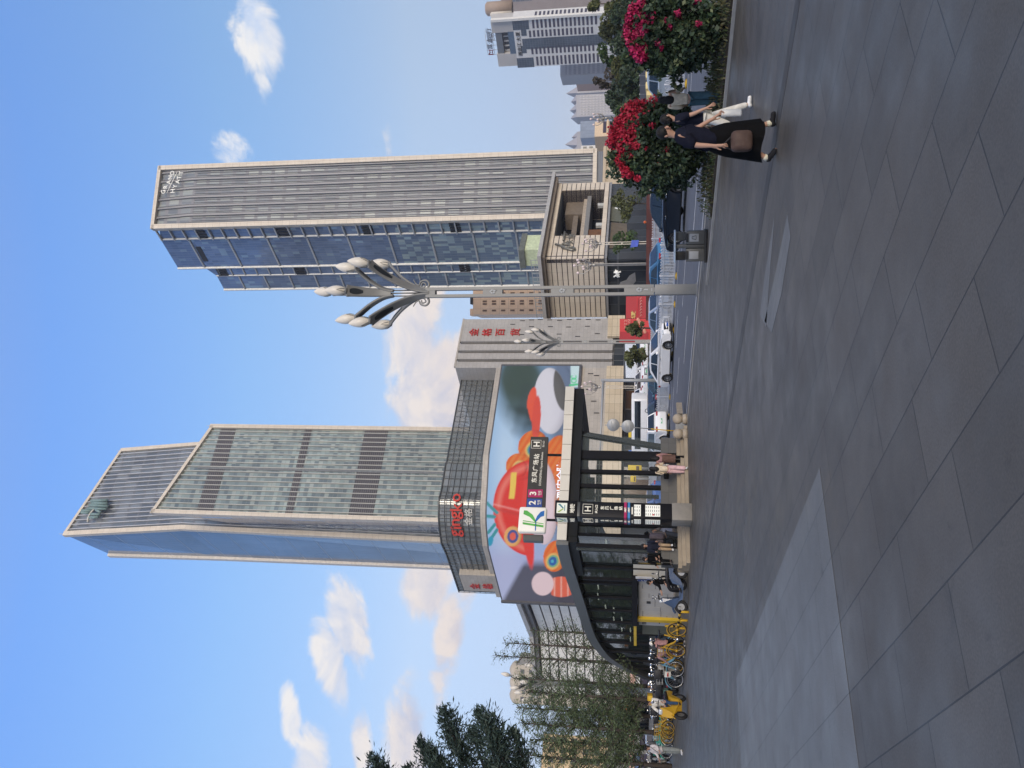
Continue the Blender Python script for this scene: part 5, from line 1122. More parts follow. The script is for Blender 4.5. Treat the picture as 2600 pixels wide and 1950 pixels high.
# bouquet lamps across the road
bq = pm('bouquet_metal', (.33, .31, .28), .4, .3); bqg = pm('bouquet_globe', (.66, .55, .52), .35)
fl = None
def bouquet():
    t = thing('bouquet_lamp', '', 'street lamp', (0, 0, 0), group='bouquet lamps across the road')
    mb = MB()
    for k in (-1, 1): mb.box((k*.13, 0, 3.1), (.08, .12, 6.2))
    for z in (.4, 2.0, 3.6, 5.2): mb.box((0, 0, z), (.20, .10, .14))
    mb.lathe([(.16, 6.1), (.2, 6.3), (.12, 6.5), (.18, 6.8), (0, 6.9)], 10); mb.build('post', bq, t, local=True)
    for k in range(7):
        an = k*2*math.pi/6; r_ = (.95 if k % 2 else .7) if k < 6 else .05; zt0 = (7.9 if k % 2 else 7.3) if k < 6 else 8.3
        u = V((math.cos(an), math.sin(an), 0)); mb = MB(); pp = bez([u*.1+Z*6.5, u*r_*.55+Z*6.75, u*r_+Z*(zt0-.45), u*r_*.9+Z*zt0], 5)
        mb.tube(pp, [.07-.035*i/len(pp) for i in range(len(pp))], 6); mb.tube(bez([u*.3+Z*6.7, u*r_*.75+Z*7.0, u*r_*.5+Z*7.3, u*r_*.35+Z*7.1], 5), .04, 5); mb.build('branch', bq, t, local=True)
        mb = MB(); mb.ball(u*r_*.9+Z*(zt0+.14), (.15, .15, .18), 10, 6); mb.build('globe', bqg, t, local=True)
    return t
bl0 = None
for X, Y, d_, lb_ in ((1600, 617, 104, 'bouquet lamp with a blue banner in front of the podium terrace'), (1600, 671, 92, 'bouquet lamp in front of the shaded podium side'), (1600, 983, 104, 'bouquet lamp before the pale panel band under the video screen'), (1600, 297, 118, 'bouquet lamp standing above the red flowering bush')):
    p = at(X, Y, d_)
    if bl0 is None: bl0 = bouquet(); bl0.location = (p.x, p.y, 1.2); bl0['label'] = lb_
    else: dup(bl0, (p.x, p.y, 1.2), R.random()*3, lb_)
bb = thing('lamp_banner', 'small blue banner hung low on a bouquet lamp post', 'banner', tuple(at(1612, 617, 103.6)))
mb = MB(); q = at(1612, 619, 103.6); mb.slab([q+V((-.45, 0, .55)), q+V((.45, 0, .4)), q+V((.45, 0, -.5)), q+V((-.35, 0, -.35))], (0, .05, 0)); mb.build('cloth', pm('banner_blue', (.05, .09, .42), .5), bb)
# grey traffic mast with a long arm
p = flat(at(1640, 966, 72)); tm = thing('traffic_mast', 'plain grey mast with one long horizontal arm beside the road', 'mast', (p.x, p.y, .2))
ztm = at(1532, 966, 72).z; ap_ = at(1534, 1150, 69)
mb = MB(); mb.tube([p+Z*.2, V((p.x, p.y, ztm+.2))], [.17, .12], 10); mb.build('pole', pm('mast_grey', (.33, .34, .34), .45, .2, var=.06), tm)
mb = MB(); mb.tube([V((p.x, p.y, ztm)), V((ap_.x, ap_.y, ztm+.1))], [.11, .06], 8); mb.build('arm', MATS['mast_grey'], tm)
# leaning pole with two round sign backs
p = gnd(1711, 1094); d_ = p.y; sp_ = thing('sign_post', 'leaning pole carrying two round grey sign backs one above the other', 'traffic sign', (p.x, p.y, 0), group=None)
tp = at(1536, 1079, d_); mb = MB(); mb.tube([p, p+(tp-p)*.33], .035, 8, 0); mb.build('pole_base', pm('pole_yellow', (.60, .36, .04), .5), sp_)
mb = MB(); mb.tube([p+(tp-p)*.33, tp], .03, 8); mb.build('pole', MATS['mast_grey'], sp_)
for X, Y in ((1557, 1079), (1594, 1082.5)):
    c = at(X, Y, d_-.04); mb = MB(); mb.lathe([(0, -.012), (.40, -.012), (.415, 0), (.40, .012), (0, .012)], 28, c, 0, Matrix.Rotation(math.radians(90), 3, 'X')); mb.box(c+V((0, -.02, .12)), (.5, .02, .05)); mb.box(c+V((0, -.02, -.12)), (.5, .02, .05)); mb.build('sign_disc', pm('sign_back', (.29, .30, .305), .45, .3, var=.1), sp_)

# ================================================================ metro entrance canopy
FL = at(1416, 1373, 36.3); FR = at(1437, 984, 40.1); ez = (FL.z+FR.z)/2; FL.z = FR.z = 0
eN = (FR-FL).normalized(); eU = V((-eN.y, eN.x, 0)); cwid = (FR-FL).length
met = thing('metro_entrance', 'dark glass metro station entrance whose roof curves down to the ground at the left', 'station entrance', tuple(FL+eN*2+eU*4))
prof = [(0.0, ez), (2.0, ez)]
for X, Y in ((1440, 1460), (1464, 1529), (1479, 1575), (1494, 1612), (1513, 1641), (1535, 1664.6), (1582, 1694), (1640, 1719), (1700, 1738)):
    q = onpl(X, Y, FL, eN); prof.append(((q-FL).dot(eU), q.z))
prof[1] = (prof[2][0]*.5, ez+.02)
P2 = [V((a_, b_, 0)) for a_, b_ in prof]; P2 = smooth_poly(P2, 5); prof = [(q.x, q.y) for q in P2]
def roofband(u0, u1, dz0, dz1, mat, name, tsel=None):
    mb = MB(); pr = prof if tsel is None else [q for q in prof if tsel[0] <= q[0] <= tsel[1]]; n = len(pr); vs = []
    for a_, b_ in pr:
        for (u, dz) in ((u0, dz0), (u1, dz0), (u1, dz1), (u0, dz1)): vs.append(FL+eN*u+eU*a_+Z*max(b_+dz, .01))
    fs = []
    for i in range(n-1):
        for k in range(4): fs.append((i*4+k, i*4+(k+1) % 4, i*4+4+(k+1) % 4, i*4+4+k))
    fs += [(3, 2, 1, 0), (4*n-4, 4*n-3, 4*n-2, 4*n-1)]; mb.add(vs, fs); return mb.build(name, mat, met)
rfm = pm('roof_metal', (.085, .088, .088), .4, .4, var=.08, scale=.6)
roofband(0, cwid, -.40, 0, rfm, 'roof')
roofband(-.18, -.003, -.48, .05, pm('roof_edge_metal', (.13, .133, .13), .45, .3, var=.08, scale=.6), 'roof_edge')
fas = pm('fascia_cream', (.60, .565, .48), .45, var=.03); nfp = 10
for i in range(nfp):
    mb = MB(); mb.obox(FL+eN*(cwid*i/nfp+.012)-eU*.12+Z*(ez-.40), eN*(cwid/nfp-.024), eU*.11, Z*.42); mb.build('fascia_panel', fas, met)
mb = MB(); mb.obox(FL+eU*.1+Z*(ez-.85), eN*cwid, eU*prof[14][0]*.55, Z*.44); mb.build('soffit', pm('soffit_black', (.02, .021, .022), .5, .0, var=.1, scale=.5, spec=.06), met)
pl0 = lambda X, Y, t=0.35: onpl(X, Y, FL+eU*t, eU)
un = lambda X, Y, t=.35: (pl0(X, Y, t)-FL).dot(eN)
blk = pm('post_black', (.012, .012, .014), .5, .0, var=.1, spec=.06)
ztopp = ez-.8; zpl = pl0(1678, 1250).z
for Y, w_ in ((1157, .42), (1199, .17), (1236, .17), (1333, .17), (1362, .17), (1389, .17)):
    u = un(1600, Y); mb = MB(); mb.obox(FL+eN*(u-w_/2)+eU*.3+Z*zpl, eN*w_, eU*.22, Z*(ztopp-zpl)); mb.build('post', blk, met)
for Y in (1157, 1236, 1320, 1389):
    u = un(1600, Y); mb = MB(); mb.obox(FL+eN*(u-.06)+eU*5.2+Z*zpl, eN*.14, eU*.2, Z*(ztopp-zpl)); mb.build('post', blk, met)
a_ = pl0(1475, 1106); b_ = pl0(1680, 1139); mb = MB(); mb.obox(a_, b_-a_, eN*.24, eU*.22); mb.build('raking_post', blk, met)
cg_ = glassm('clear_glass', (.35, .42, .40), .06, .03); dg_ = glassm('smoked_glass', (.022, .03, .027), .90, .04)
u0 = un(1600, 1150); u1 = un(1600, 1400)
mb = MB(); mb.obox(FL+eN*u1+eU*.42+Z*zpl, eN*(u0-u1), eU*.03, Z*(ztopp-zpl)); mb.build('front_glass', cg_, met)
c_ = pl0(1458, 1100); d2_ = pl0(1679, 1126)
mb = MB(); mb.slab([pl0(1476, 1108), pl0(1480, 1156), pl0(1678, 1156), pl0(1679, 1139)], eU*.03); mb.build('raking_glass', cg_, met)
mb = MB(); mb.slab([pl0(1492, 1098, .2), pl0(1476, 1106, .2), pl0(1679, 1139, .2), pl0(1679, 1118, .2)], eU*.03); mb.build('raking_glass', cg_, met)
# smoked side glass following the roof
mb = MB(); pr = [q for q in prof]; vs = []
for i in range(len(pr)-1):
    (t0, z0), (t1, z1) = pr[i], pr[i+1]
    mb.face([FL+eN*.25+eU*t1+Z*.02, FL+eN*.25+eU*t0+Z*.02, FL+eN*.25+eU*t0+Z*max(z0-.3, .03), FL+eN*.25+eU*t1+Z*max(z1-.3, .03)])
mb.build('side_glass', dg_, met)
k = 0
for t in np.arange(1.4, prof[-1][0]-2, 2.6):
    zt__ = np.interp(t, [q[0] for q in prof], [q[1] for q in prof])-.4
    if zt__ < .8: continue
    mb = MB(); mb.obox(FL+eN*.12+eU*t, eN*.1, eU*.28, Z*zt__); mb.build('side_post', blk, met)
led = emis('led_tube', (.85, .95, .80), 1.1)
for X, Y in ((1520, 1489), (1520, 1516), (1539, 1544), (1560, 1551), (1560, 1574), (1580, 1575), (1580, 1601), (1602, 1602), (1602, 1624), (1541, 1380)):
    c = onpl(X, Y, FL+eN*1.6, eN); mb = MB(); mb.obox(c-eU*.62, eU*1.25, eN*.06, Z*.07); mb.build('light_tube', led, met)
for Y0, Y1, X in ((1150, 1194, 1476), (1222, 1262, 1473), (1318, 1352, 1469)):
    a_ = onpl(X, Y1, FL+eU*1.0, eU); b_ = onpl(X, Y0, FL+eU*1.0, eU); mb = MB(); mb.obox(a_, b_-a_, eU*.08, Z*.06); mb.build('light_tube', led, met)
perf = tiles('perforated', (.03, .03, .03), (.03, .03, .03), (.20, .20, .175), .34, .16, .05, off=0, rough=.5, bump=0)
u_a = un(1520, 1390, 4.5); u_b = un(1520, 1165, 4.5); za = onpl(1527, 1250, FL+eU*4.5, eU).z; zb2 = onpl(1512, 1250, FL+eU*4.5, eU).z
mb = MB(); mb.obox(FL+eN*u_a+eU*4.5+Z*za, eN*(u_b-u_a), eU*.2, Z*(zb2-za)); mb.build('perforated_beam', perf, met)
for Y0, Y1 in ((1212, 1266), (1322, 1362)):
    a_ = onpl(1510, Y1, FL+eU*2, eU); b_ = onpl(1510, Y0, FL+eU*2, eU); h_ = onpl(1491, Y0, FL+eU*2, eU).z-a_.z; mb = MB(); mb.obox(a_, b_-a_, eU*.15, Z*h_); mb.build('hanging_sign', blk, met)
# granite plinth and beige steps
gran = tiles('plinth_granite', (.085, .083, .078), (.10, .098, .09), (.05, .05, .05), 1.2, .8, .008, off=0, rough=.4, blotch=.12, bump=.1); step = pm('step_stone', (.27, .225, .165), .65, var=.15, scale=2)
for Ya, Yb in ((1150, 1112), (1330, 1165), (1432, 1393)):
    ua = un(1700, Ya, 0); ub = un(1700, Yb, 0); mb = MB(); mb.obox(FL+eN*ua+eU*.0+Z*.0, eN*(ub-ua), eU*.55, Z*zpl); mb.build('plinth', gran, met)
for i in range(3):
    ua = un(1730, 1440, -.5); ub = un(1730, 1095, -.5); mb = MB(); mb.obox(FL+eN*ua-eU*(.36*(3-i)), eN*(ub-ua), eU*.36, Z*.15*(i+1)); mb.build('step', step, met)
mb = MB(); ua = un(1730, 1450, .5); ub = un(1730, 1110, .5); mb.obox(FL+eN*ua+eU*.56, eN*(ub-ua), eU*6, Z*.44); mb.build('landing', step, met)
# lit station sign on the roof
sg_ = thing('station_sign', 'long dark station name board with a white logo box standing on the metro roof', 'sign', tuple(pl0(1400, 1240, .1)))
S = lambda x, y, o=0.0: onpl(1300+x/5.354, 1090+y/5.354, FL+eU*(.1-o), eU)
mb = MB(); mb.slab([S(188, 1080), S(255, 100), S(493, 105), S(450, 1080)], eU*.18); mb.build('board', pm('board_grey', (.055, .052, .048), .5, spec=.1), sg_)
kb_ = [S(105, 1070, .25), S(455, 1090, .25), S(440, 1420, .25), S(92, 1400, .25)]
mid = (kb_[0]+kb_[2])/2; kw = (S(280, 1070)-S(280, 1410)).length; kh = (S(98, 1240)-S(470, 1240)).length
KM = Matrix((eN, eU, Z)).transposed()
mb = MB(); mb.rbox(S(282, 1240, .2), (kw, .34, kh), .09, 0, seg=3, M=KM); mb.build('logo_box', pm('logo_white', (.66, .64, .57), .35, emit=(.8, .78, .7), es=.10, var=.03), sg_)
def logo(parent, S_, eps):
    gm_ = pm('logo_green', (.09, .36, .07), .4); bm_ = pm('logo_blue', (.02, .13, .40), .4)
    mb = MB()
    for pts in ([(165, 1100), (205, 1105), (280, 1160), (330, 1255), (318, 1268), (240, 1190), (155, 1150)],): mb.slab([S_(x, y, eps) for x, y in pts], eU*.02)
    mb.build('logo_leaf', gm_, parent)
    for pts in ([(145, 1262), (428, 1305), (425, 1332), (145, 1288)], [(148, 1236), (428, 1280), (428, 1288), (148, 1246)]):
        mb = MB(); mb.slab([S_(x, y, eps) for x, y in pts], eU*.02); mb.build('logo_stripe', gm_, parent)
    mb = MB(); mb.slab([S_(x, y, eps) for x, y in [(440, 1105), (435, 1175), (390, 1190), (332, 1250), (318, 1268), (312, 1245), (340, 1180), (390, 1120)]], eU*.02); mb.slab([S_(x, y, eps) for x, y in [(316, 1262), (330, 1262), (324, 1375), (310, 1375)]], eU*.02); mb.build('logo_tail', bm_, parent)
logo(sg_, S, .39)
mb = MB(); mb.slab([S(150, 1425, -.05), S(420, 1435, -.05), S(415, 1520, -.05), S(150, 1510, -.05)], eU*.3); mb.build('side_box', rfm, sg_)
for (pts, col, nm_) in (([(220, 818), (418, 818), (415, 925), (215, 922)], (.36, .02, .10), 'crimson'), ([(207, 940), (410, 948), (405, 1057), (203, 1055)], (.03, .07, .26), 'navy')):
    mb = MB(); mb.slab([S(x, y, .02) for x, y in pts], eU*.02); mb.build('line_tile', pm('tile_'+nm_, col, .4, var=.03), sg_)
sw = pm('sign_white', (.66, .63, .54), .4, emit=(.8, .76, .62), es=.10, var=.02)
def ptx(s, x, y, size, parent, S_=S, mat=sw, fit=None, eps=.06, bold=.0, xd=None):
    mb = MB(); puttext(mb, s, size, S_(x, y, eps), xd or eN, Z, bold=bold, extrude=.006, fit=fit); mb.build('lettering', mat, parent)
ptx('3', 285, 872, .42, sg_, bold=.01); ptx('2', 275, 998, .42, sg_, bold=.01); ptx('号线', 372, 868, .12, sg_); ptx('号线', 360, 995, .12, sg_); ptx('Line 3', 395, 868, .07, sg_); ptx('Line 2', 388, 995, .07, sg_)
for k, ch in enumerate('东风广场站'): ptx(ch, 300+k*8.5, 690-k*80, .27, sg_, bold=.004)
ptx('DONGFENG Square Station', 400, 535, .15, sg_, fit=(S(400, 310)-S(400, 760)).length)
ptx('H', 335, 202, .40, sg_, bold=.01); ptx('出入口', 428, 200, .11, sg_)
mb = MB(); mb.tube([S(268, 148, .06), S(398, 148, .06), S(392, 258, .06), S(262, 256, .06), S(268, 148, .06)], .012, 4); mb.build('letter_frame', sw, sg_)
for y in (355, 1240):
    mb = MB(); t_ = S(470, y, -.05); mb.obox(V((t_.x, t_.y, ez)), eN*.09, eU*.09, Z*(t_.z-ez+.1)); mb.build('leg', blk, sg_)
# totem
tb_ = gnd(1757.5, 1300); TH = 33.0; tot = thing('metro_totem', 'tall black metro totem on a grey stone plinth with lit maps', 'sign pillar', tuple(tb_))
nx = V((math.cos(math.radians(29.5)), math.sin(math.radians(29.5)), 0)); ny = V((-nx.y, nx.x, 0)); td = tb_.y
tz = lambda X: at(X, 1300, td+.2).z
ctr = flat(tb_)+ny*.34; TM = Matrix((nx, ny, Z)).transposed()
mb = MB(); mb.rbox(ctr+Z*tz(1706)/2, (.72, .72, tz(1706)), .015, M=TM); mb.build('plinth', pm('totem_stone', (.20, .185, .16), .55, var=.12, scale=3), tot)
tbk = pm('totem_black', (.010, .010, .012), .4, .0, var=.08, scale=1, spec=.12)
mb = MB(); z0, z1 = tz(1706), tz(1474); mb.rbox(ctr+Z*(z0+z1)/2, (.66, .66, z1-z0), .02, M=TM); mb.build('shaft', tbk, tot)
mb = MB(); z0, z1 = tz(1474), tz(1466); mb.rbox(ctr+Z*(z0+z1)/2, (.60, .60, z1-z0), .01, M=TM); mb.build('neck', rfm, tot)
mb = MB(); z0, z1 = tz(1466), tz(1410); mb.rbox(ctr+Z*(z0+z1)/2, (.70, .70, z1-z0), .03, M=TM); mb.build('head', tbk, tot)
hw = .335
for face, (xd, nd) in enumerate(((nx, -ny), (-ny, -nx))):
    base_ = ctr+nd*(hw+.004); sub = lambda du, X: base_+xd*du+Z*tz(X)
    def panel(name, w_, X0, X1, mat, o=.0, du=0.0):
        mb = MB(); mb.obox(sub(du-w_/2, X1)+nd*o, xd*w_, nd*.012, Z*(tz(X0)-tz(X1))); return mb.build(name, mat, tot)
    mp_ = pm('map_white', (.64, .64, .58), .4, emit=(.85, .85, .75), es=.16, var=.03)
    panel('logo_panel', .44, 1415, 1441, pm('logo_panel_white', (.60, .62, .54), .4, emit=(.8, .85, .7), es=.10, var=.05), .02)
    mb = MB(); mb.obox(sub(-.12, 1436)+nd*.035, xd*.24, nd*.006, Z*.03); mb.slab([sub(-.02, 1430)+nd*.035, sub(.16, 1418)+nd*.035, sub(.18, 1423)+nd*.035, sub(.0, 1433)+nd*.035], nd*.006); mb.build('logo_tail', pm('logo_teal', (.04, .18, .22), .4), tot)
    mb = MB(); mb.slab([sub(-.02, 1430)+nd*.035, sub(-.17, 1417)+nd*.035, sub(-.18, 1422)+nd*.035, sub(-.04, 1433)+nd*.035], nd*.006); mb.build('logo_leaf', pm('logo_lime', (.30, .42, .08), .4), tot)
    def tt(s, du, X, size, mat=sw, vert=False, fit=None):
        mb = MB(); puttext(mb, s, size, sub(du, X)+nd*.025, xd, Z, extrude=.004, bold=.004, fit=fit); mb.build('lettering', mat, tot)
    tt('地铁', 0, 1454, .2); tt('H', 0, 1493.5, .36); tt('出入口', 0, 1515, .12)
    mb = MB(); q = [sub(-.2, 1481)+nd*.02, sub(.2, 1481)+nd*.02, sub(.2, 1506)+nd*.02, sub(-.2, 1506)+nd*.02]; mb.tube(q+[q[0]], .012, 4); mb.build('letter_frame', sw, tot)
    for k, ch in enumerate('东风广场站'): tt(ch, .06, 1530+k*11.6, .16)
    panel('line_band', .66, 1585, 1591.5, pm('tile_crimson', (.36, .02, .10), .4)); panel('line_band', .66, 1594, 1600, pm('tile_blue', (.05, .20, .42), .4))
    tt('3号线', 0, 1588, .08); tt('2号线', 0, 1597, .08)
    for X0, X1, rows in ((1610, 1627, 3), (1638.5, 1676, 7)):
        o = panel('map_panel', .48, X0, X1, mp_)
        mb = MB()
        for r_ in range(rows):
            for c_ in range(3):
                X = X0+(X1-X0)*(r_+.5)/rows; mb.obox(sub(-.2+c_*.15, X)+nd*.013, xd*.09, nd*.003, Z*.022)
        mb.build('map_print', pm('map_ink', (.10, .11, .12), .5), o)
        if rows == 7:
            mb = MB(); mb.obox(sub(-.2, 1661)+nd*.014, xd*.06, nd*.003, Z*.07); mb.build('map_mark', pm('map_red', (.5, .04, .05), .5), o)
    mb = MB(); mb.obox(sub(-.17, 1607), xd*.3, nd*.012, Z*.05); mb.build('caption', sw, tot)
# ================================================================ stone spheres and edging stones by the steps
sph = pm('sphere_stone', (.34, .285, .215), .65, var=.14, scale=5, bump=.1)
st0 = None
for X, Y, lb_ in ((1744, 1064, 'pale stone sphere bollard nearer the road'), (1745, 1102, 'pale stone sphere bollard beside the metro plinth')):
    p = gnd(X, Y)
    if st0 is None:
        st0 = thing('stone_bollard', lb_, 'bollard', tuple(p), group='stone sphere bollards'); mb = MB(); mb.ball((0, 0, .40), .235, 22, 14); mb.build('ball', sph, st0, local=True); mb = MB(); mb.lathe([(0, 0), (.235, 0), (.24, .1), (.2, .2), (0, .2)], 20); mb.build('base', sph, st0, local=True)
    else: dup(st0, tuple(p), .7, lb_)
wdg = pm('wedge_stone', (.30, .30, .29), .65, var=.1, scale=3)
for i, (X, Y, lb_) in enumerate(((1738, 1083, 'small grey stone wedge between the two sphere bollards'), (1738, 1121, 'grey stone wedge at the end of the metro steps'))):
    p = gnd(X, Y); o = MB(); o.prism([(p.x-.3, p.y-.1), (p.x+.3, p.y-.1), (p.x+.1, p.y+.4)], 0, .42); q = o.build('stone_wedge', wdg); tag(q, lb_, 'stone block')
p = gnd(1731, 1022); q_ = gnd(1734, 1050); mb = MB(); mb.obox(p, q_-p, eU*.3, Z*.28); tag(mb.build('stone_kerb_block', sph), 'short pale stone block lying beside the sphere bollards', 'stone block')
# ================================================================ twin litter bin
p = gnd(1796, 625); bn = thing('litter_bin', 'grey metal twin litter bin with a pale blue canopy tray at the hedge end', 'litter bin', tuple(p)); br_z = -.25
BM = Matrix.Rotation(br_z, 3, 'Z'); q = lambda x, y, z: BM@V((x, y, z))+p
bgm = pm('bin_grey', (.115, .115, .108), .4, .3, var=.1, scale=2); bgd = pm('bin_dark', (.03, .03, .03), .5)
mb = MB(); mb.rbox(q(0, .22, .05), (1.0, .46, .07), .01, M=BM); mb.build('base', bgd, bn)
for sx in (-1, 1):
    mb = MB(); mb.rbox(q(sx*.265, .22, .36), (.40, .42, .56), .02, M=BM); o = mb.build('bin', bgm, bn)
    mb = MB(); mb.rbox(q(sx*.265, .0, .40), (.24, .014, .28), .004, M=BM); mb.build('notice', pm('bin_notice', (.33, .335, .33), .4), o)
    mb = MB(); mb.rbox(q(sx*.265, .0, .61), (.26, .02, .06), .004, M=BM); mb.build('slot', bgd, o)
mb = MB()
mb.tube([q(.265, -.012, .34), q(.265+.06, -.012, .34), q(.265+.03, -.012, .46), q(.265-.03, -.012, .46), q(.265-.06, -.012, .34), q(.265, -.012, .34)], .008, 4); mb.build('bin_symbol', bgd, bn)
mb = MB(); mb.rbox(q(0, .22, .5), (.11, .30, .86), .01, M=BM); mb.build('centre_post', bgm, bn)
for sx in (-1, 1):
    mb = MB(); mb.rbox(q(sx*.3, .26, .80), (.26, .2, .30), .01, M=BM); mb.build('back_panel', bgd if sx < 0 else bgm, bn)
mb = MB(); mb.rbox(q(0, .2, .97), (.98, .5, .05), .012, M=BM); mb.build('canopy', pm('canopy_blue', (.36, .44, .52), .35, .2), bn)
# ================================================================ railings along the road
rw = pm('rail_white', (.62, .63, .64), .4, var=.08); ry = pm('foot_yellow', (.52, .33, .03), .6)
def rail_panel(grp):
    t = thing('railing_section', '', 'railing', (0, 0, 0), group=grp); mb = MB()
    for z in (.14, .86): mb.box((1.5, 0, z), (2.9, .045, .07))
    for k in range(20): mb.box((.13+k*.145, 0, .555), (.055, .03, .83))
    for k in range(10): mb.tube([(.13+k*.29+.0725+.0725*math.cos(a_)-.0, 0, 0.97+.09*math.sin(a_)) for a_ in (0, .8, 1.57, 2.34, 3.14)], .024, 4, sm=False)
    mb.build('bars', rw, t, local=True); mb = MB(); mb.box((0, 0, .56), (.09, .07, 1.12)); mb.build('post', rw, t, local=True)
    mb = MB(); mb.lathe([(0, 0), (.26, 0), (.24, .05), (.1, .09), (0, .1)], 12); mb.build('foot', ry, t, local=True); return t
rp_ = None; ang = math.atan2(UT.y, UT.x)
for line, (s_, t0, n_, gname, lb_) in enumerate(((36.3, 22, 15, 'white railing sections along the near carriageway edge', 'white barred railing section on yellow feet along the nearer carriageway'), (47, 30, 26, 'white railing sections of the farther row', 'white barred railing section in the farther row before the red wall'))):
    for k in range(n_):
        P_ = st(s_, t0+k*3.0, zt(s_)+.005)
        if rp_ is None: rp_ = rail_panel(gname); o = rp_
        else: o = copy_tree(rp_)
        o.location = P_; o.rotation_euler = (0, 0, ang); o['label'] = lb_; o['group'] = gname
# poster panel tied to the near railing
ps = thing('railing_poster', 'pale pink and white poster board tied to the white railing behind the white car', 'poster', tuple(st(36.15, 54, 0)))
mb = MB(); mb.obox(st(36.15, 53.6, .3), UT*1.6, NS*.03, Z*.72); mb.build('board', pm('poster_pale', (.62, .56, .55), .5, var=.2, scale=3), ps)
for k in range(4):
    mb = MB(); c = st(36.13, 53.85+k*.36, .82-.05*(k % 2)); mb.ball(c, (.07, .02, .07), 8, 5); mb.build('flower_print', pm('poster_red', (.42, .05, .07), .5), ps)
# red wall, hoardings
rd = tiles('red_wall_tile', (.20, .065, .045), (.24, .08, .055), (.12, .05, .04), 2.4, .5, .03, off=0, blotch=.15)
mb = MB(); mb.obox(st(52, 47.5, .5), UT*21, NS*.4, Z*(1.83-.5)); tag(mb.build('red_wall', rd), 'long low reddish brown wall across the road behind both railings', 'wall')
hr = pm('hoarding_red', (.36, .02, .03), .5, var=.12, scale=.4); hr2 = pm('hoarding_bright', (.52, .03, .035), .5, var=.1, scale=.4)
def hoard(label, Y0, Y1, X0, X1, d_, mat):
    a = at(X1, Y1, d_); b = at(X1, Y0, d_+.6); t = thing('red_hoarding', label, 'hoarding', (a.x, a.y, 1.2)); zt1 = at(X0, Y1, d_).z
    a.z = b.z = 1.2; mb = MB(); mb.obox(a, b-a, V((0, .25, 0)), Z*(zt1-1.2)); mb.build('board', mat, t); return t, a, (b-a).normalized()
gold = pm('gold_letter', (.60, .45, .14), .4); pkw = pm('pink_letter', (.66, .42, .34), .45)
t1, a1, e1_ = hoard('wide dark red hoarding with gold characters beside the street lamp post', 752, 808, 1589, 1642, 108, hr)
f1 = lambda X, Y: onpl(X, Y, a1-V((0, .04, 0)), V((0, 1, 0)))
for ch, Y in (('华', 803), ('致', 795)):
    mb = MB(); puttext(mb, ch, .62, f1(1608, Y), e1_, Z, bold=.015, extrude=.02); mb.build('lettering', gold, t1)
mb = MB(); mb.obox(f1(1619, 808), f1(1619, 752)-f1(1619, 808), V((0, .02, 0)), Z*.10); mb.build('stripe', hr2, t1)
for k in range(7):
    mb = MB(); c = f1(1627+.5*(k % 2), 757+k*7.3); mb.tube([c+V((-.14, 0, .1)), c+V((.12, 0, -.04)), c+V((-.02, 0, -.14))], .035, 4); mb.build('pale_stroke', pkw, t1)
t2, a2, e2_ = hoard('tall bright red hoarding with pale script left of the dark red one', 809, 869, 1573, 1645, 107, hr2)
f2 = lambda X, Y: onpl(X, Y, a2-V((0, .04, 0)), V((0, 1, 0)))
mb = MB(); mb.obox(f2(1645, 868)-V((0, .003, 0)), f2(1645, 842)-f2(1645, 868), V((0, .02, 0)), Z*(f2(1574, 850).z-f2(1645, 850).z)); mb.build('dark_panel', hr, t2)
for k, (X, Y) in enumerate(((1588, 815), (1588, 823), (1588, 831), (1597, 813), (1597, 819), (1597, 826))):
    mb = MB(); c = f2(X, Y); mb.tube([c+V((-.15, 0, .14)), c+V((.14, 0, .10)), c+V((-.10, 0, -.14)), c+V((.14, 0, -.12))], .035, 4); mb.build('pale_stroke', pkw, t2)
for k in range(9):
    mb = MB(); c = f2(1620+k*2.2, 811+k*4); mb.ball(c, (.24, .03, .2), 8, 5); mb.build('flower_print', pm('print_peach', (.60, .26, .18), .5), t2)
# pale frames, boxes and low fences on the far side, right
hf = pm('site_grey', (.20, .20, .21), .55, .2, var=.1)
p = flat(at(1640, 262, 92)); q = flat(at(1640, 168, 86)); t = thing('site_fence', 'long dark grey site fence beyond the parked pale car', 'fence', (p.x, p.y, 1.2))
mb = MB(); mb.obox(p+Z*1.2, q-p, V((0, .1, 0)), Z*(at(1624, 215, 89).z-1.2)); mb.build('panel', hf, t)
for k in range(5):
    mb = MB(); c = p+(q-p)*(k/4); mb.obox(c-V((0, .08, 0))+Z*1.2, V((.1, 0, 0)), V((0, .08, 0)), Z*1.45); mb.build('post', MATS['mast_grey'], t)
yb = pm('crate_yellow', (.62, .50, .24), .6, var=.1)
for i, (X, Y, lb_) in enumerate(((1648, 190, 'pale yellow crate under the flowers at far right'), (1648, 221, 'tilted pale yellow crate in the middle of the site'), (1650, 241, 'small yellow crate nearest the red flowering bush'))):
    c = at(X, Y, 78); o = MB(); o.rbox((c.x, c.y, c.z), (.75, .6, .6), .04, rz=.3*i); o.box((c.x, c.y, c.z+.29), (.5, .4, .05), rz=.3*i); q = o.build('site_crate', yb); tag(q, lb_, 'crate')
    mb = MB(); mb.tube([(c.x-.5, c.y, c.z+.2), (c.x-.5, c.y, 1.0-.3)], .03, 5); mb.tube([(c.x-.5, c.y, c.z-.32), (c.x+.6, c.y, c.z-.32)], .03, 5); mb.tube([(c.x+.6, c.y, c.z+.2), (c.x+.6, c.y, .7)], .03, 5); o = mb.build('site_trestle', MATS['mast_grey']); tag(o, ('metal trestle carrying the yellow crate at far right', 'metal trestle under the tilted yellow crate', 'metal trestle beside the red flowering bush')[i], 'trestle')
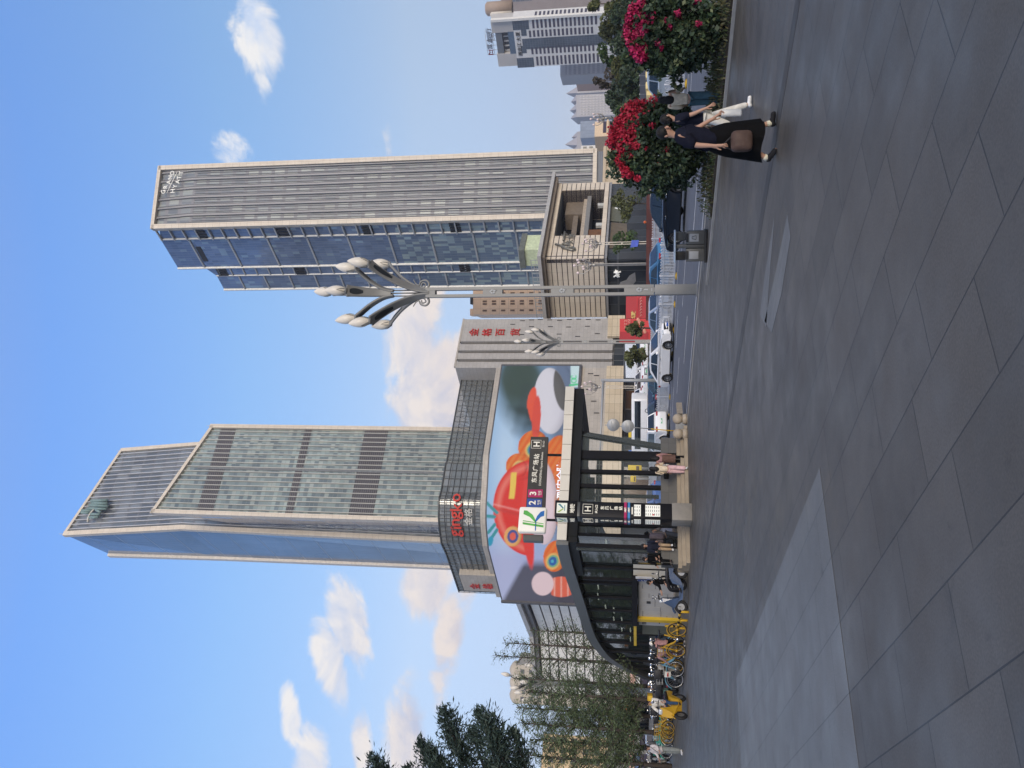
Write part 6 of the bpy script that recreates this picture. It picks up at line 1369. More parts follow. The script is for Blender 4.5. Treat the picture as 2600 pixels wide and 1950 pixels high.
# ================================================================ locker kiosk, yellow frame and barrier at the left of the metro entrance
p0 = gnd(1733, 1578); p0 = V((p0.x, p0.y, 0)); kd = 41.5
kl = flat(at(1700, 1576, 43.0)); kr = flat(at(1700, 1472, 40.6)); ke = (kr-kl).normalized(); kbk = V((-ke.y, ke.x, 0)); kwid = (kr-kl).length
lk = thing('parcel_locker', 'grey parcel locker wall with many small doors beside the metro entrance', 'locker', tuple((kl+kr)/2))
zk = at(1620, 1520, 42).z
mb = MB(); mb.obox(kl, kr-kl, kbk*.6, Z*zk); mb.build('cabinet', pm('locker_shell', (.16, .16, .16), .5), lk)
ld = pm('locker_door', (.36, .35, .33), .45, var=.06); R4 = random.Random(2); ncol = 9
for c in range(ncol):
    z = .12; u0 = .05+c*(kwid-.1)/ncol; w_ = (kwid-.1)/ncol-.015
    while z < zk-.1:
        h_ = min(R4.choice([.30, .62, .9, 1.2]), zk-.04-z)
        if h_ < .1: break
        mb = MB(); mb.box(kl+ke*(u0+w_/2)-kbk*.012+Z*(z+h_/2), (w_, .025, h_-.03), M=Matrix((ke, kbk, Z)).transposed()); mb.build('door', ld, lk); z += h_
mb = MB(); mb.obox(kl+ke*(kwid*.42)-kbk*.04+Z*(zk-.62), ke*.2, kbk*.03, Z*.2); mb.build('screen', darkm, lk)
mb = MB(); mb.obox(kl-ke*.1-kbk*.35+Z*(zk+.03), ke*(kwid+.5), kbk*1.2, Z*.26); mb.build('canopy', blk, lk)
nb2 = thing('notice_board', 'blank cream notice board leaning behind the scooter rider', 'notice board', tuple(flat(at(1700, 1452, 40.2))))
a = flat(at(1700, 1471, 40.4)); b = flat(at(1700, 1434, 39.6)); mb = MB(); z0 = at(1693, 1450, 40).z; z1 = at(1608, 1450, 40).z; mb.obox(a+Z*z0, b-a, kbk*.08, Z*(z1-z0)); mb.build('panel', pm('board_cream', (.56, .52, .43), .5, var=.05), nb2)
for q in (a, b):
    mb = MB(); mb.obox(q-kbk*.003, ke*.05, kbk*.07, Z*z0); mb.build('leg', blk, nb2)
hb_ = thing('hanging_banner', 'narrow white vertical banner with blue characters beside the cream board', 'banner', tuple(flat(at(1640, 1473, 40))))
a = at(1655, 1476, 40.2); b = at(1655, 1466, 40.0); zt__ = at(1614, 1470, 40.1).z; mb = MB(); mb.obox(a, V((b.x-a.x, b.y-a.y, 0)), kbk*.03, Z*(zt__-a.z)); mb.build('cloth', pm('banner_white', (.55, .56, .58), .5), hb_)
for k in range(3):
    c = at(1624+k*11, 1471, 40.0); mb = MB(); puttext(mb, '服务站'[k], .17, c-kbk*.05, ke, Z, bold=.01, extrude=.004); mb.build('lettering', pm('ink_blue', (.03, .05, .16), .5), hb_)
mb = MB(); mb.tube([at(1612, 1471, 40.1), flat(at(1640, 1471, 40.1))], .03, 6); mb.build('pole', blk, hb_)
yk = thing('yellow_kiosk', 'yellow framed open kiosk with white cupboard doors at the end of the lockers', 'kiosk', tuple(flat(at(1700, 1600, 43.5))))
yel = pm('frame_yellow', (.50, .34, .03), .45, var=.08); ka = flat(at(1700, 1640, 44.6)); kb3 = flat(at(1700, 1574, 42.6)); ev_ = (kb3-ka).normalized(); evb = V((-ev_.y, ev_.x, 0)); zy = at(1616, 1600, 43.4).z; kw2 = (kb3-ka).length
mb = MB(); mb.obox(kb3-ev_*.34, ev_*.26, evb*.8, Z*zy); mb.build('frame_post', yel, yk)
mb = MB(); mb.obox(ka-evb*.1+Z*zy, ev_*kw2, evb*1.0, Z*.14); mb.build('frame_roof', yel, yk)
mb = MB(); mb.obox(ka+ev_*(kw2*.42)+evb*.5, ev_*(kw2*.36), evb*.3, Z*(zy-.12)); o = mb.build('cupboard', pm('cupboard_white', (.44, .43, .41), .5, var=.05), yk)
mb = MB()
for k in range(4): mb.obox(ka+ev_*(kw2*.46+.14*k)+evb*.49+Z*(zy-.5), ev_*.07, evb*.012, Z*.22)
mb.obox(ka+ev_*(kw2*.5)+evb*.49+Z*1.05, ev_*.3, evb*.012, Z*.04); mb.obox(ka+ev_*(kw2*.60)+evb*.49+Z*.9, ev_*.012, evb*.012, Z*.5); mb.build('vent', darkm, o)
mb = MB(); mb.obox(ka+evb*.6, ev_*(kw2*.42), evb*.2, Z*(zy-.3)); mb.build('back_wall', pm('kiosk_olive', (.10, .105, .08), .5), yk)
bar = thing('barrier_rail', 'low yellow and black barrier rail on short legs in front of the lockers', 'barrier', tuple(gnd(1742, 1600)))
A0 = gnd(1749, 1552); A1 = gnd(1734, 1653); by = pm('bar_yellow', (.58, .36, .03), .4, var=.06)
mb = MB(); m_ = 18
for k in range(m_):
    q0 = A0+(A1-A0)*(k/m_)+Z*.36; q1 = A0+(A1-A0)*((k+1)/m_)+Z*.36; mb.tube([q0, q1], .055, 8, 0 if k % 2 else 1)
mb.build('rail', [by, blk], bar)
for k in range(6):
    q = A0+(A1-A0)*(.02+k*.19); mb = MB(); mb.tube([q, q+Z*.28, q+Z*.36], .055, 8); mb.build('leg', by, bar)
for i, (X, Y, lb_) in enumerate(((1728, 1591, 'yellow and black striped bollard before the white cupboard'), (1722, 1630, 'yellow and black striped bollard among the first bikes'))):
    p = gnd(X, Y); t = thing('striped_bollard', lb_, 'bollard', tuple(p), group='striped bollards by the bikes'); mb = MB()
    for k in range(6): mb.lathe([(.06, k*.13), (.06, k*.13+.13)], 10, p, 0 if k in (1, 3, 4, 5) else 1)
    mb.lathe([(.06, .78), (0, .80)], 10, p, 0); mb.build('post', [by, blk], t)
# ================================================================ vehicles
tyre = pm('tyre', (.018, .018, .019), .8, var=.2, scale=8); rimm = pm('rim_silver', (.42, .43, .44), .3, .8, var=.06); cgl = pm('car_glass', (.012, .016, .022), .06, .0, var=.2, scale=1, spec=.8)
chrome = pm('chrome', (.6, .6, .6), .15, 1.0, var=.05); trimb = pm('trim_black', (.02, .02, .022), .5); lampc = pm('head_lamp', (.55, .58, .6), .1, .2, var=.1); lampr = pm('tail_lamp', (.30, .012, .015), .2, var=.1, spec=.7)
def paint(name, col, met=.0): return pm('paint_'+name, col, .28, met, var=.05, scale=.7, coat=.8)
plate = pm('plate_blue', (.03, .09, .40), .4); plateg = pm('plate_green', (.10, .45, .22), .4)
def wheel(parent, c, r_=.335, side=1, name='wheel'):
    q = Matrix.Rotation(math.radians(-90*side), 3, 'X'); mb = MB()
    mb.lathe([(r_*.66, -.10), (r_*.93, -.10), (r_, -.06), (r_, .06), (r_*.93, .10), (r_*.66, .10)], 26, c, 0, q, sm=False); o = mb.build(name, tyre, parent, local=True)
    mb = MB(); mb.lathe([(r_*.70, .02), (r_*.70, .095), (r_*.60, .095), (r_*.60, .03)], 22, c, 0, q, sm=False)
    for k in range(10):
        a = k*2*math.pi/10; d = V((math.cos(a), math.sin(a), 0)); t_ = V((-d.y, d.x, 0))
        mb.add([V(c)+q@(d*r_*.12+t_*.02+Z*.085), V(c)+q@(d*r_*.64+t_*.028+Z*.075), V(c)+q@(d*r_*.64-t_*.028+Z*.075), V(c)+q@(d*r_*.12-t_*.02+Z*.085)], [(0, 1, 2, 3)])
    mb.lathe([(r_*.17, .06), (r_*.15, .10), (0, .10)], 12, c, 0, q); mb.build('rim', rimm, o, local=True)
    mb = MB(); mb.lathe([(0, .0), (r_*.66, .0)], 20, c, 0, q); mb.build('hub_shadow', trimb, o, local=True); return o
def make_car(name, label, cat, mat, suv=False, group=None, platem=plate):
    t = thing(name, label, cat, (0, 0, 0), group=group)
    Lh, w, wb2, H, belt = (2.38, .93, 1.44, 1.47, .92) if not suv else (2.30, .95, 1.38, 1.70, 1.06)
    wr = .335 if not suv else .365
    def arch(cx_, a0, a1, n=9): return [(cx_+(wr+.07)*math.cos(a0+(a1-a0)*k/(n-1)), wr+(wr+.07)*math.sin(a0+(a1-a0)*k/(n-1))) for k in range(n)]
    hood = belt-.02 if not suv else belt+.02
    prof = [(-Lh, .50), (-Lh+.02, .30), (-Lh+.12, .22)]+arch(-wb2, math.pi*1.08, -math.pi*.08)+arch(wb2, math.pi*1.08, -math.pi*.08)+[(Lh-.16, .20), (Lh-.03, .27), (Lh, .48), (Lh-.03, .62), (Lh-.14, .74), (Lh-.5, hood-.09), (1.05, hood+.02), (.55, belt+.04), (-1.2, belt+.06), (-1.75, belt+.07), (-Lh+.12, belt+.02), (-Lh+.02, belt-.12), (-Lh-.02, .72)]
    cz = .62; ys = [(-w, .93, .90), (-w*.965, .985, .985), (-w*.80, 1.0, 1.0), (0, 1.012, 1.02), (w*.80, 1.0, 1.0), (w*.965, .985, .985), (w, .93, .90)]
    n = len(prof); vs = []
    for y, kx, kz in ys:
        for x, z in prof:
            tap = 1-.10*max(0, (abs(x)-1.5)/.9)**2; vs.append(V((x*(kx if abs(x) > 2.0 else 1), y*tap, cz+(z-cz)*(kz if z > cz else 1))))
    fs = []
    for j in range(len(ys)-1):
        for i in range(n): fs.append((j*n+i, (j+1)*n+i, (j+1)*n+(i+1) % n, j*n+(i+1) % n))
    fs += [tuple(range(n)), tuple(range(len(vs)-1, len(vs)-1-n, -1))]
    mb = MB(); mb.add(vs, fs, 0, False); mb.build('body', mat, t, local=True)
    mb = MB(); mb.box((0, 0, .30), (Lh*2-.5, w*1.7, .26)); mb.build('underbody', trimb, t, local=True)
    # greenhouse
    if not suv: gx = [(-1.95, belt+.05), (-1.15, H-.05), (-.55, H), (.05, H-.01), (.40, H-.07), (1.22, belt+.0)]
    else: gx = [(-2.12, belt+.05), (-1.85, H-.06), (-1.3, H), (.0, H), (.38, H-.06), (1.15, belt+.0)]
    wb_, wt_ = w*.93, w*.70
    wy = lambda z: wb_+(wt_-wb_)*min(1, max(0, (z-belt)/(H-belt)))**1.2
    vs = []; m_ = len(gx)
    for s_ in (-1, 1):
        for x, z in gx: vs.append(V((x, s_*wy(z), z)))
    for s_ in (-1, 1):
        for x, z in gx: vs.append(V((x, s_*wy(z)*.8, z+(.025 if z > belt+.2 else 0))))
    fs = [tuple(range(m_-1, -1, -1)), tuple(range(m_, 2*m_))]
    for i in range(m_-1):
        fs += [(i, i+1, 2*m_+i+1, 2*m_+i), (m_+i+1, m_+i, 3*m_+i, 3*m_+i+1), (2*m_+i, 2*m_+i+1, 3*m_+i+1, 3*m_+i)]
    mb = MB(); mb.add(vs, fs, 0, False); mb.build('cabin', mat, t, local=True)
    def glass(nm, pts):
        mb = MB(); mb.face(pts); mb.build(nm, cgl, t, local=True)
    for s_ in (-1, 1):
        def sp(x, z, o=.012): return V((x, s_*(wy(z)+o), z))
        zb_ = belt+.075; zt_ = H-.09
        def xl(z): return np.interp(z, [gx[0][1], gx[1][1]], [gx[0][0], gx[1][0]])
        def xr(z): return np.interp(z, [gx[5][1], gx[4][1]], [gx[5][0], gx[4][0]])
        A_ = [sp(xl(zb_)+.22, zb_), sp(-.34, zb_), sp(-.34, zt_), sp(max(xl(zt_), gx[1][0])+.22, zt_-.03)]; B_ = [sp(-.26, zb_), sp(xr(zb_)-.22, zb_), sp(xr(zt_)-.10, zt_-.01), sp(-.26, zt_)]
        for q in (A_, B_): glass('side_window', q if s_ < 0 else q[::-1])
        mb = MB(); mb.tube([sp(xl(zb_)+.05, zb_-.03, .016), sp(xr(zb_)-.03, zb_-.03, .016)], .014, 4); mb.build('chrome_strip', chrome, t, local=True)
        mb = MB(); mb.rbox((.86, s_*(w+.07), belt+.10), (.12, .20, .14), .04); mb.build('mirror', mat, t, local=True)
        for x in (-.95, .25):
            mb = MB(); mb.rbox((x, s_*(w*.985), belt-.10), (.2, .03, .035), .01); mb.build('door_handle', chrome, t, local=True)
        mb = MB(); mb.rbox((Lh-.20, s_*w*.70, .68), (.30, .36, .13), .04); mb.build('headlight', lampc, t, local=True)
        mb = MB(); mb.rbox((-Lh+.10, s_*w*.70, belt-.10), (.22, .40, .14), .04); mb.build('taillight', lampr, t, local=True)
        mb = MB(); mb.rbox((0, s_*w*.965, .29), (2.0, .06, .05), .02); mb.build('sill_strip', chrome if not suv else trimb, t, local=True)
        for x in (-wb2, wb2): wheel(t, (x, s_*(w-.10), wr), wr, s_)
    def end(i0, i1, nm, k=.84):
        (x0, z0), (x1, z1) = gx[i0], gx[i1]; nx_ = V((z1-z0, 0, x0-x1)) if False else V((abs(z1-z0)*(1 if x0 > x1 or i0 > 2 else -1), 0, abs(x1-x0))).normalized()
        f = lambda x, z, s_: V((x, s_*wy(z)*k, z))+nx_*.030
        a = f(x0+(x1-x0)*.08, z0+(z1-z0)*.08, -1); b = f(x0+(x1-x0)*.08, z0+(z1-z0)*.08, 1); c = f(x0+(x1-x0)*.93, z0+(z1-z0)*.93, 1); d = f(x0+(x1-x0)*.93, z0+(z1-z0)*.93, -1)
        mb = MB(); mb.face([a, b, c, d]); mb.build(nm, cgl, t, local=True)
    end(5, 4, 'windscreen'); end(0, 1, 'rear_window')
    mb = MB(); mb.rbox((Lh-.02, 0, .50), (.06, 1.0, .28), .03); mb.build('grille', trimb, t, local=True)
    mb = MB(); mb.rbox((Lh-.02, 0, .27), (.05, 1.3, .10), .02); mb.build('bumper_trim', trimb, t, local=True)
    mb = MB(); mb.rbox((Lh+.015, 0, .42), (.02, .44, .13), .004); mb.build('number_plate', platem, t, local=True)
    mb = MB(); mb.rbox((-Lh-.025, 0, .62), (.02, .44, .13), .004); mb.build('number_plate', platem, t, local=True)
    return t
def place(o, p, hd, sc=1.2, lab=None):
    o.location = p; o.rotation_euler = (0, 0, math.atan2(hd[1], hd[0])); o.scale = (sc, sc, sc)
    if lab: o['label'] = lab
    return o
UTt = (UT.x, UT.y)
car = make_car('parked_car', 'dark navy sedan with silver window line behind the hedge and litter bin', 'car', paint('navy', (.012, .018, .03)))
pr_ = gnd(1744, 477, -.15); pl2 = gnd(1737.5, 597, -.15); place(car, (pr_+pl2)/2+NS*1.0+Z*.004, pl2-pr_, 1.22)
p = gnd(1710.5, 903, -.15); wcar = dup(car, p+V((.3, 1.0, 0)), math.atan2(-.72, .69), 'white sedan with dark grille turning on the near lanes before the video screen store', 1.16)
pw_ = paint('white', (.80, .80, .79))
for nm_ in ('body', 'cabin', 'mirror'): repaint(wcar, nm_, pw_)
def carpx(src, Xb, Y, zg, hd, lab, sc, mat, xo=0):
    p = gnd(Xb, Y, zg); o = dup(src, p, math.atan2(hd[1], hd[0]), lab, sc)
    for nm_ in ('body', 'cabin', 'mirror'): repaint(o, nm_, mat)
    return o
suv = make_car('parked_suv', 'pale silver blue SUV behind the white railing between the two flowering bushes', 'car', paint('silver_blue', (.50, .55, .58), .2), suv=True, platem=plateg)
place(suv, gnd(1722, 214, -.15)+NS*.9, UTt, 1.15)
carpx(car, 1706, 690, -.15, UTt, 'bright blue sedan behind the railing just right of the street lamp post', 1.18, paint('blue', (.05, .16, .30)))
carpx(car, 1703, 783, -.15, (-UT.x, -UT.y), 'pale silver blue sedan behind the railing between lamp post and white sedan', 1.2, paint('ice', (.42, .48, .58), .3))
carpx(car, 1692, 1030, -.12, UTt, 'dark blue sedan behind the railing right of the sphere bollards', 1.2, paint('deep_blue', (.02, .035, .075)))
carpx(car, 1694, 962, -.12, UTt, 'teal blue sedan behind the poster board on the railing', 1.2, paint('teal', (.05, .14, .20)))
carpx(car, 1687, 1275, -.10, UTt, 'blue sedan seen through the metro canopy glass', 1.2, paint('blue2', (.05, .12, .34)))
carpx(suv, 1699, 1108, -.15, UTt, 'white SUV with red tail lights behind the leaning sign post', 1.1, pw_)
carpx(car, 1690, 505, -.15, UTt, 'white car whose roof shows just above the dark navy sedan', 1.1, pw_)
for i, Y in enumerate((1068, 1030, 1000, 972, 940, 908, 884)):
    p = at(1652, Y, 100+i*1.6); p.z = 1.26; o = dup((car, suv)[i % 2], p, math.atan2(UT.y, UT.x)+(math.pi if i % 3 == 0 else 0), ('white car at the left end of the far queue beside the bus', 'white SUV second in the far queue from the bus', 'white car third in the far queue from the bus', 'white SUV in the far queue above the teal car', 'white car in the far queue behind the white sedan roof', 'white SUV in the far queue below the small street tree', 'white car at the right end of the far queue')[i], 1.12, 'white cars queueing on the far carriageway')
    for nm_ in ('body', 'cabin', 'mirror'): repaint(o, nm_, pw_)
carpx(car, 1691, 1880, .05, UTt, 'silver car behind the parked teal bikes', 1.1, paint('ice', (.42, .48, .58)))
# buses
def make_bus(label, mat, L_=10.5):
    t = thing('city_bus', label, 'bus', (0, 0, 0)); mb = MB(); mb.rbox((0, 0, 1.72), (L_, 2.5, 2.75), .22, seg=3); mb.build('body', mat, t, local=True)
    for s_ in (-1, 1):
        mb = MB(); mb.rbox((-.3, s_*1.25, 2.1), (L_-1.2, .03, 1.0), .01); mb.build('side_windows', cgl, t, local=True)
        for x in (-L_*.3, L_*.3): wheel(t, (x, s_*1.15, .48), .48, s_)
        mb = MB(); mb.rbox((L_/2-.02, s_*.85, .85), (.06, .4, .2), .03); mb.build('headlight', lampc, t, local=True)
        mb = MB(); mb.rbox((L_/2+.15, s_*1.42, 2.3), (.12, .2, .45), .04); mb.build('mirror', trimb, t, local=True)
    mb = MB(); mb.rbox((L_/2+.005, 0, 1.95), (.03, 2.2, 1.55), .012); mb.build('windscreen', cgl, t, local=True)
    mb = MB(); mb.rbox((L_/2+.02, 0, 2.86), (.03, 1.7, .26), .01); mb.build('destination_panel', pm('dest_orange', (.3, .1, .02), .5, emit=(.9, .35, .1), es=.2), t, local=True)
    mb = MB(); mb.rbox((L_/2+.01, 0, .62), (.03, .46, .14), .01); mb.build('number_plate', plate, t, local=True); return t
b1 = make_bus('white city bus with grey windscreen behind the feathery trees and bikes', paint('bus_grey', (.42, .43, .44)))
p = at(1660, 1819, 62); p.z = .3; place(b1, p+V((-1.5, 4.6, 0)), (.30, -.95), 1.0)
b2 = dup(b1, V(at(1650, 1075, 96)), math.atan2(UT.y, UT.x)+.5, 'white minibus in the far lanes left of the white car queue', .68); b2.location.z = 1.26
repaint(b2, 'body', pw_)
# yellow shop boards glimpsed through the canopy
ys_ = pm('shop_yellow', (.60, .43, .04), .5, var=.08)
for i, (Y, X, w_, h_, lb_) in enumerate(((1100, 1602, 22, 12, 'round cornered yellow shop board above the white bus'), (1188, 1612, 14, 34, 'tall yellow shop board seen between the metro posts'), (1216, 1608, 16, 14, 'yellow shop board seen between the thin metro posts'), (1150, 1606, 14, 20, 'blue and yellow shop board beside the raking metro post'))):
    c = at(X, Y, 99); t = thing('shop_board', lb_, 'sign', tuple(c)); mb = MB(); mb.rbox(c, (w_/2116*99, .15, h_/2116*99), .1); mb.build('panel', ys_ if i != 3 else pm('shop_blue', (.05, .14, .45), .5), t)
    mb = MB(); mb.rbox(c-V((0, .09, h_/2116*20)), (w_/2116*70, .03, h_/2116*22), .01); mb.build('print', pm('shop_print', (.10, .06, .03), .5) if i != 3 else ys_, t)
    mb = MB(); mb.tube([(c.x, c.y+.1, 1.25), (c.x, c.y+.1, c.z)], .06, 6); mb.build('pole', MATS['mast_grey'], t)
# ---------------------------------------------------------------- bikes and scooters
def ring(mb, c, r_, tr, n=26, mi=0):
    for k in range(1): mb.tube([V(c)+V((r_*math.cos(a), 0, r_*math.sin(a))) for a in np.linspace(0, 2*math.pi, n)], tr, 6, mi, cap=False)
def make_bike(label, col, group):
    t = thing('share_bike', label, 'bicycle', (0, 0, 0), group=group); fr_m = pm('bike_'+col[0], col[1], .4, var=.05); r_ = .32
    for x in (-.52, .52):
        mb = MB(); ring(mb, (x, 0, r_), r_, .024); o = mb.build('wheel', tyre, t, local=True)
        mb = MB(); ring(mb, (x, 0, r_), r_-.03, .012)
        for k in range(8):
            a = k*math.pi/8; mb.tube([(x-(r_-.03)*math.cos(a), 0, r_-(r_-.03)*math.sin(a)), (x+(r_-.03)*math.cos(a), 0, r_+(r_-.03)*math.sin(a))], .004, 3)
        mb.tube([(x, -.05, r_), (x, .05, r_)], .04, 8); mb.build('rim', fr_m if col[0] == 'yellow' else rimm, o, local=True)
        mb = MB(); mb.tube([(x+(r_+.04)*math.cos(a), 0, r_+(r_+.04)*math.sin(a)) for a in np.linspace(.3 if x > 0 else .5, 2.9, 9)], .03, 5, flat=.5); mb.build('mudguard', fr_m, t, local=True)
    mb = MB(); bb_ = V((-.10, 0, .30)); hd_ = V((.36, 0, .78)); st_ = V((-.24, 0, .78))
    mb.tube([hd_, V((.1, 0, .40)), bb_], .028, 7); mb.tube([st_, bb_], .024, 7); mb.tube([bb_, V((-.52, 0, r_))], .018, 6); mb.tube([st_*.8+bb_*.2, V((-.52, 0, r_))], .015, 6); mb.tube([hd_+Z*.1, V((.52, 0, r_))], .024, 6); mb.build('frame', fr_m, t, local=True)
    mb = MB(); mb.tube([hd_, V((.31, 0, 1.0))], .018, 6); mb.tube(bez([(.22, -.28, 1.03), (.33, -.2, 1.05), (.33, 0, 1.0), (.33, .2, 1.05), (.22, .28, 1.03)], 4), .014, 6); mb.build('handlebar', trimb, t, local=True)
    mb = MB(); mb.tube([st_, st_+V((-.05, 0, .14))], .016, 6); mb.rbox(st_+V((-.06, 0, .17)), (.25, .15, .06), .028); mb.build('saddle', trimb, t, local=True)
    mb = MB()
    for z in (.80, .90, 1.0): mb.tube([(.42, -.15, z), (.70, -.15, z), (.70, .15, z), (.42, .15, z), (.42, -.15, z)], .007, 4)
    for y in (-.15, 0, .15):
        mb.tube([(.42, y, 1.0), (.42, y, .78), (.70, y, .78), (.70, y, 1.0)], .006, 4)
    mb.build('basket', fr_m if col[0] in ('teal', 'yellow') else pm('basket_grey', (.4, .4, .38), .5), t, local=True)
    mb = MB(); mb.rbox((.5, 0, .90), (.012, .24, .16), .004); mb.build('basket_plate', pm('basket_plate', (.55, .56, .55), .5), t, local=True)
    mb = MB(); mb.tube([(-.1, -.1, .30), (-.1, .1, .30)], .06, 8); mb.tube([(-.1, -.1, .30), (-.02, -.12, .16)], .012, 4); mb.tube([(-.1, .1, .30), (-.18, .12, .44)], .012, 4); mb.build('crank', chrome, t, local=True); return t
def make_scooter(label, mat, group, box=True):
    t = thing('parked_scooter', label, 'scooter', (0, 0, 0), group=group)
    for x, r_ in ((-.62, .25), (.66, .25)): 
        q = Matrix.Rotation(math.radians(90), 3, 'X'); mb = MB(); mb.lathe([(.13, -.05), (.22, -.05), (.25, 0), (.22, .05), (.13, .05)], 20, (x, 0, r_), 0, q, sm=False); o = mb.build('wheel', tyre, t, local=True)
        mb = MB(); mb.lathe([(0, -.035), (.14, -.035), (.14, .035), (0, .035)], 12, (x, 0, r_), 0, q, sm=False); mb.build('rim', rimm, o, local=True)
    mb = MB(); vs = []; fs = []
    prof = [(.72, .50), (.66, .62), (.50, .92), (.42, 1.0), (.36, .95), (.36, .60), (.30, .34), (-.15, .30), (-.22, .58), (-.40, .68), (-.92, .74), (-.98, .66), (-.90, .50), (-.62, .56), (-.35, .28), (-.1, .18), (.35, .20), (.45, .34)]
    ww = [.06, .13, .17, .12, .12, .17, .19, .19, .16, .17, .11, .10, .10, .13, .15, .17, .17, .10]; n = len(prof)
    for s_ in (-1, 1):
        for (x, z), w_ in zip(prof, ww): vs.append(V((x, s_*w_, z)))
    fs = [tuple(range(n)), tuple(range(2*n-1, n-1, -1))]+[(i, n+i, n+(i+1) % n, (i+1) % n) for i in range(n)]
    mb.add(vs, fs, 0, False); mb.build('body', mat, t, local=True)
    mb = MB(); mb.rbox((-.52, 0, .78), (.72, .28, .12), .05); mb.build('seat', pm('seat_black', (.022, .022, .026), .45, var=.1), t, local=True)
    mb = MB(); mb.tube([(.62, 0, .50), (.66, .0, .25)], .04, 6); mb.tube([(.43, 0, .95), (.40, 0, 1.04)], .03, 6); mb.tube(bez([(.26, -.34, 1.06), (.38, -.2, 1.08), (.40, 0, 1.05), (.38, .2, 1.08), (.26, .34, 1.06)], 4), .017, 6); mb.build('handlebar', trimb, t, local=True)
    mb = MB(); mb.rbox((.47, 0, .98), (.12, .2, .14), .04); mb.build('headlight', lampc, t, local=True)
    mb = MB(); mb.tube([(.66+.31*math.cos(a), 0, .25+.31*math.sin(a)) for a in np.linspace(.7, 2.5, 8)], .05, 6, flat=.35); mb.build('mudguard', mat, t, local=True)
    for s_ in (-1, 1):
        mb = MB(); mb.tube([(.34, s_*.24, 1.07), (.36, s_*.30, 1.24)], .009, 5); mb.ball((.36, s_*.31, 1.28), (.02, .075, .055), 10, 6); mb.build('mirror', chrome, t, local=True)
    mb = MB(); mb.rbox((-.95, 0, .62), (.05, .16, .07), .02); mb.build('taillight', lampr, t, local=True)
    if box: mb = MB(); mb.rbox((-.90, 0, .98), (.36, .38, .30), .05); mb.build('top_box', trimb, t, local=True)
    return t
GS = 'scooters and bikes parked along the left plaza edge'
bY = ('yellow', (.42, .25, .02)); bT = ('teal', (.05, .38, .28)); bB = ('blue', (.11, .26, .36))
yb1 = make_bike('yellow share bike behind the end of the barrier rail', bY, GS); bb1 = make_bike('pale blue share bike with side on spoked wheel at the row end', bB, GS); tb1 = make_bike('teal share bike next to the man in white', bT, GS)
sc1 = make_scooter('blue electric scooter carrying the rider in black', pm('scooter_blue', (.05, .08, .15), .35, var=.06, coat=.5), GS, box=False); sc2 = make_scooter('black scooter with rear box parked behind the rider in black', pm('scooter_black', (.02, .02, .024), .4, var=.1, coat=.3), GS)
def putp(o, X, Y, rz, lab=None, sc=1.25, lean=0.0):
    o.location = gnd(X, Y); o.rotation_euler = (lean, 0, rz); o.scale = (sc, sc, sc)
    if lab: o['label'] = lab
putp(sc1, 1747, 1496, math.radians(184), sc=1.15); putp(sc2, 1745, 1443, math.radians(175), sc=1.15)
putp(yb1, 1742, 1627, math.radians(150), sc=1.25); putp(bb1, 1736, 1690, math.radians(185), sc=1.25); putp(tb1, 1708, 1868, math.radians(200), sc=1.2)
def cp(src, X, Y, rz, lab, sc=1.2): o = copy_tree(src); putp(o, X, Y, math.radians(rz), lab, sc); return o
cp(bb1, 1738, 1668, 172, 'pale blue share bike half hidden by the yellow wheel'); cp(yb1, 1737, 1664, 160, 'orange yellow share bike between the blue bikes')
cp(yb1, 1712, 1833, 205, 'yellow share bike leaning in the bunch beside the yellow rider'); cp(yb1, 1711, 1845, 195, 'yellow share bike in the middle of the yellow bunch'); cp(yb1, 1713, 1822, 215, 'yellow share bike closest to the yellow rider')
cp(tb1, 1707, 1885, 195, 'teal share bike left of its twin'); cp(tb1, 1709, 1852, 210, 'teal share bike touching the yellow bunch')
scw = pm('scooter_white', (.55, .55, .52), .35, var=.05, coat=.4); scg = pm('scooter_green', (.12, .22, .18), .35, coat=.4)
for i, (X, Y, rz, lb_, mt_) in enumerate(((1733, 1702, 100, 'white fronted scooter behind the blue bikes', scw), (1730, 1716, 95, 'black scooter with box left of the white fronted one', None), (1727, 1730, 105, 'dark scooter with red tail light in the row', None), (1724, 1741, 95, 'green sided scooter under the leaning trunk', scg), (1721, 1752, 100, 'black scooter before the yellow crate box', None),
        (1718, 1763, 92, 'dark scooter carrying the yellow delivery box', None), (1716, 1776, 96, 'black scooter right of the yellow rider', None), (1709, 1815, 92, 'dark scooter behind the yellow rider', None), (1703, 1903, 95, 'black scooter behind the man in white', None), (1700, 1920, 100, 'black scooter left of the man in white', None), (1698, 1936, 94, 'white scooter near the left frame edge', scw), (1697, 1952, 97, 'black scooter cut by the left frame edge', None),
        (1729, 1652, 98, 'black scooter behind the person in the white helmet', None), (1731, 1685, 94, 'black scooter deep in the row behind the blue bikes', None), (1706, 1798, 96, 'grey white scooter far behind the yellow rider', scw))):
    o = cp(sc2, X+R.uniform(-5, 3), Y, rz+R.uniform(-18, 18), lb_, R.uniform(1.08, 1.25))
    if mt_: repaint(o, 'body', mt_); repaint(o, 'mudguard', mt_)
t = thing('delivery_box', 'yellow square delivery box on a parked scooter', 'box', tuple(gnd(1718, 1763)+Z*1.25)); c = gnd(1718, 1763)+V((0, -1.0, 1.38)); mb = MB(); mb.rbox(c, (.55, .5, .5), .05); mb.build('shell', pm('box_yellow', (.60, .38, .03), .5, var=.05), t)
mb = MB(); mb.rbox(c+Z*.255, (.56, .51, .03), .01); mb.build('lid', pm('box_lid', (.50, .30, .02), .5), t)
ysc = make_scooter('yellow electric scooter carrying the rider in white, facing the camera', pm('scooter_yellow', (.48, .28, .02), .35, var=.05, coat=.4), GS, box=False)
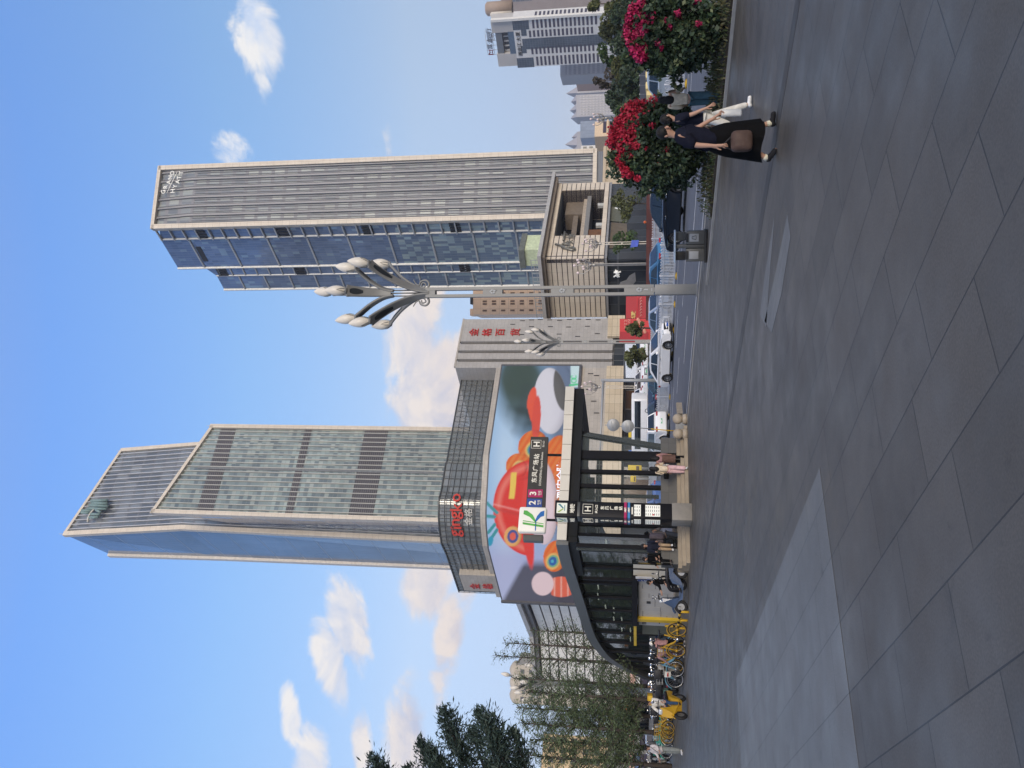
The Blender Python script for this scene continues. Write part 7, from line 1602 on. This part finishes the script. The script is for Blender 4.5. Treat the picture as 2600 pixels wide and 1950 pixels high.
putp(ysc, 1744, 1795, math.radians(262), sc=1.15)
t = thing('delivery_bag', 'black square bag hung on the yellow scooter front', 'bag', tuple(gnd(1742, 1806))); c = at(1702, 1810, 36.5); mb = MB(); mb.rbox(c, (.36, .25, .46), .07); mb.build('bag', pm('bag_black', (.012, .012, .014), .6), t)
mb = MB(); mb.tube([c+V((-.12, 0, .22)), c+V((0, 0, .34)), c+V((.12, 0, .22))], .015, 5); mb.build('strap', trimb, t)
# ================================================================ people
def skinmesh(nodes, edges, root, sub=2):
    names = list(nodes); idx = {k: i for i, k in enumerate(names)}
    me = bpy.data.meshes.new('s'); me.from_pydata([tuple(nodes[k][0]) for k in names], [(idx[a], idx[b]) for a, b in edges], []); me.update()
    o = bpy.data.objects.new('s', me); COL.objects.link(o); md = o.modifiers.new('k', 'SKIN'); md.use_smooth_shade = True; md.branch_smoothing = .4
    if not me.skin_vertices: 
        with bpy.context.temp_override(object=o, active_object=o): bpy.ops.mesh.customdata_skin_add()
    for k in names:
        r_ = nodes[k][1]; sv = me.skin_vertices[0].data[idx[k]]; sv.radius = r_ if hasattr(r_, '__len__') else (r_, r_); sv.use_root = (k == root)
    s2 = o.modifiers.new('u', 'SUBSURF'); s2.levels = sub; s2.render_levels = sub
    bpy.context.view_layer.update()
    m2 = bpy.data.meshes.new_from_object(o.evaluated_get(bpy.context.evaluated_depsgraph_get()))
    bpy.data.objects.remove(o); bpy.data.meshes.remove(me); return m2
def skinobj(name, nodes, edges, root, mat, parent, sub=2):
    me = skinmesh(nodes, edges, root, sub); me.name = name; me.materials.clear(); me.materials.append(mat)
    o = bpy.data.objects.new(name, me); COL.objects.link(o); o.parent = parent; return o
skinm = pm('skin', (.40, .235, .165), .5, var=.06, scale=6); hairm = pm('hair_black', (.010, .009, .009), .6, var=.25, scale=20, spec=.2)
def cloth(name, col, rough=.8): return pm('cloth_'+name, col, rough, var=.2, scale=9, bump=.6, spec=.06)
def rotv(v, axis, a): return Matrix.Rotation(a, 3, axis)@V(v)
def person(label, p, hd, H=1.68, hipL=0, hipR=0, kneeL=0, kneeR=0, shL=0, shR=0, abL=.12, abR=.12, elL=.2, elR=.2, lean=0.0, hip_z=None, hy=0.0, hp=0.0, top=None, topc='white', sleeve=1.0, legs='trousers', legc='grey', shoec='white', hair='short', hairc=None, cap=None, face=False, wide=1.0, coat=1.0, group=None, spread=.0):
    k = H/1.7; t = thing('person', label, 'person', tuple(p), math.atan2(hd[1], hd[0]), group=group)
    th, sh_, ua, fa = .42*k, .41*k, .29*k, .25*k
    J = {}
    def leg(s_, a, b):
        d1 = V((math.sin(a), s_*math.sin(spread), -math.cos(a))); d2 = V((math.sin(a-b), s_*math.sin(spread)*.3, -math.cos(a-b)))
        return d1.normalized(), d2.normalized()
    dl = {1: leg(1, hipL, kneeL), -1: leg(-1, hipR, kneeR)}
    lowest = min((dl[s_][0]*th+dl[s_][1]*sh_).z for s_ in (1, -1))
    hz0 = hip_z if hip_z is not None else -lowest+.085*k
    hipc = V((0, 0, hz0))
    for s_, n_ in ((1, 'L'), (-1, 'R')):
        J['hip'+n_] = hipc+V((0, s_*.085*k, -.02*k)); J['knee'+n_] = J['hip'+n_]+dl[s_][0]*th; J['ank'+n_] = J['knee'+n_]+dl[s_][1]*sh_
        d = dl[s_][1]; a_ = math.atan2(d.x, -d.z); fo = V((math.cos(a_*.8), 0, math.sin(a_*.8))); J['toe'+n_] = J['ank'+n_]+fo*.16*k+V((0, s_*.02, -.045*k)); J['heel'+n_] = J['ank'+n_]-fo*.05*k+V((0, 0, -.05*k))
    R_ = Matrix.Rotation(lean, 3, 'Y'); up_ = lambda x, y, z: hipc+R_@V((x, y, z))*k
    J['pel'] = hipc+V((0, 0, .04*k)); J['spi'] = up_(.0, 0, .20); J['che'] = up_(-.01, 0, .40); J['nec'] = up_(-.01, 0, .535)
    ne = J['nec']; hd_ = R_@V((.02, 0, .10))*k; J['chin'] = ne+hd_*.5; hv = Matrix.Rotation(hp, 3, 'Y')@(R_@V((.012, 0, .115)))*k; J['sku'] = J['chin']+hv*.72; J['crn'] = J['chin']+hv*1.35
    for s_, n_, sa, ab, eb in ((1, 'L', shL, abL, elL), (-1, 'R', shR, abR, elR)):
        J['sho'+n_] = up_(-.01, s_*.175, .485); d = R_@V((math.sin(sa)*math.cos(ab), s_*math.sin(ab), -math.cos(sa)*math.cos(ab)))
        J['elb'+n_] = J['sho'+n_]+d*ua; ax = V((0, 1, 0)); d2 = Matrix.Rotation(-eb, 3, 'Y')@V((d.x, d.y*.4, d.z)); d2.normalize(); J['wri'+n_] = J['elb'+n_]+d2*fa; J['pal'+n_] = J['wri'+n_]+d2*.075*k; J['dir'+n_] = d2
    nd = {'pel': (J['pel'], .10*k), 'spi': (J['spi'], .075*k), 'che': (J['che'], .07*k), 'nec': (J['nec'], .044*k), 'chin': (J['chin'], (.055*k, .062*k)), 'sku': (J['sku'], (.078*k, .092*k)), 'crn': (J['crn'], (.055*k, .065*k))}
    ed = [('pel', 'spi'), ('spi', 'che'), ('che', 'nec'), ('nec', 'chin'), ('chin', 'sku'), ('sku', 'crn')]
    for n_ in 'LR':
        s_ = 1 if n_ == 'L' else -1
        nd['sho'+n_] = (J['sho'+n_], .042*k); nd['elb'+n_] = (J['elb'+n_], .042*k); nd['wri'+n_] = (J['wri'+n_], .027*k); nd['pal'+n_] = (J['pal'+n_], (.036*k, .018*k))
        ed += [('che', 'sho'+n_), ('sho'+n_, 'elb'+n_), ('elb'+n_, 'wri'+n_), ('wri'+n_, 'pal'+n_)]
        d2 = J['dir'+n_]; sd_ = V((0, 1, 0)); sd_ = (sd_-d2*sd_.dot(d2)).normalized(); nn_ = d2.cross(sd_)
        for f in range(4):
            ln = (.075, .085, .08, .065)[f]*k; q = J['pal'+n_]+d2*.03*k+nn_*(f-1.5)*.019*k; q2 = q+d2*ln*.5; q3 = q2+(d2*.75+sd_*(-s_)*.5).normalized()*ln*.5
            nd['f%s%d' % (n_, f)] = (q2, .0088*k); nd['g%s%d' % (n_, f)] = (q3, .0075*k); ed += [('pal'+n_, 'f%s%d' % (n_, f)), ('f%s%d' % (n_, f), 'g%s%d' % (n_, f))]
        nd['t'+n_] = (J['wri'+n_]+d2*.05*k-nn_*.045*k, .010*k); nd['u'+n_] = (J['wri'+n_]+d2*.095*k-nn_*.055*k, .008*k); ed += [('wri'+n_, 't'+n_), ('t'+n_, 'u'+n_)]
        nd['hip'+n_] = (J['hip'+n_], .085*k); nd['knee'+n_] = (J['knee'+n_], .056*k); nd['ank'+n_] = (J['ank'+n_], .038*k); nd['toe'+n_] = (J['toe'+n_], .03*k)
        ed += [('pel', 'hip'+n_), ('hip'+n_, 'knee'+n_), ('knee'+n_, 'ank'+n_), ('ank'+n_, 'toe'+n_)]
    skinobj('body', nd, ed, 'pel', skinm, t)
    # upper clothing
    tc_ = top or cloth(topc, (.5, .5, .5)); hem = .02-(.10*coat)
    P0 = hipc+R_@V((0, 0, hem))*k
    cn = {'h': (P0, (.155*k*wide, .125*k*wide)), 'b': (J['spi'], (.142*k*wide, .128*k*wide)), 'c': (J['che'], (.148*k*wide**.5, .14*k)), 'n': (J['nec']-(J['nec']-J['che'])*.05, .075*k)}
    ce = [('h', 'b'), ('b', 'c'), ('c', 'n')]
    for n_ in 'LR':
        cn['s'+n_] = (J['sho'+n_]+Z*.008*k, .086*k); ce.append(('c', 's'+n_)); se = J['sho'+n_]+(J['elb'+n_]-J['sho'+n_])*min(1, sleeve*2); cn['e'+n_] = (se, (.066 if sleeve > .5 else .078)*k*wide**.5); ce.append(('s'+n_, 'e'+n_))
        if sleeve > .5: cn['w'+n_] = (J['elb'+n_]+(J['wri'+n_]-J['elb'+n_])*min(.96, (sleeve-.5)*2), .046*k); ce.append(('e'+n_, 'w'+n_))
    skinobj('top', cn, ce, 'b', tc_, t)
    lc_ = cloth(legc, (.2, .2, .2)) if isinstance(legc, str) else legc
    if legs == 'trousers' or legs == 'wide':
        wd_ = 1.0 if legs == 'trousers' else 1.45
        ln_ = {'p': (hipc+V((0, 0, .03*k)), (.142*k, .115*k))}; le = []
        for n_ in 'LR':
            ln_['h'+n_] = (J['hip'+n_]-Z*.04*k, .098*k*wd_**.3); ln_['k'+n_] = (J['knee'+n_], .074*k*wd_); ln_['m'+n_] = ((J['knee'+n_]+J['ank'+n_])/2, .068*k*wd_); ln_['a'+n_] = (J['ank'+n_]-(J['knee'+n_]-J['ank'+n_])*-.03, .062*k*wd_); le += [('p', 'h'+n_), ('h'+n_, 'k'+n_), ('k'+n_, 'm'+n_), ('m'+n_, 'a'+n_)]
        skinobj('trousers', ln_, le, 'p', lc_, t)
    else:      # long full skirt around both legs
        mb = MB(); n = 28; rings = []; fm_ = (J['ankL']+J['ankR'])/2; sx = abs(J['ankL'].x-J['ankR'].x)/2
        for j in range(9):
            u = j/8; c = hipc*(1-u)+V((fm_.x, 0, .20*k))*u+Z*.10*k*(1-u); rx = (.13+.07*min(1, u*3))*k*(1-u)+(sx*.92+.09*k)*u; ry = (.15*(1-u)+.21*u)*k
            rings.append([c+V((rx*math.cos(a), ry*math.sin(a), .025*math.sin(3*a+1)*u))*1.0+V((rx*.05*u*math.cos(a)*math.sin(9*a), ry*.06*u*math.sin(a)*math.sin(9*a), 0)) for a in np.linspace(0, 2*math.pi, n, endpoint=False)])
        mb.add([q for g in rings for q in g], [(j*n+i, j*n+(i+1) % n, (j+1)*n+(i+1) % n, (j+1)*n+i) for j in range(8) for i in range(n)], 0, True); mb.build('skirt', lc_, t, local=True)
    sc_ = cloth('shoe_'+shoec, {'white': (.62, .62, .60), 'black': (.018, .018, .02), 'grey': (.3, .3, .3), 'brown': (.12, .08, .05)}[shoec], .6)
    for n_ in 'LR':
        skinobj('shoe', {'a': (J['ank'+n_]+Z*.0, .050*k), 'h': (J['heel'+n_]+Z*.012*k, .046*k), 'm': ((J['ank'+n_]+J['toe'+n_])/2-Z*.018*k, (.048*k, .042*k)), 't': (J['toe'+n_]+Z*.006*k, (.046*k, .032*k))}, [('a', 'm'), ('a', 'h'), ('m', 't')], 'm', sc_, t)
    # head turn for face and hair
    hq = Matrix.Rotation(hy, 3, 'Z'); c = J['sku']; hm = hairc or hairm
    mb = MB(); B_ = lambda x, y, z: c+hq@V((x, y, z))*k
    if cap is not None:
        mb.ball(B_(-.005, 0, .045), (.118*k, .112*k, .11*k), 16, 10); mb.build('helmet' if cap[0] == 'helmet' else 'cap', cap[1], t, local=True); mb = MB()
        mb.rbox(B_(.10, 0, .03), (.14*k, .16*k, .02*k), .008, rz=hy); mb.build('visor', cap[1], t, local=True); mb = MB()
    mb.ball(B_(-.022, 0, .034), (.100*k, .094*k, .104*k), 16, 10)
    if hair in ('short',): mb.ball(B_(-.05, 0, -.02), (.065*k, .085*k, .08*k), 12, 8)
    if hair == 'long':
        mb.ball(B_(-.055, 0, -.03), (.07*k, .10*k, .13*k), 12, 8); mb.ball(B_(-.085, 0, -.16), (.055*k, .115*k, .17*k), 12, 8)
    mb.build('hair', hm, t, local=True)
    for s_ in (1, -1):
        mb = MB(); mb.ball(B_(.0, s_*.082, -.005), (.018*k, .012*k, .03*k), 8, 6); mb.build('ear', skinm, t, local=True)
    if face:
        for s_ in (1, -1):
            mb = MB(); mb.ball(B_(.084, s_*.033, .0), (.010*k, .015*k, .008*k), 8, 6); mb.build('eye', pm('eye_dark', (.02, .015, .012), .3), t, local=True)
            mb = MB(); mb.ball(B_(.085, s_*.034, .022), (.008*k, .024*k, .005*k), 8, 4); mb.build('eyebrow', hairm, t, local=True)
        mb = MB(); mb.ball(B_(.094, 0, -.022), (.020*k, .014*k, .026*k), 8, 6); mb.build('nose', skinm, t, local=True)
        mb = MB(); mb.ball(B_(.078, 0, -.062), (.012*k, .026*k, .008*k), 8, 6); mb.build('mouth', pm('lips', (.24, .09, .08), .5), t, local=True)
    t['j'] = 0; del t['j']
    Mw = Matrix.Translation(V(p))@Matrix.Rotation(math.atan2(hd[1], hd[0]), 4, 'Z')
    return t, {n: Mw@q for n, q in J.items() if not n.startswith('dir')}
navy = cloth('navy', (.010, .011, .020)); black = cloth('black', (.005, .005, .0055)); whitec = cloth('white_cotton', (.58, .56, .50)); jeans = cloth('jeans', (.055, .105, .13)); creamc = cloth('cream', (.62, .52, .38)); pinkc = cloth('pink', (.55, .36, .36)); greyc = cloth('grey_cloth', (.22, .235, .215)); brownc = cloth('brown', (.12, .07, .055)); dusk = cloth('dusk_pink', (.30, .17, .17)); purp = cloth('mauve', (.115, .095, .105)); tan_ = cloth('tan', (.32, .23, .14)); dnavy = cloth('blue_jean', (.03, .06, .12)); orange = cloth('orange', (.70, .13, .03))
# front pair
pa = gnd(1971, 347); A_, JA = person('person in navy tee and long black skirt striding right with a brown bag', pa, (.90, -.43), H=1.73, hipL=.24, hipR=-.20, kneeL=.05, kneeR=.32, shL=.36, shR=-.22, abL=.10, abR=.25, elL=.35, elR=.35, lean=.17, hy=-.75, hp=.18, top=navy, sleeve=.5, wide=1.4, coat=1.5, legs='skirt', legc=black, shoec='black', face=True)
for n_ in 'LR':
    q = JA['ank'+n_]-pa; mb = MB(); mb.tube([JA['ank'+n_]+Z*.0, JA['ank'+n_]+(JA['knee'+n_]-JA['ank'+n_])*.15], [.045, .045], 10); o = mb.build('sock', cloth('sock', (.55, .52, .40)), None); o.parent = A_; o.matrix_parent_inverse = (Matrix.Translation(V(pa))@Matrix.Rotation(math.atan2(-.43, .90), 4, 'Z')).inverted()
def lugg(name, label, cat, c, d, r_, mat, strap=None, M=None, sm=None):
    t = thing(name, label, cat, tuple(c)); mb = MB(); mb.rbox(c, d, r_, seg=3, M=M); mb.build('bag', mat, t)
    if strap: mb = MB(); mb.tube(strap, .012, 6); mb.build('strap', sm or trimb, t)
    return t
hR = JA['palR']+V((0, 0, -.02)); lugg('leather_bag', 'brown leather holdall hanging from the hand of the person in black', 'bag', hR+V((.04, -.05, -.27)), (.30, .17, .30), .07, cloth('leather', (.075, .05, .042), .45), [hR+V((-.07, -.03, -.14)), hR, hR+V((.12, -.05, -.14))])
hL = JA['palL']; lugg('plastic_bag', 'clear plastic bag with pink bottom held in the forward hand', 'bag', hL+V((.03, 0, -.20)), (.11, .05, .30), .03, glassm('bag_film', (.55, .57, .58), .55, .3), [hL+V((.0, 0, -.06)), hL])
pb = gnd(1911, 296); B2, JB = person('person in white trousers and white trainers hidden behind the one in black', pb, (.93, -.20), H=1.63, hipL=.30, hipR=-.30, kneeL=.05, kneeR=.35, shL=-.25, shR=.25, lean=.05, hy=.4, top=navy, sleeve=.42, coat=1.1, legs='trousers', legc=whitec, shoec='white')
pc = gnd(1836, 247); C2, JC = person('person with long black hair in cream shirt and jeans, seen from behind', pc, (.45, .89), H=1.58, hipL=.14, hipR=-.10, kneeL=.02, kneeR=.12, shL=.25, shR=.30, elL=.9, elR=1.0, lean=.04, hp=.25, top=creamc, sleeve=.95, wide=1.05, coat=.5, legs='wide', legc=jeans, shoec='white', hair='long')
# by the metro steps
pd = gnd(1747, 1192); D2_, JD = person('person in cream jacket and pale pink trousers with a black shoulder bag', pd, (.05, 1), H=1.66, hipL=.08, hipR=-.12, kneeR=.25, shL=.1, shR=.3, elR=1.2, lean=.02, top=creamc, sleeve=.95, legs='wide', legc=pinkc, shoec='white', hair='long', coat=.7)
lugg('shoulder_bag', 'small black shoulder bag on the side of the person in pink trousers', 'bag', JD['hipL']+V((-.22, -.06, .06)), (.26, .13, .22), .04, cloth('black', (.01, .01, .011)), [JD['hipL']+V((-.15, -.05, .16)), JD['che']+V((-.1, -.14, .1)), JD['shoR']+V((0, -.05, .07))])
pe = gnd(1745, 1166); E2_, JE = person('person in dusky pink top and brown coat carrying white papers', pe, (-.25, .97), H=1.62, hipL=.15, hipR=-.12, kneeR=.2, shL=.25, shR=.1, elL=.9, lean=.02, top=dusk, sleeve=.95, legs='trousers', legc=black, shoec='grey', hair='long', coat=.6)
mb = MB(); q = lambda z: JE['pel']+Z*z; mb.lathe([(.20, -.38), (.19, -.1), (.17, .12), (.15, .2)], 18, JE['pel'], 0); o = mb.build('coat_skirt', brownc, None); o.parent = E2_; o.matrix_parent_inverse = (Matrix.Translation(V(pe))@Matrix.Rotation(math.atan2(.97, -.25), 4, 'Z')).inverted()
t = thing('paper_roll', 'white paper roll held between the two people at the metro steps', 'paper', tuple(JE['palL'])); c = JE['spi']+V((-.26, -.12, -.05)); mb = MB(); mb.rbox(c, (.06, .05, .42), .015); mb.build('sheet', pm('paper_white', (.68, .66, .60), .6), t); mb = MB(); mb.tube([c-Z*.05-V((.035, 0, 0)), c-Z*.05+V((.035, -.03, 0)), c-Z*.05+V((.035, .03, 0))], .012, 5); mb.build('band', trimb, t)
pf = gnd(1746, 1361); F2, JF = person('person in dark cap with a big mauve backpack walking past the totem', pf, (.35, .93), H=1.86, hipL=.22, hipR=-.2, kneeR=.3, shL=.1, shR=.35, elR=1.0, lean=.06, top=cloth('plaid', (.16, .14, .13)), sleeve=.95, legs='wide', legc=cloth('slate', (.05, .055, .065)), shoec='black', hair='short', cap=('cap', black))
bpk = thing('backpack', 'big mauve grey backpack on the walker beside the totem', 'backpack', tuple(JF['che'])); c = JF['spi']+V((-.12, -.26, .12)); mb = MB(); mb.rbox(c, (.50, .30, .66), .13, seg=3); mb.build('bag', purp, bpk); mb = MB(); mb.rbox(c+V((0, -.16, -.12)), (.34, .10, .3), .05); mb.build('pocket', purp, bpk)
pg = gnd(1747, 1387); zs_ = zpl
seat = lambda Y, back=.1: onpl(1690, Y, FL+eU*back, eU)
s_ = seat(1388); s_.z = 0; G2, JG = person('person in dark jacket and tan trousers sitting on the plinth edge', s_, (.15, -1), H=1.66, hipL=1.35, hipR=1.25, kneeL=1.25, kneeR=1.1, shL=.5, shR=.5, elL=.9, elR=.9, lean=.12, hip_z=zpl+.09, hp=.2, top=cloth('ink', (.014, .016, .028)), sleeve=.95, legs='trousers', legc=tan_, shoec='white')
s_ = seat(1416, .25); s_.z = 0; H2, JH = person('person all in black sitting hunched at the left end of the plinth', s_, (-.3, -.95), H=1.62, hipL=1.4, hipR=1.3, kneeL=1.4, kneeR=1.3, shL=.6, shR=.5, elL=1.1, elR=1.0, lean=.3, hip_z=zpl+.09, hp=.3, top=black, sleeve=.95, legs='trousers', legc=black, shoec='black')
# scooter rider in black, looking left
ps_ = gnd(1747, 1480); I2, JI = person('person in black sitting astride the blue scooter with a phone in hand', ps_+V((.02, 0, 0)), (-.93, -.36), H=1.68, hipL=1.05, hipR=1.0, kneeL=1.15, kneeR=.95, shL=.7, shR=.6, elL=.7, elR=.8, lean=.10, hip_z=.98, hy=.2, hp=.15, top=black, sleeve=.95, legs='trousers', legc=cloth('coal', (.014, .014, .016)), shoec='black', face=True, spread=.16)
t = thing('mobile_phone', 'small phone held by the scooter rider in black', 'phone', tuple(JI['palR'])); mb = MB(); mb.rbox(JI['palR']+V((-.03, -.04, .03)), (.07, .02, .15), .006); mb.build('case', trimb, t); mb = MB(); mb.rbox(JI['palR']+V((-.03, -.052, .03)), (.06, .004, .13), .001); mb.build('display', pm('phone_screen', (.1, .12, .14), .1), t)
# helmeted pair at the bikes
pk_ = gnd(1741, 1634); K2, JK = person('person in dusty pink jacket and white helmet standing over a bike', pk_, (-.75, .65), H=1.60, hipL=.1, hipR=-.05, shL=.7, shR=.7, elL=.5, elR=.5, lean=.2, top=dusk, sleeve=.95, legs='trousers', legc=black, shoec='grey', cap=('helmet', pm('helmet_white', (.60, .58, .52), .3, coat=.5)))
pl_ = gnd(1738, 1657); L2, JL = person('person in mauve pink bending over the blue bike handlebar', pl_, (-.95, .3), H=1.52, hipL=.1, hipR=-.05, shL=.9, shR=.8, elL=.4, elR=.4, lean=.55, hp=-.1, top=cloth('mauve_pink', (.26, .16, .17)), sleeve=.95, legs='trousers', legc=cloth('violet', (.06, .04, .08)), shoec='grey')
# rider on the yellow scooter
pm_ = gnd(1744, 1796); M2, JM = person('person in white jacket riding the yellow scooter toward the camera', pm_+V((.02, .32, 0)), (-.10, -1), H=1.72, hipL=1.05, hipR=1.05, kneeL=1.0, kneeR=1.0, shL=.95, shR=.95, abL=.25, abR=.25, elL=.25, elR=.25, lean=.22, hip_z=.98, hp=-.05, top=whitec, sleeve=.98, legs='trousers', legc=dnavy, shoec='black', face=True, spread=.22)
pn_ = gnd(1733, 1907); N2_, JN = person('person in white jacket and grey green trousers standing by the bikes', pn_, (-.55, -.84), H=1.82, hipL=.10, hipR=-.06, kneeL=.04, shL=.15, shR=.25, elL=1.1, elR=1.0, abL=.3, abR=.25, lean=-.02, hp=.2, hy=.3, top=cloth('pale_jacket', (.58, .53, .50)), sleeve=.95, wide=1.2, legs='wide', legc=greyc, shoec='white', face=True, spread=.08)
lugg('sling_bag', 'dark grey sling bag behind the shoulder of the person in white', 'bag', JN['che']+V((.20, .10, .02)), (.16, .2, .34), .06, cloth('grey_bag', (.10, .10, .10)), [JN['che']+V((.18, .0, .2)), JN['shoL']+V((.0, -.08, .06)), JN['spi']+V((-.1, -.16, -.05))])
po = st(46, 43.5, zt(46)); po = gnd(1690, 563, .1); O2, JO = person('road worker in orange vest behind the dark navy sedan', po, (.5, -.8), H=1.95, shL=.3, elL=.7, top=orange, sleeve=.95, legs='trousers', legc=cloth('work_blue', (.04, .06, .10)), shoec='black', cap=('helmet', pm('helmet_orange', (.6, .12, .03), .4)))
pq = gnd(1707, 1762); P2_, JP = person('person with grey top among the scooters near the delivery box', pq+V((0, 1.2, 0)), (-.2, -1), H=1.7, lean=.1, shL=.5, elL=.8, top=cloth('mid_grey', (.16, .16, .17)), sleeve=.9, legs='trousers', legc=black, shoec='black')
# ================================================================ a little air: far towers pale towards the horizon
hz = pm('haze_air', (.5, .5, .5)); nt_ = hz.node_tree; nt_.nodes.clear(); oo = nt_.nodes.new('ShaderNodeOutputMaterial'); pv = nt_.nodes.new('ShaderNodeVolumePrincipled')
pv.inputs['Color'].default_value = (.86, .88, .96, 1); pv.inputs['Density'].default_value = 0.00022; pv.inputs['Anisotropy'].default_value = .2; nt_.links.new(pv.outputs[0], oo.inputs['Volume'])
mb = MB(); mb.box((0, 450, 88), (2600, 1700, 182)); o = mb.build('haze', hz, uv=False); tag(o, kind='stuff')
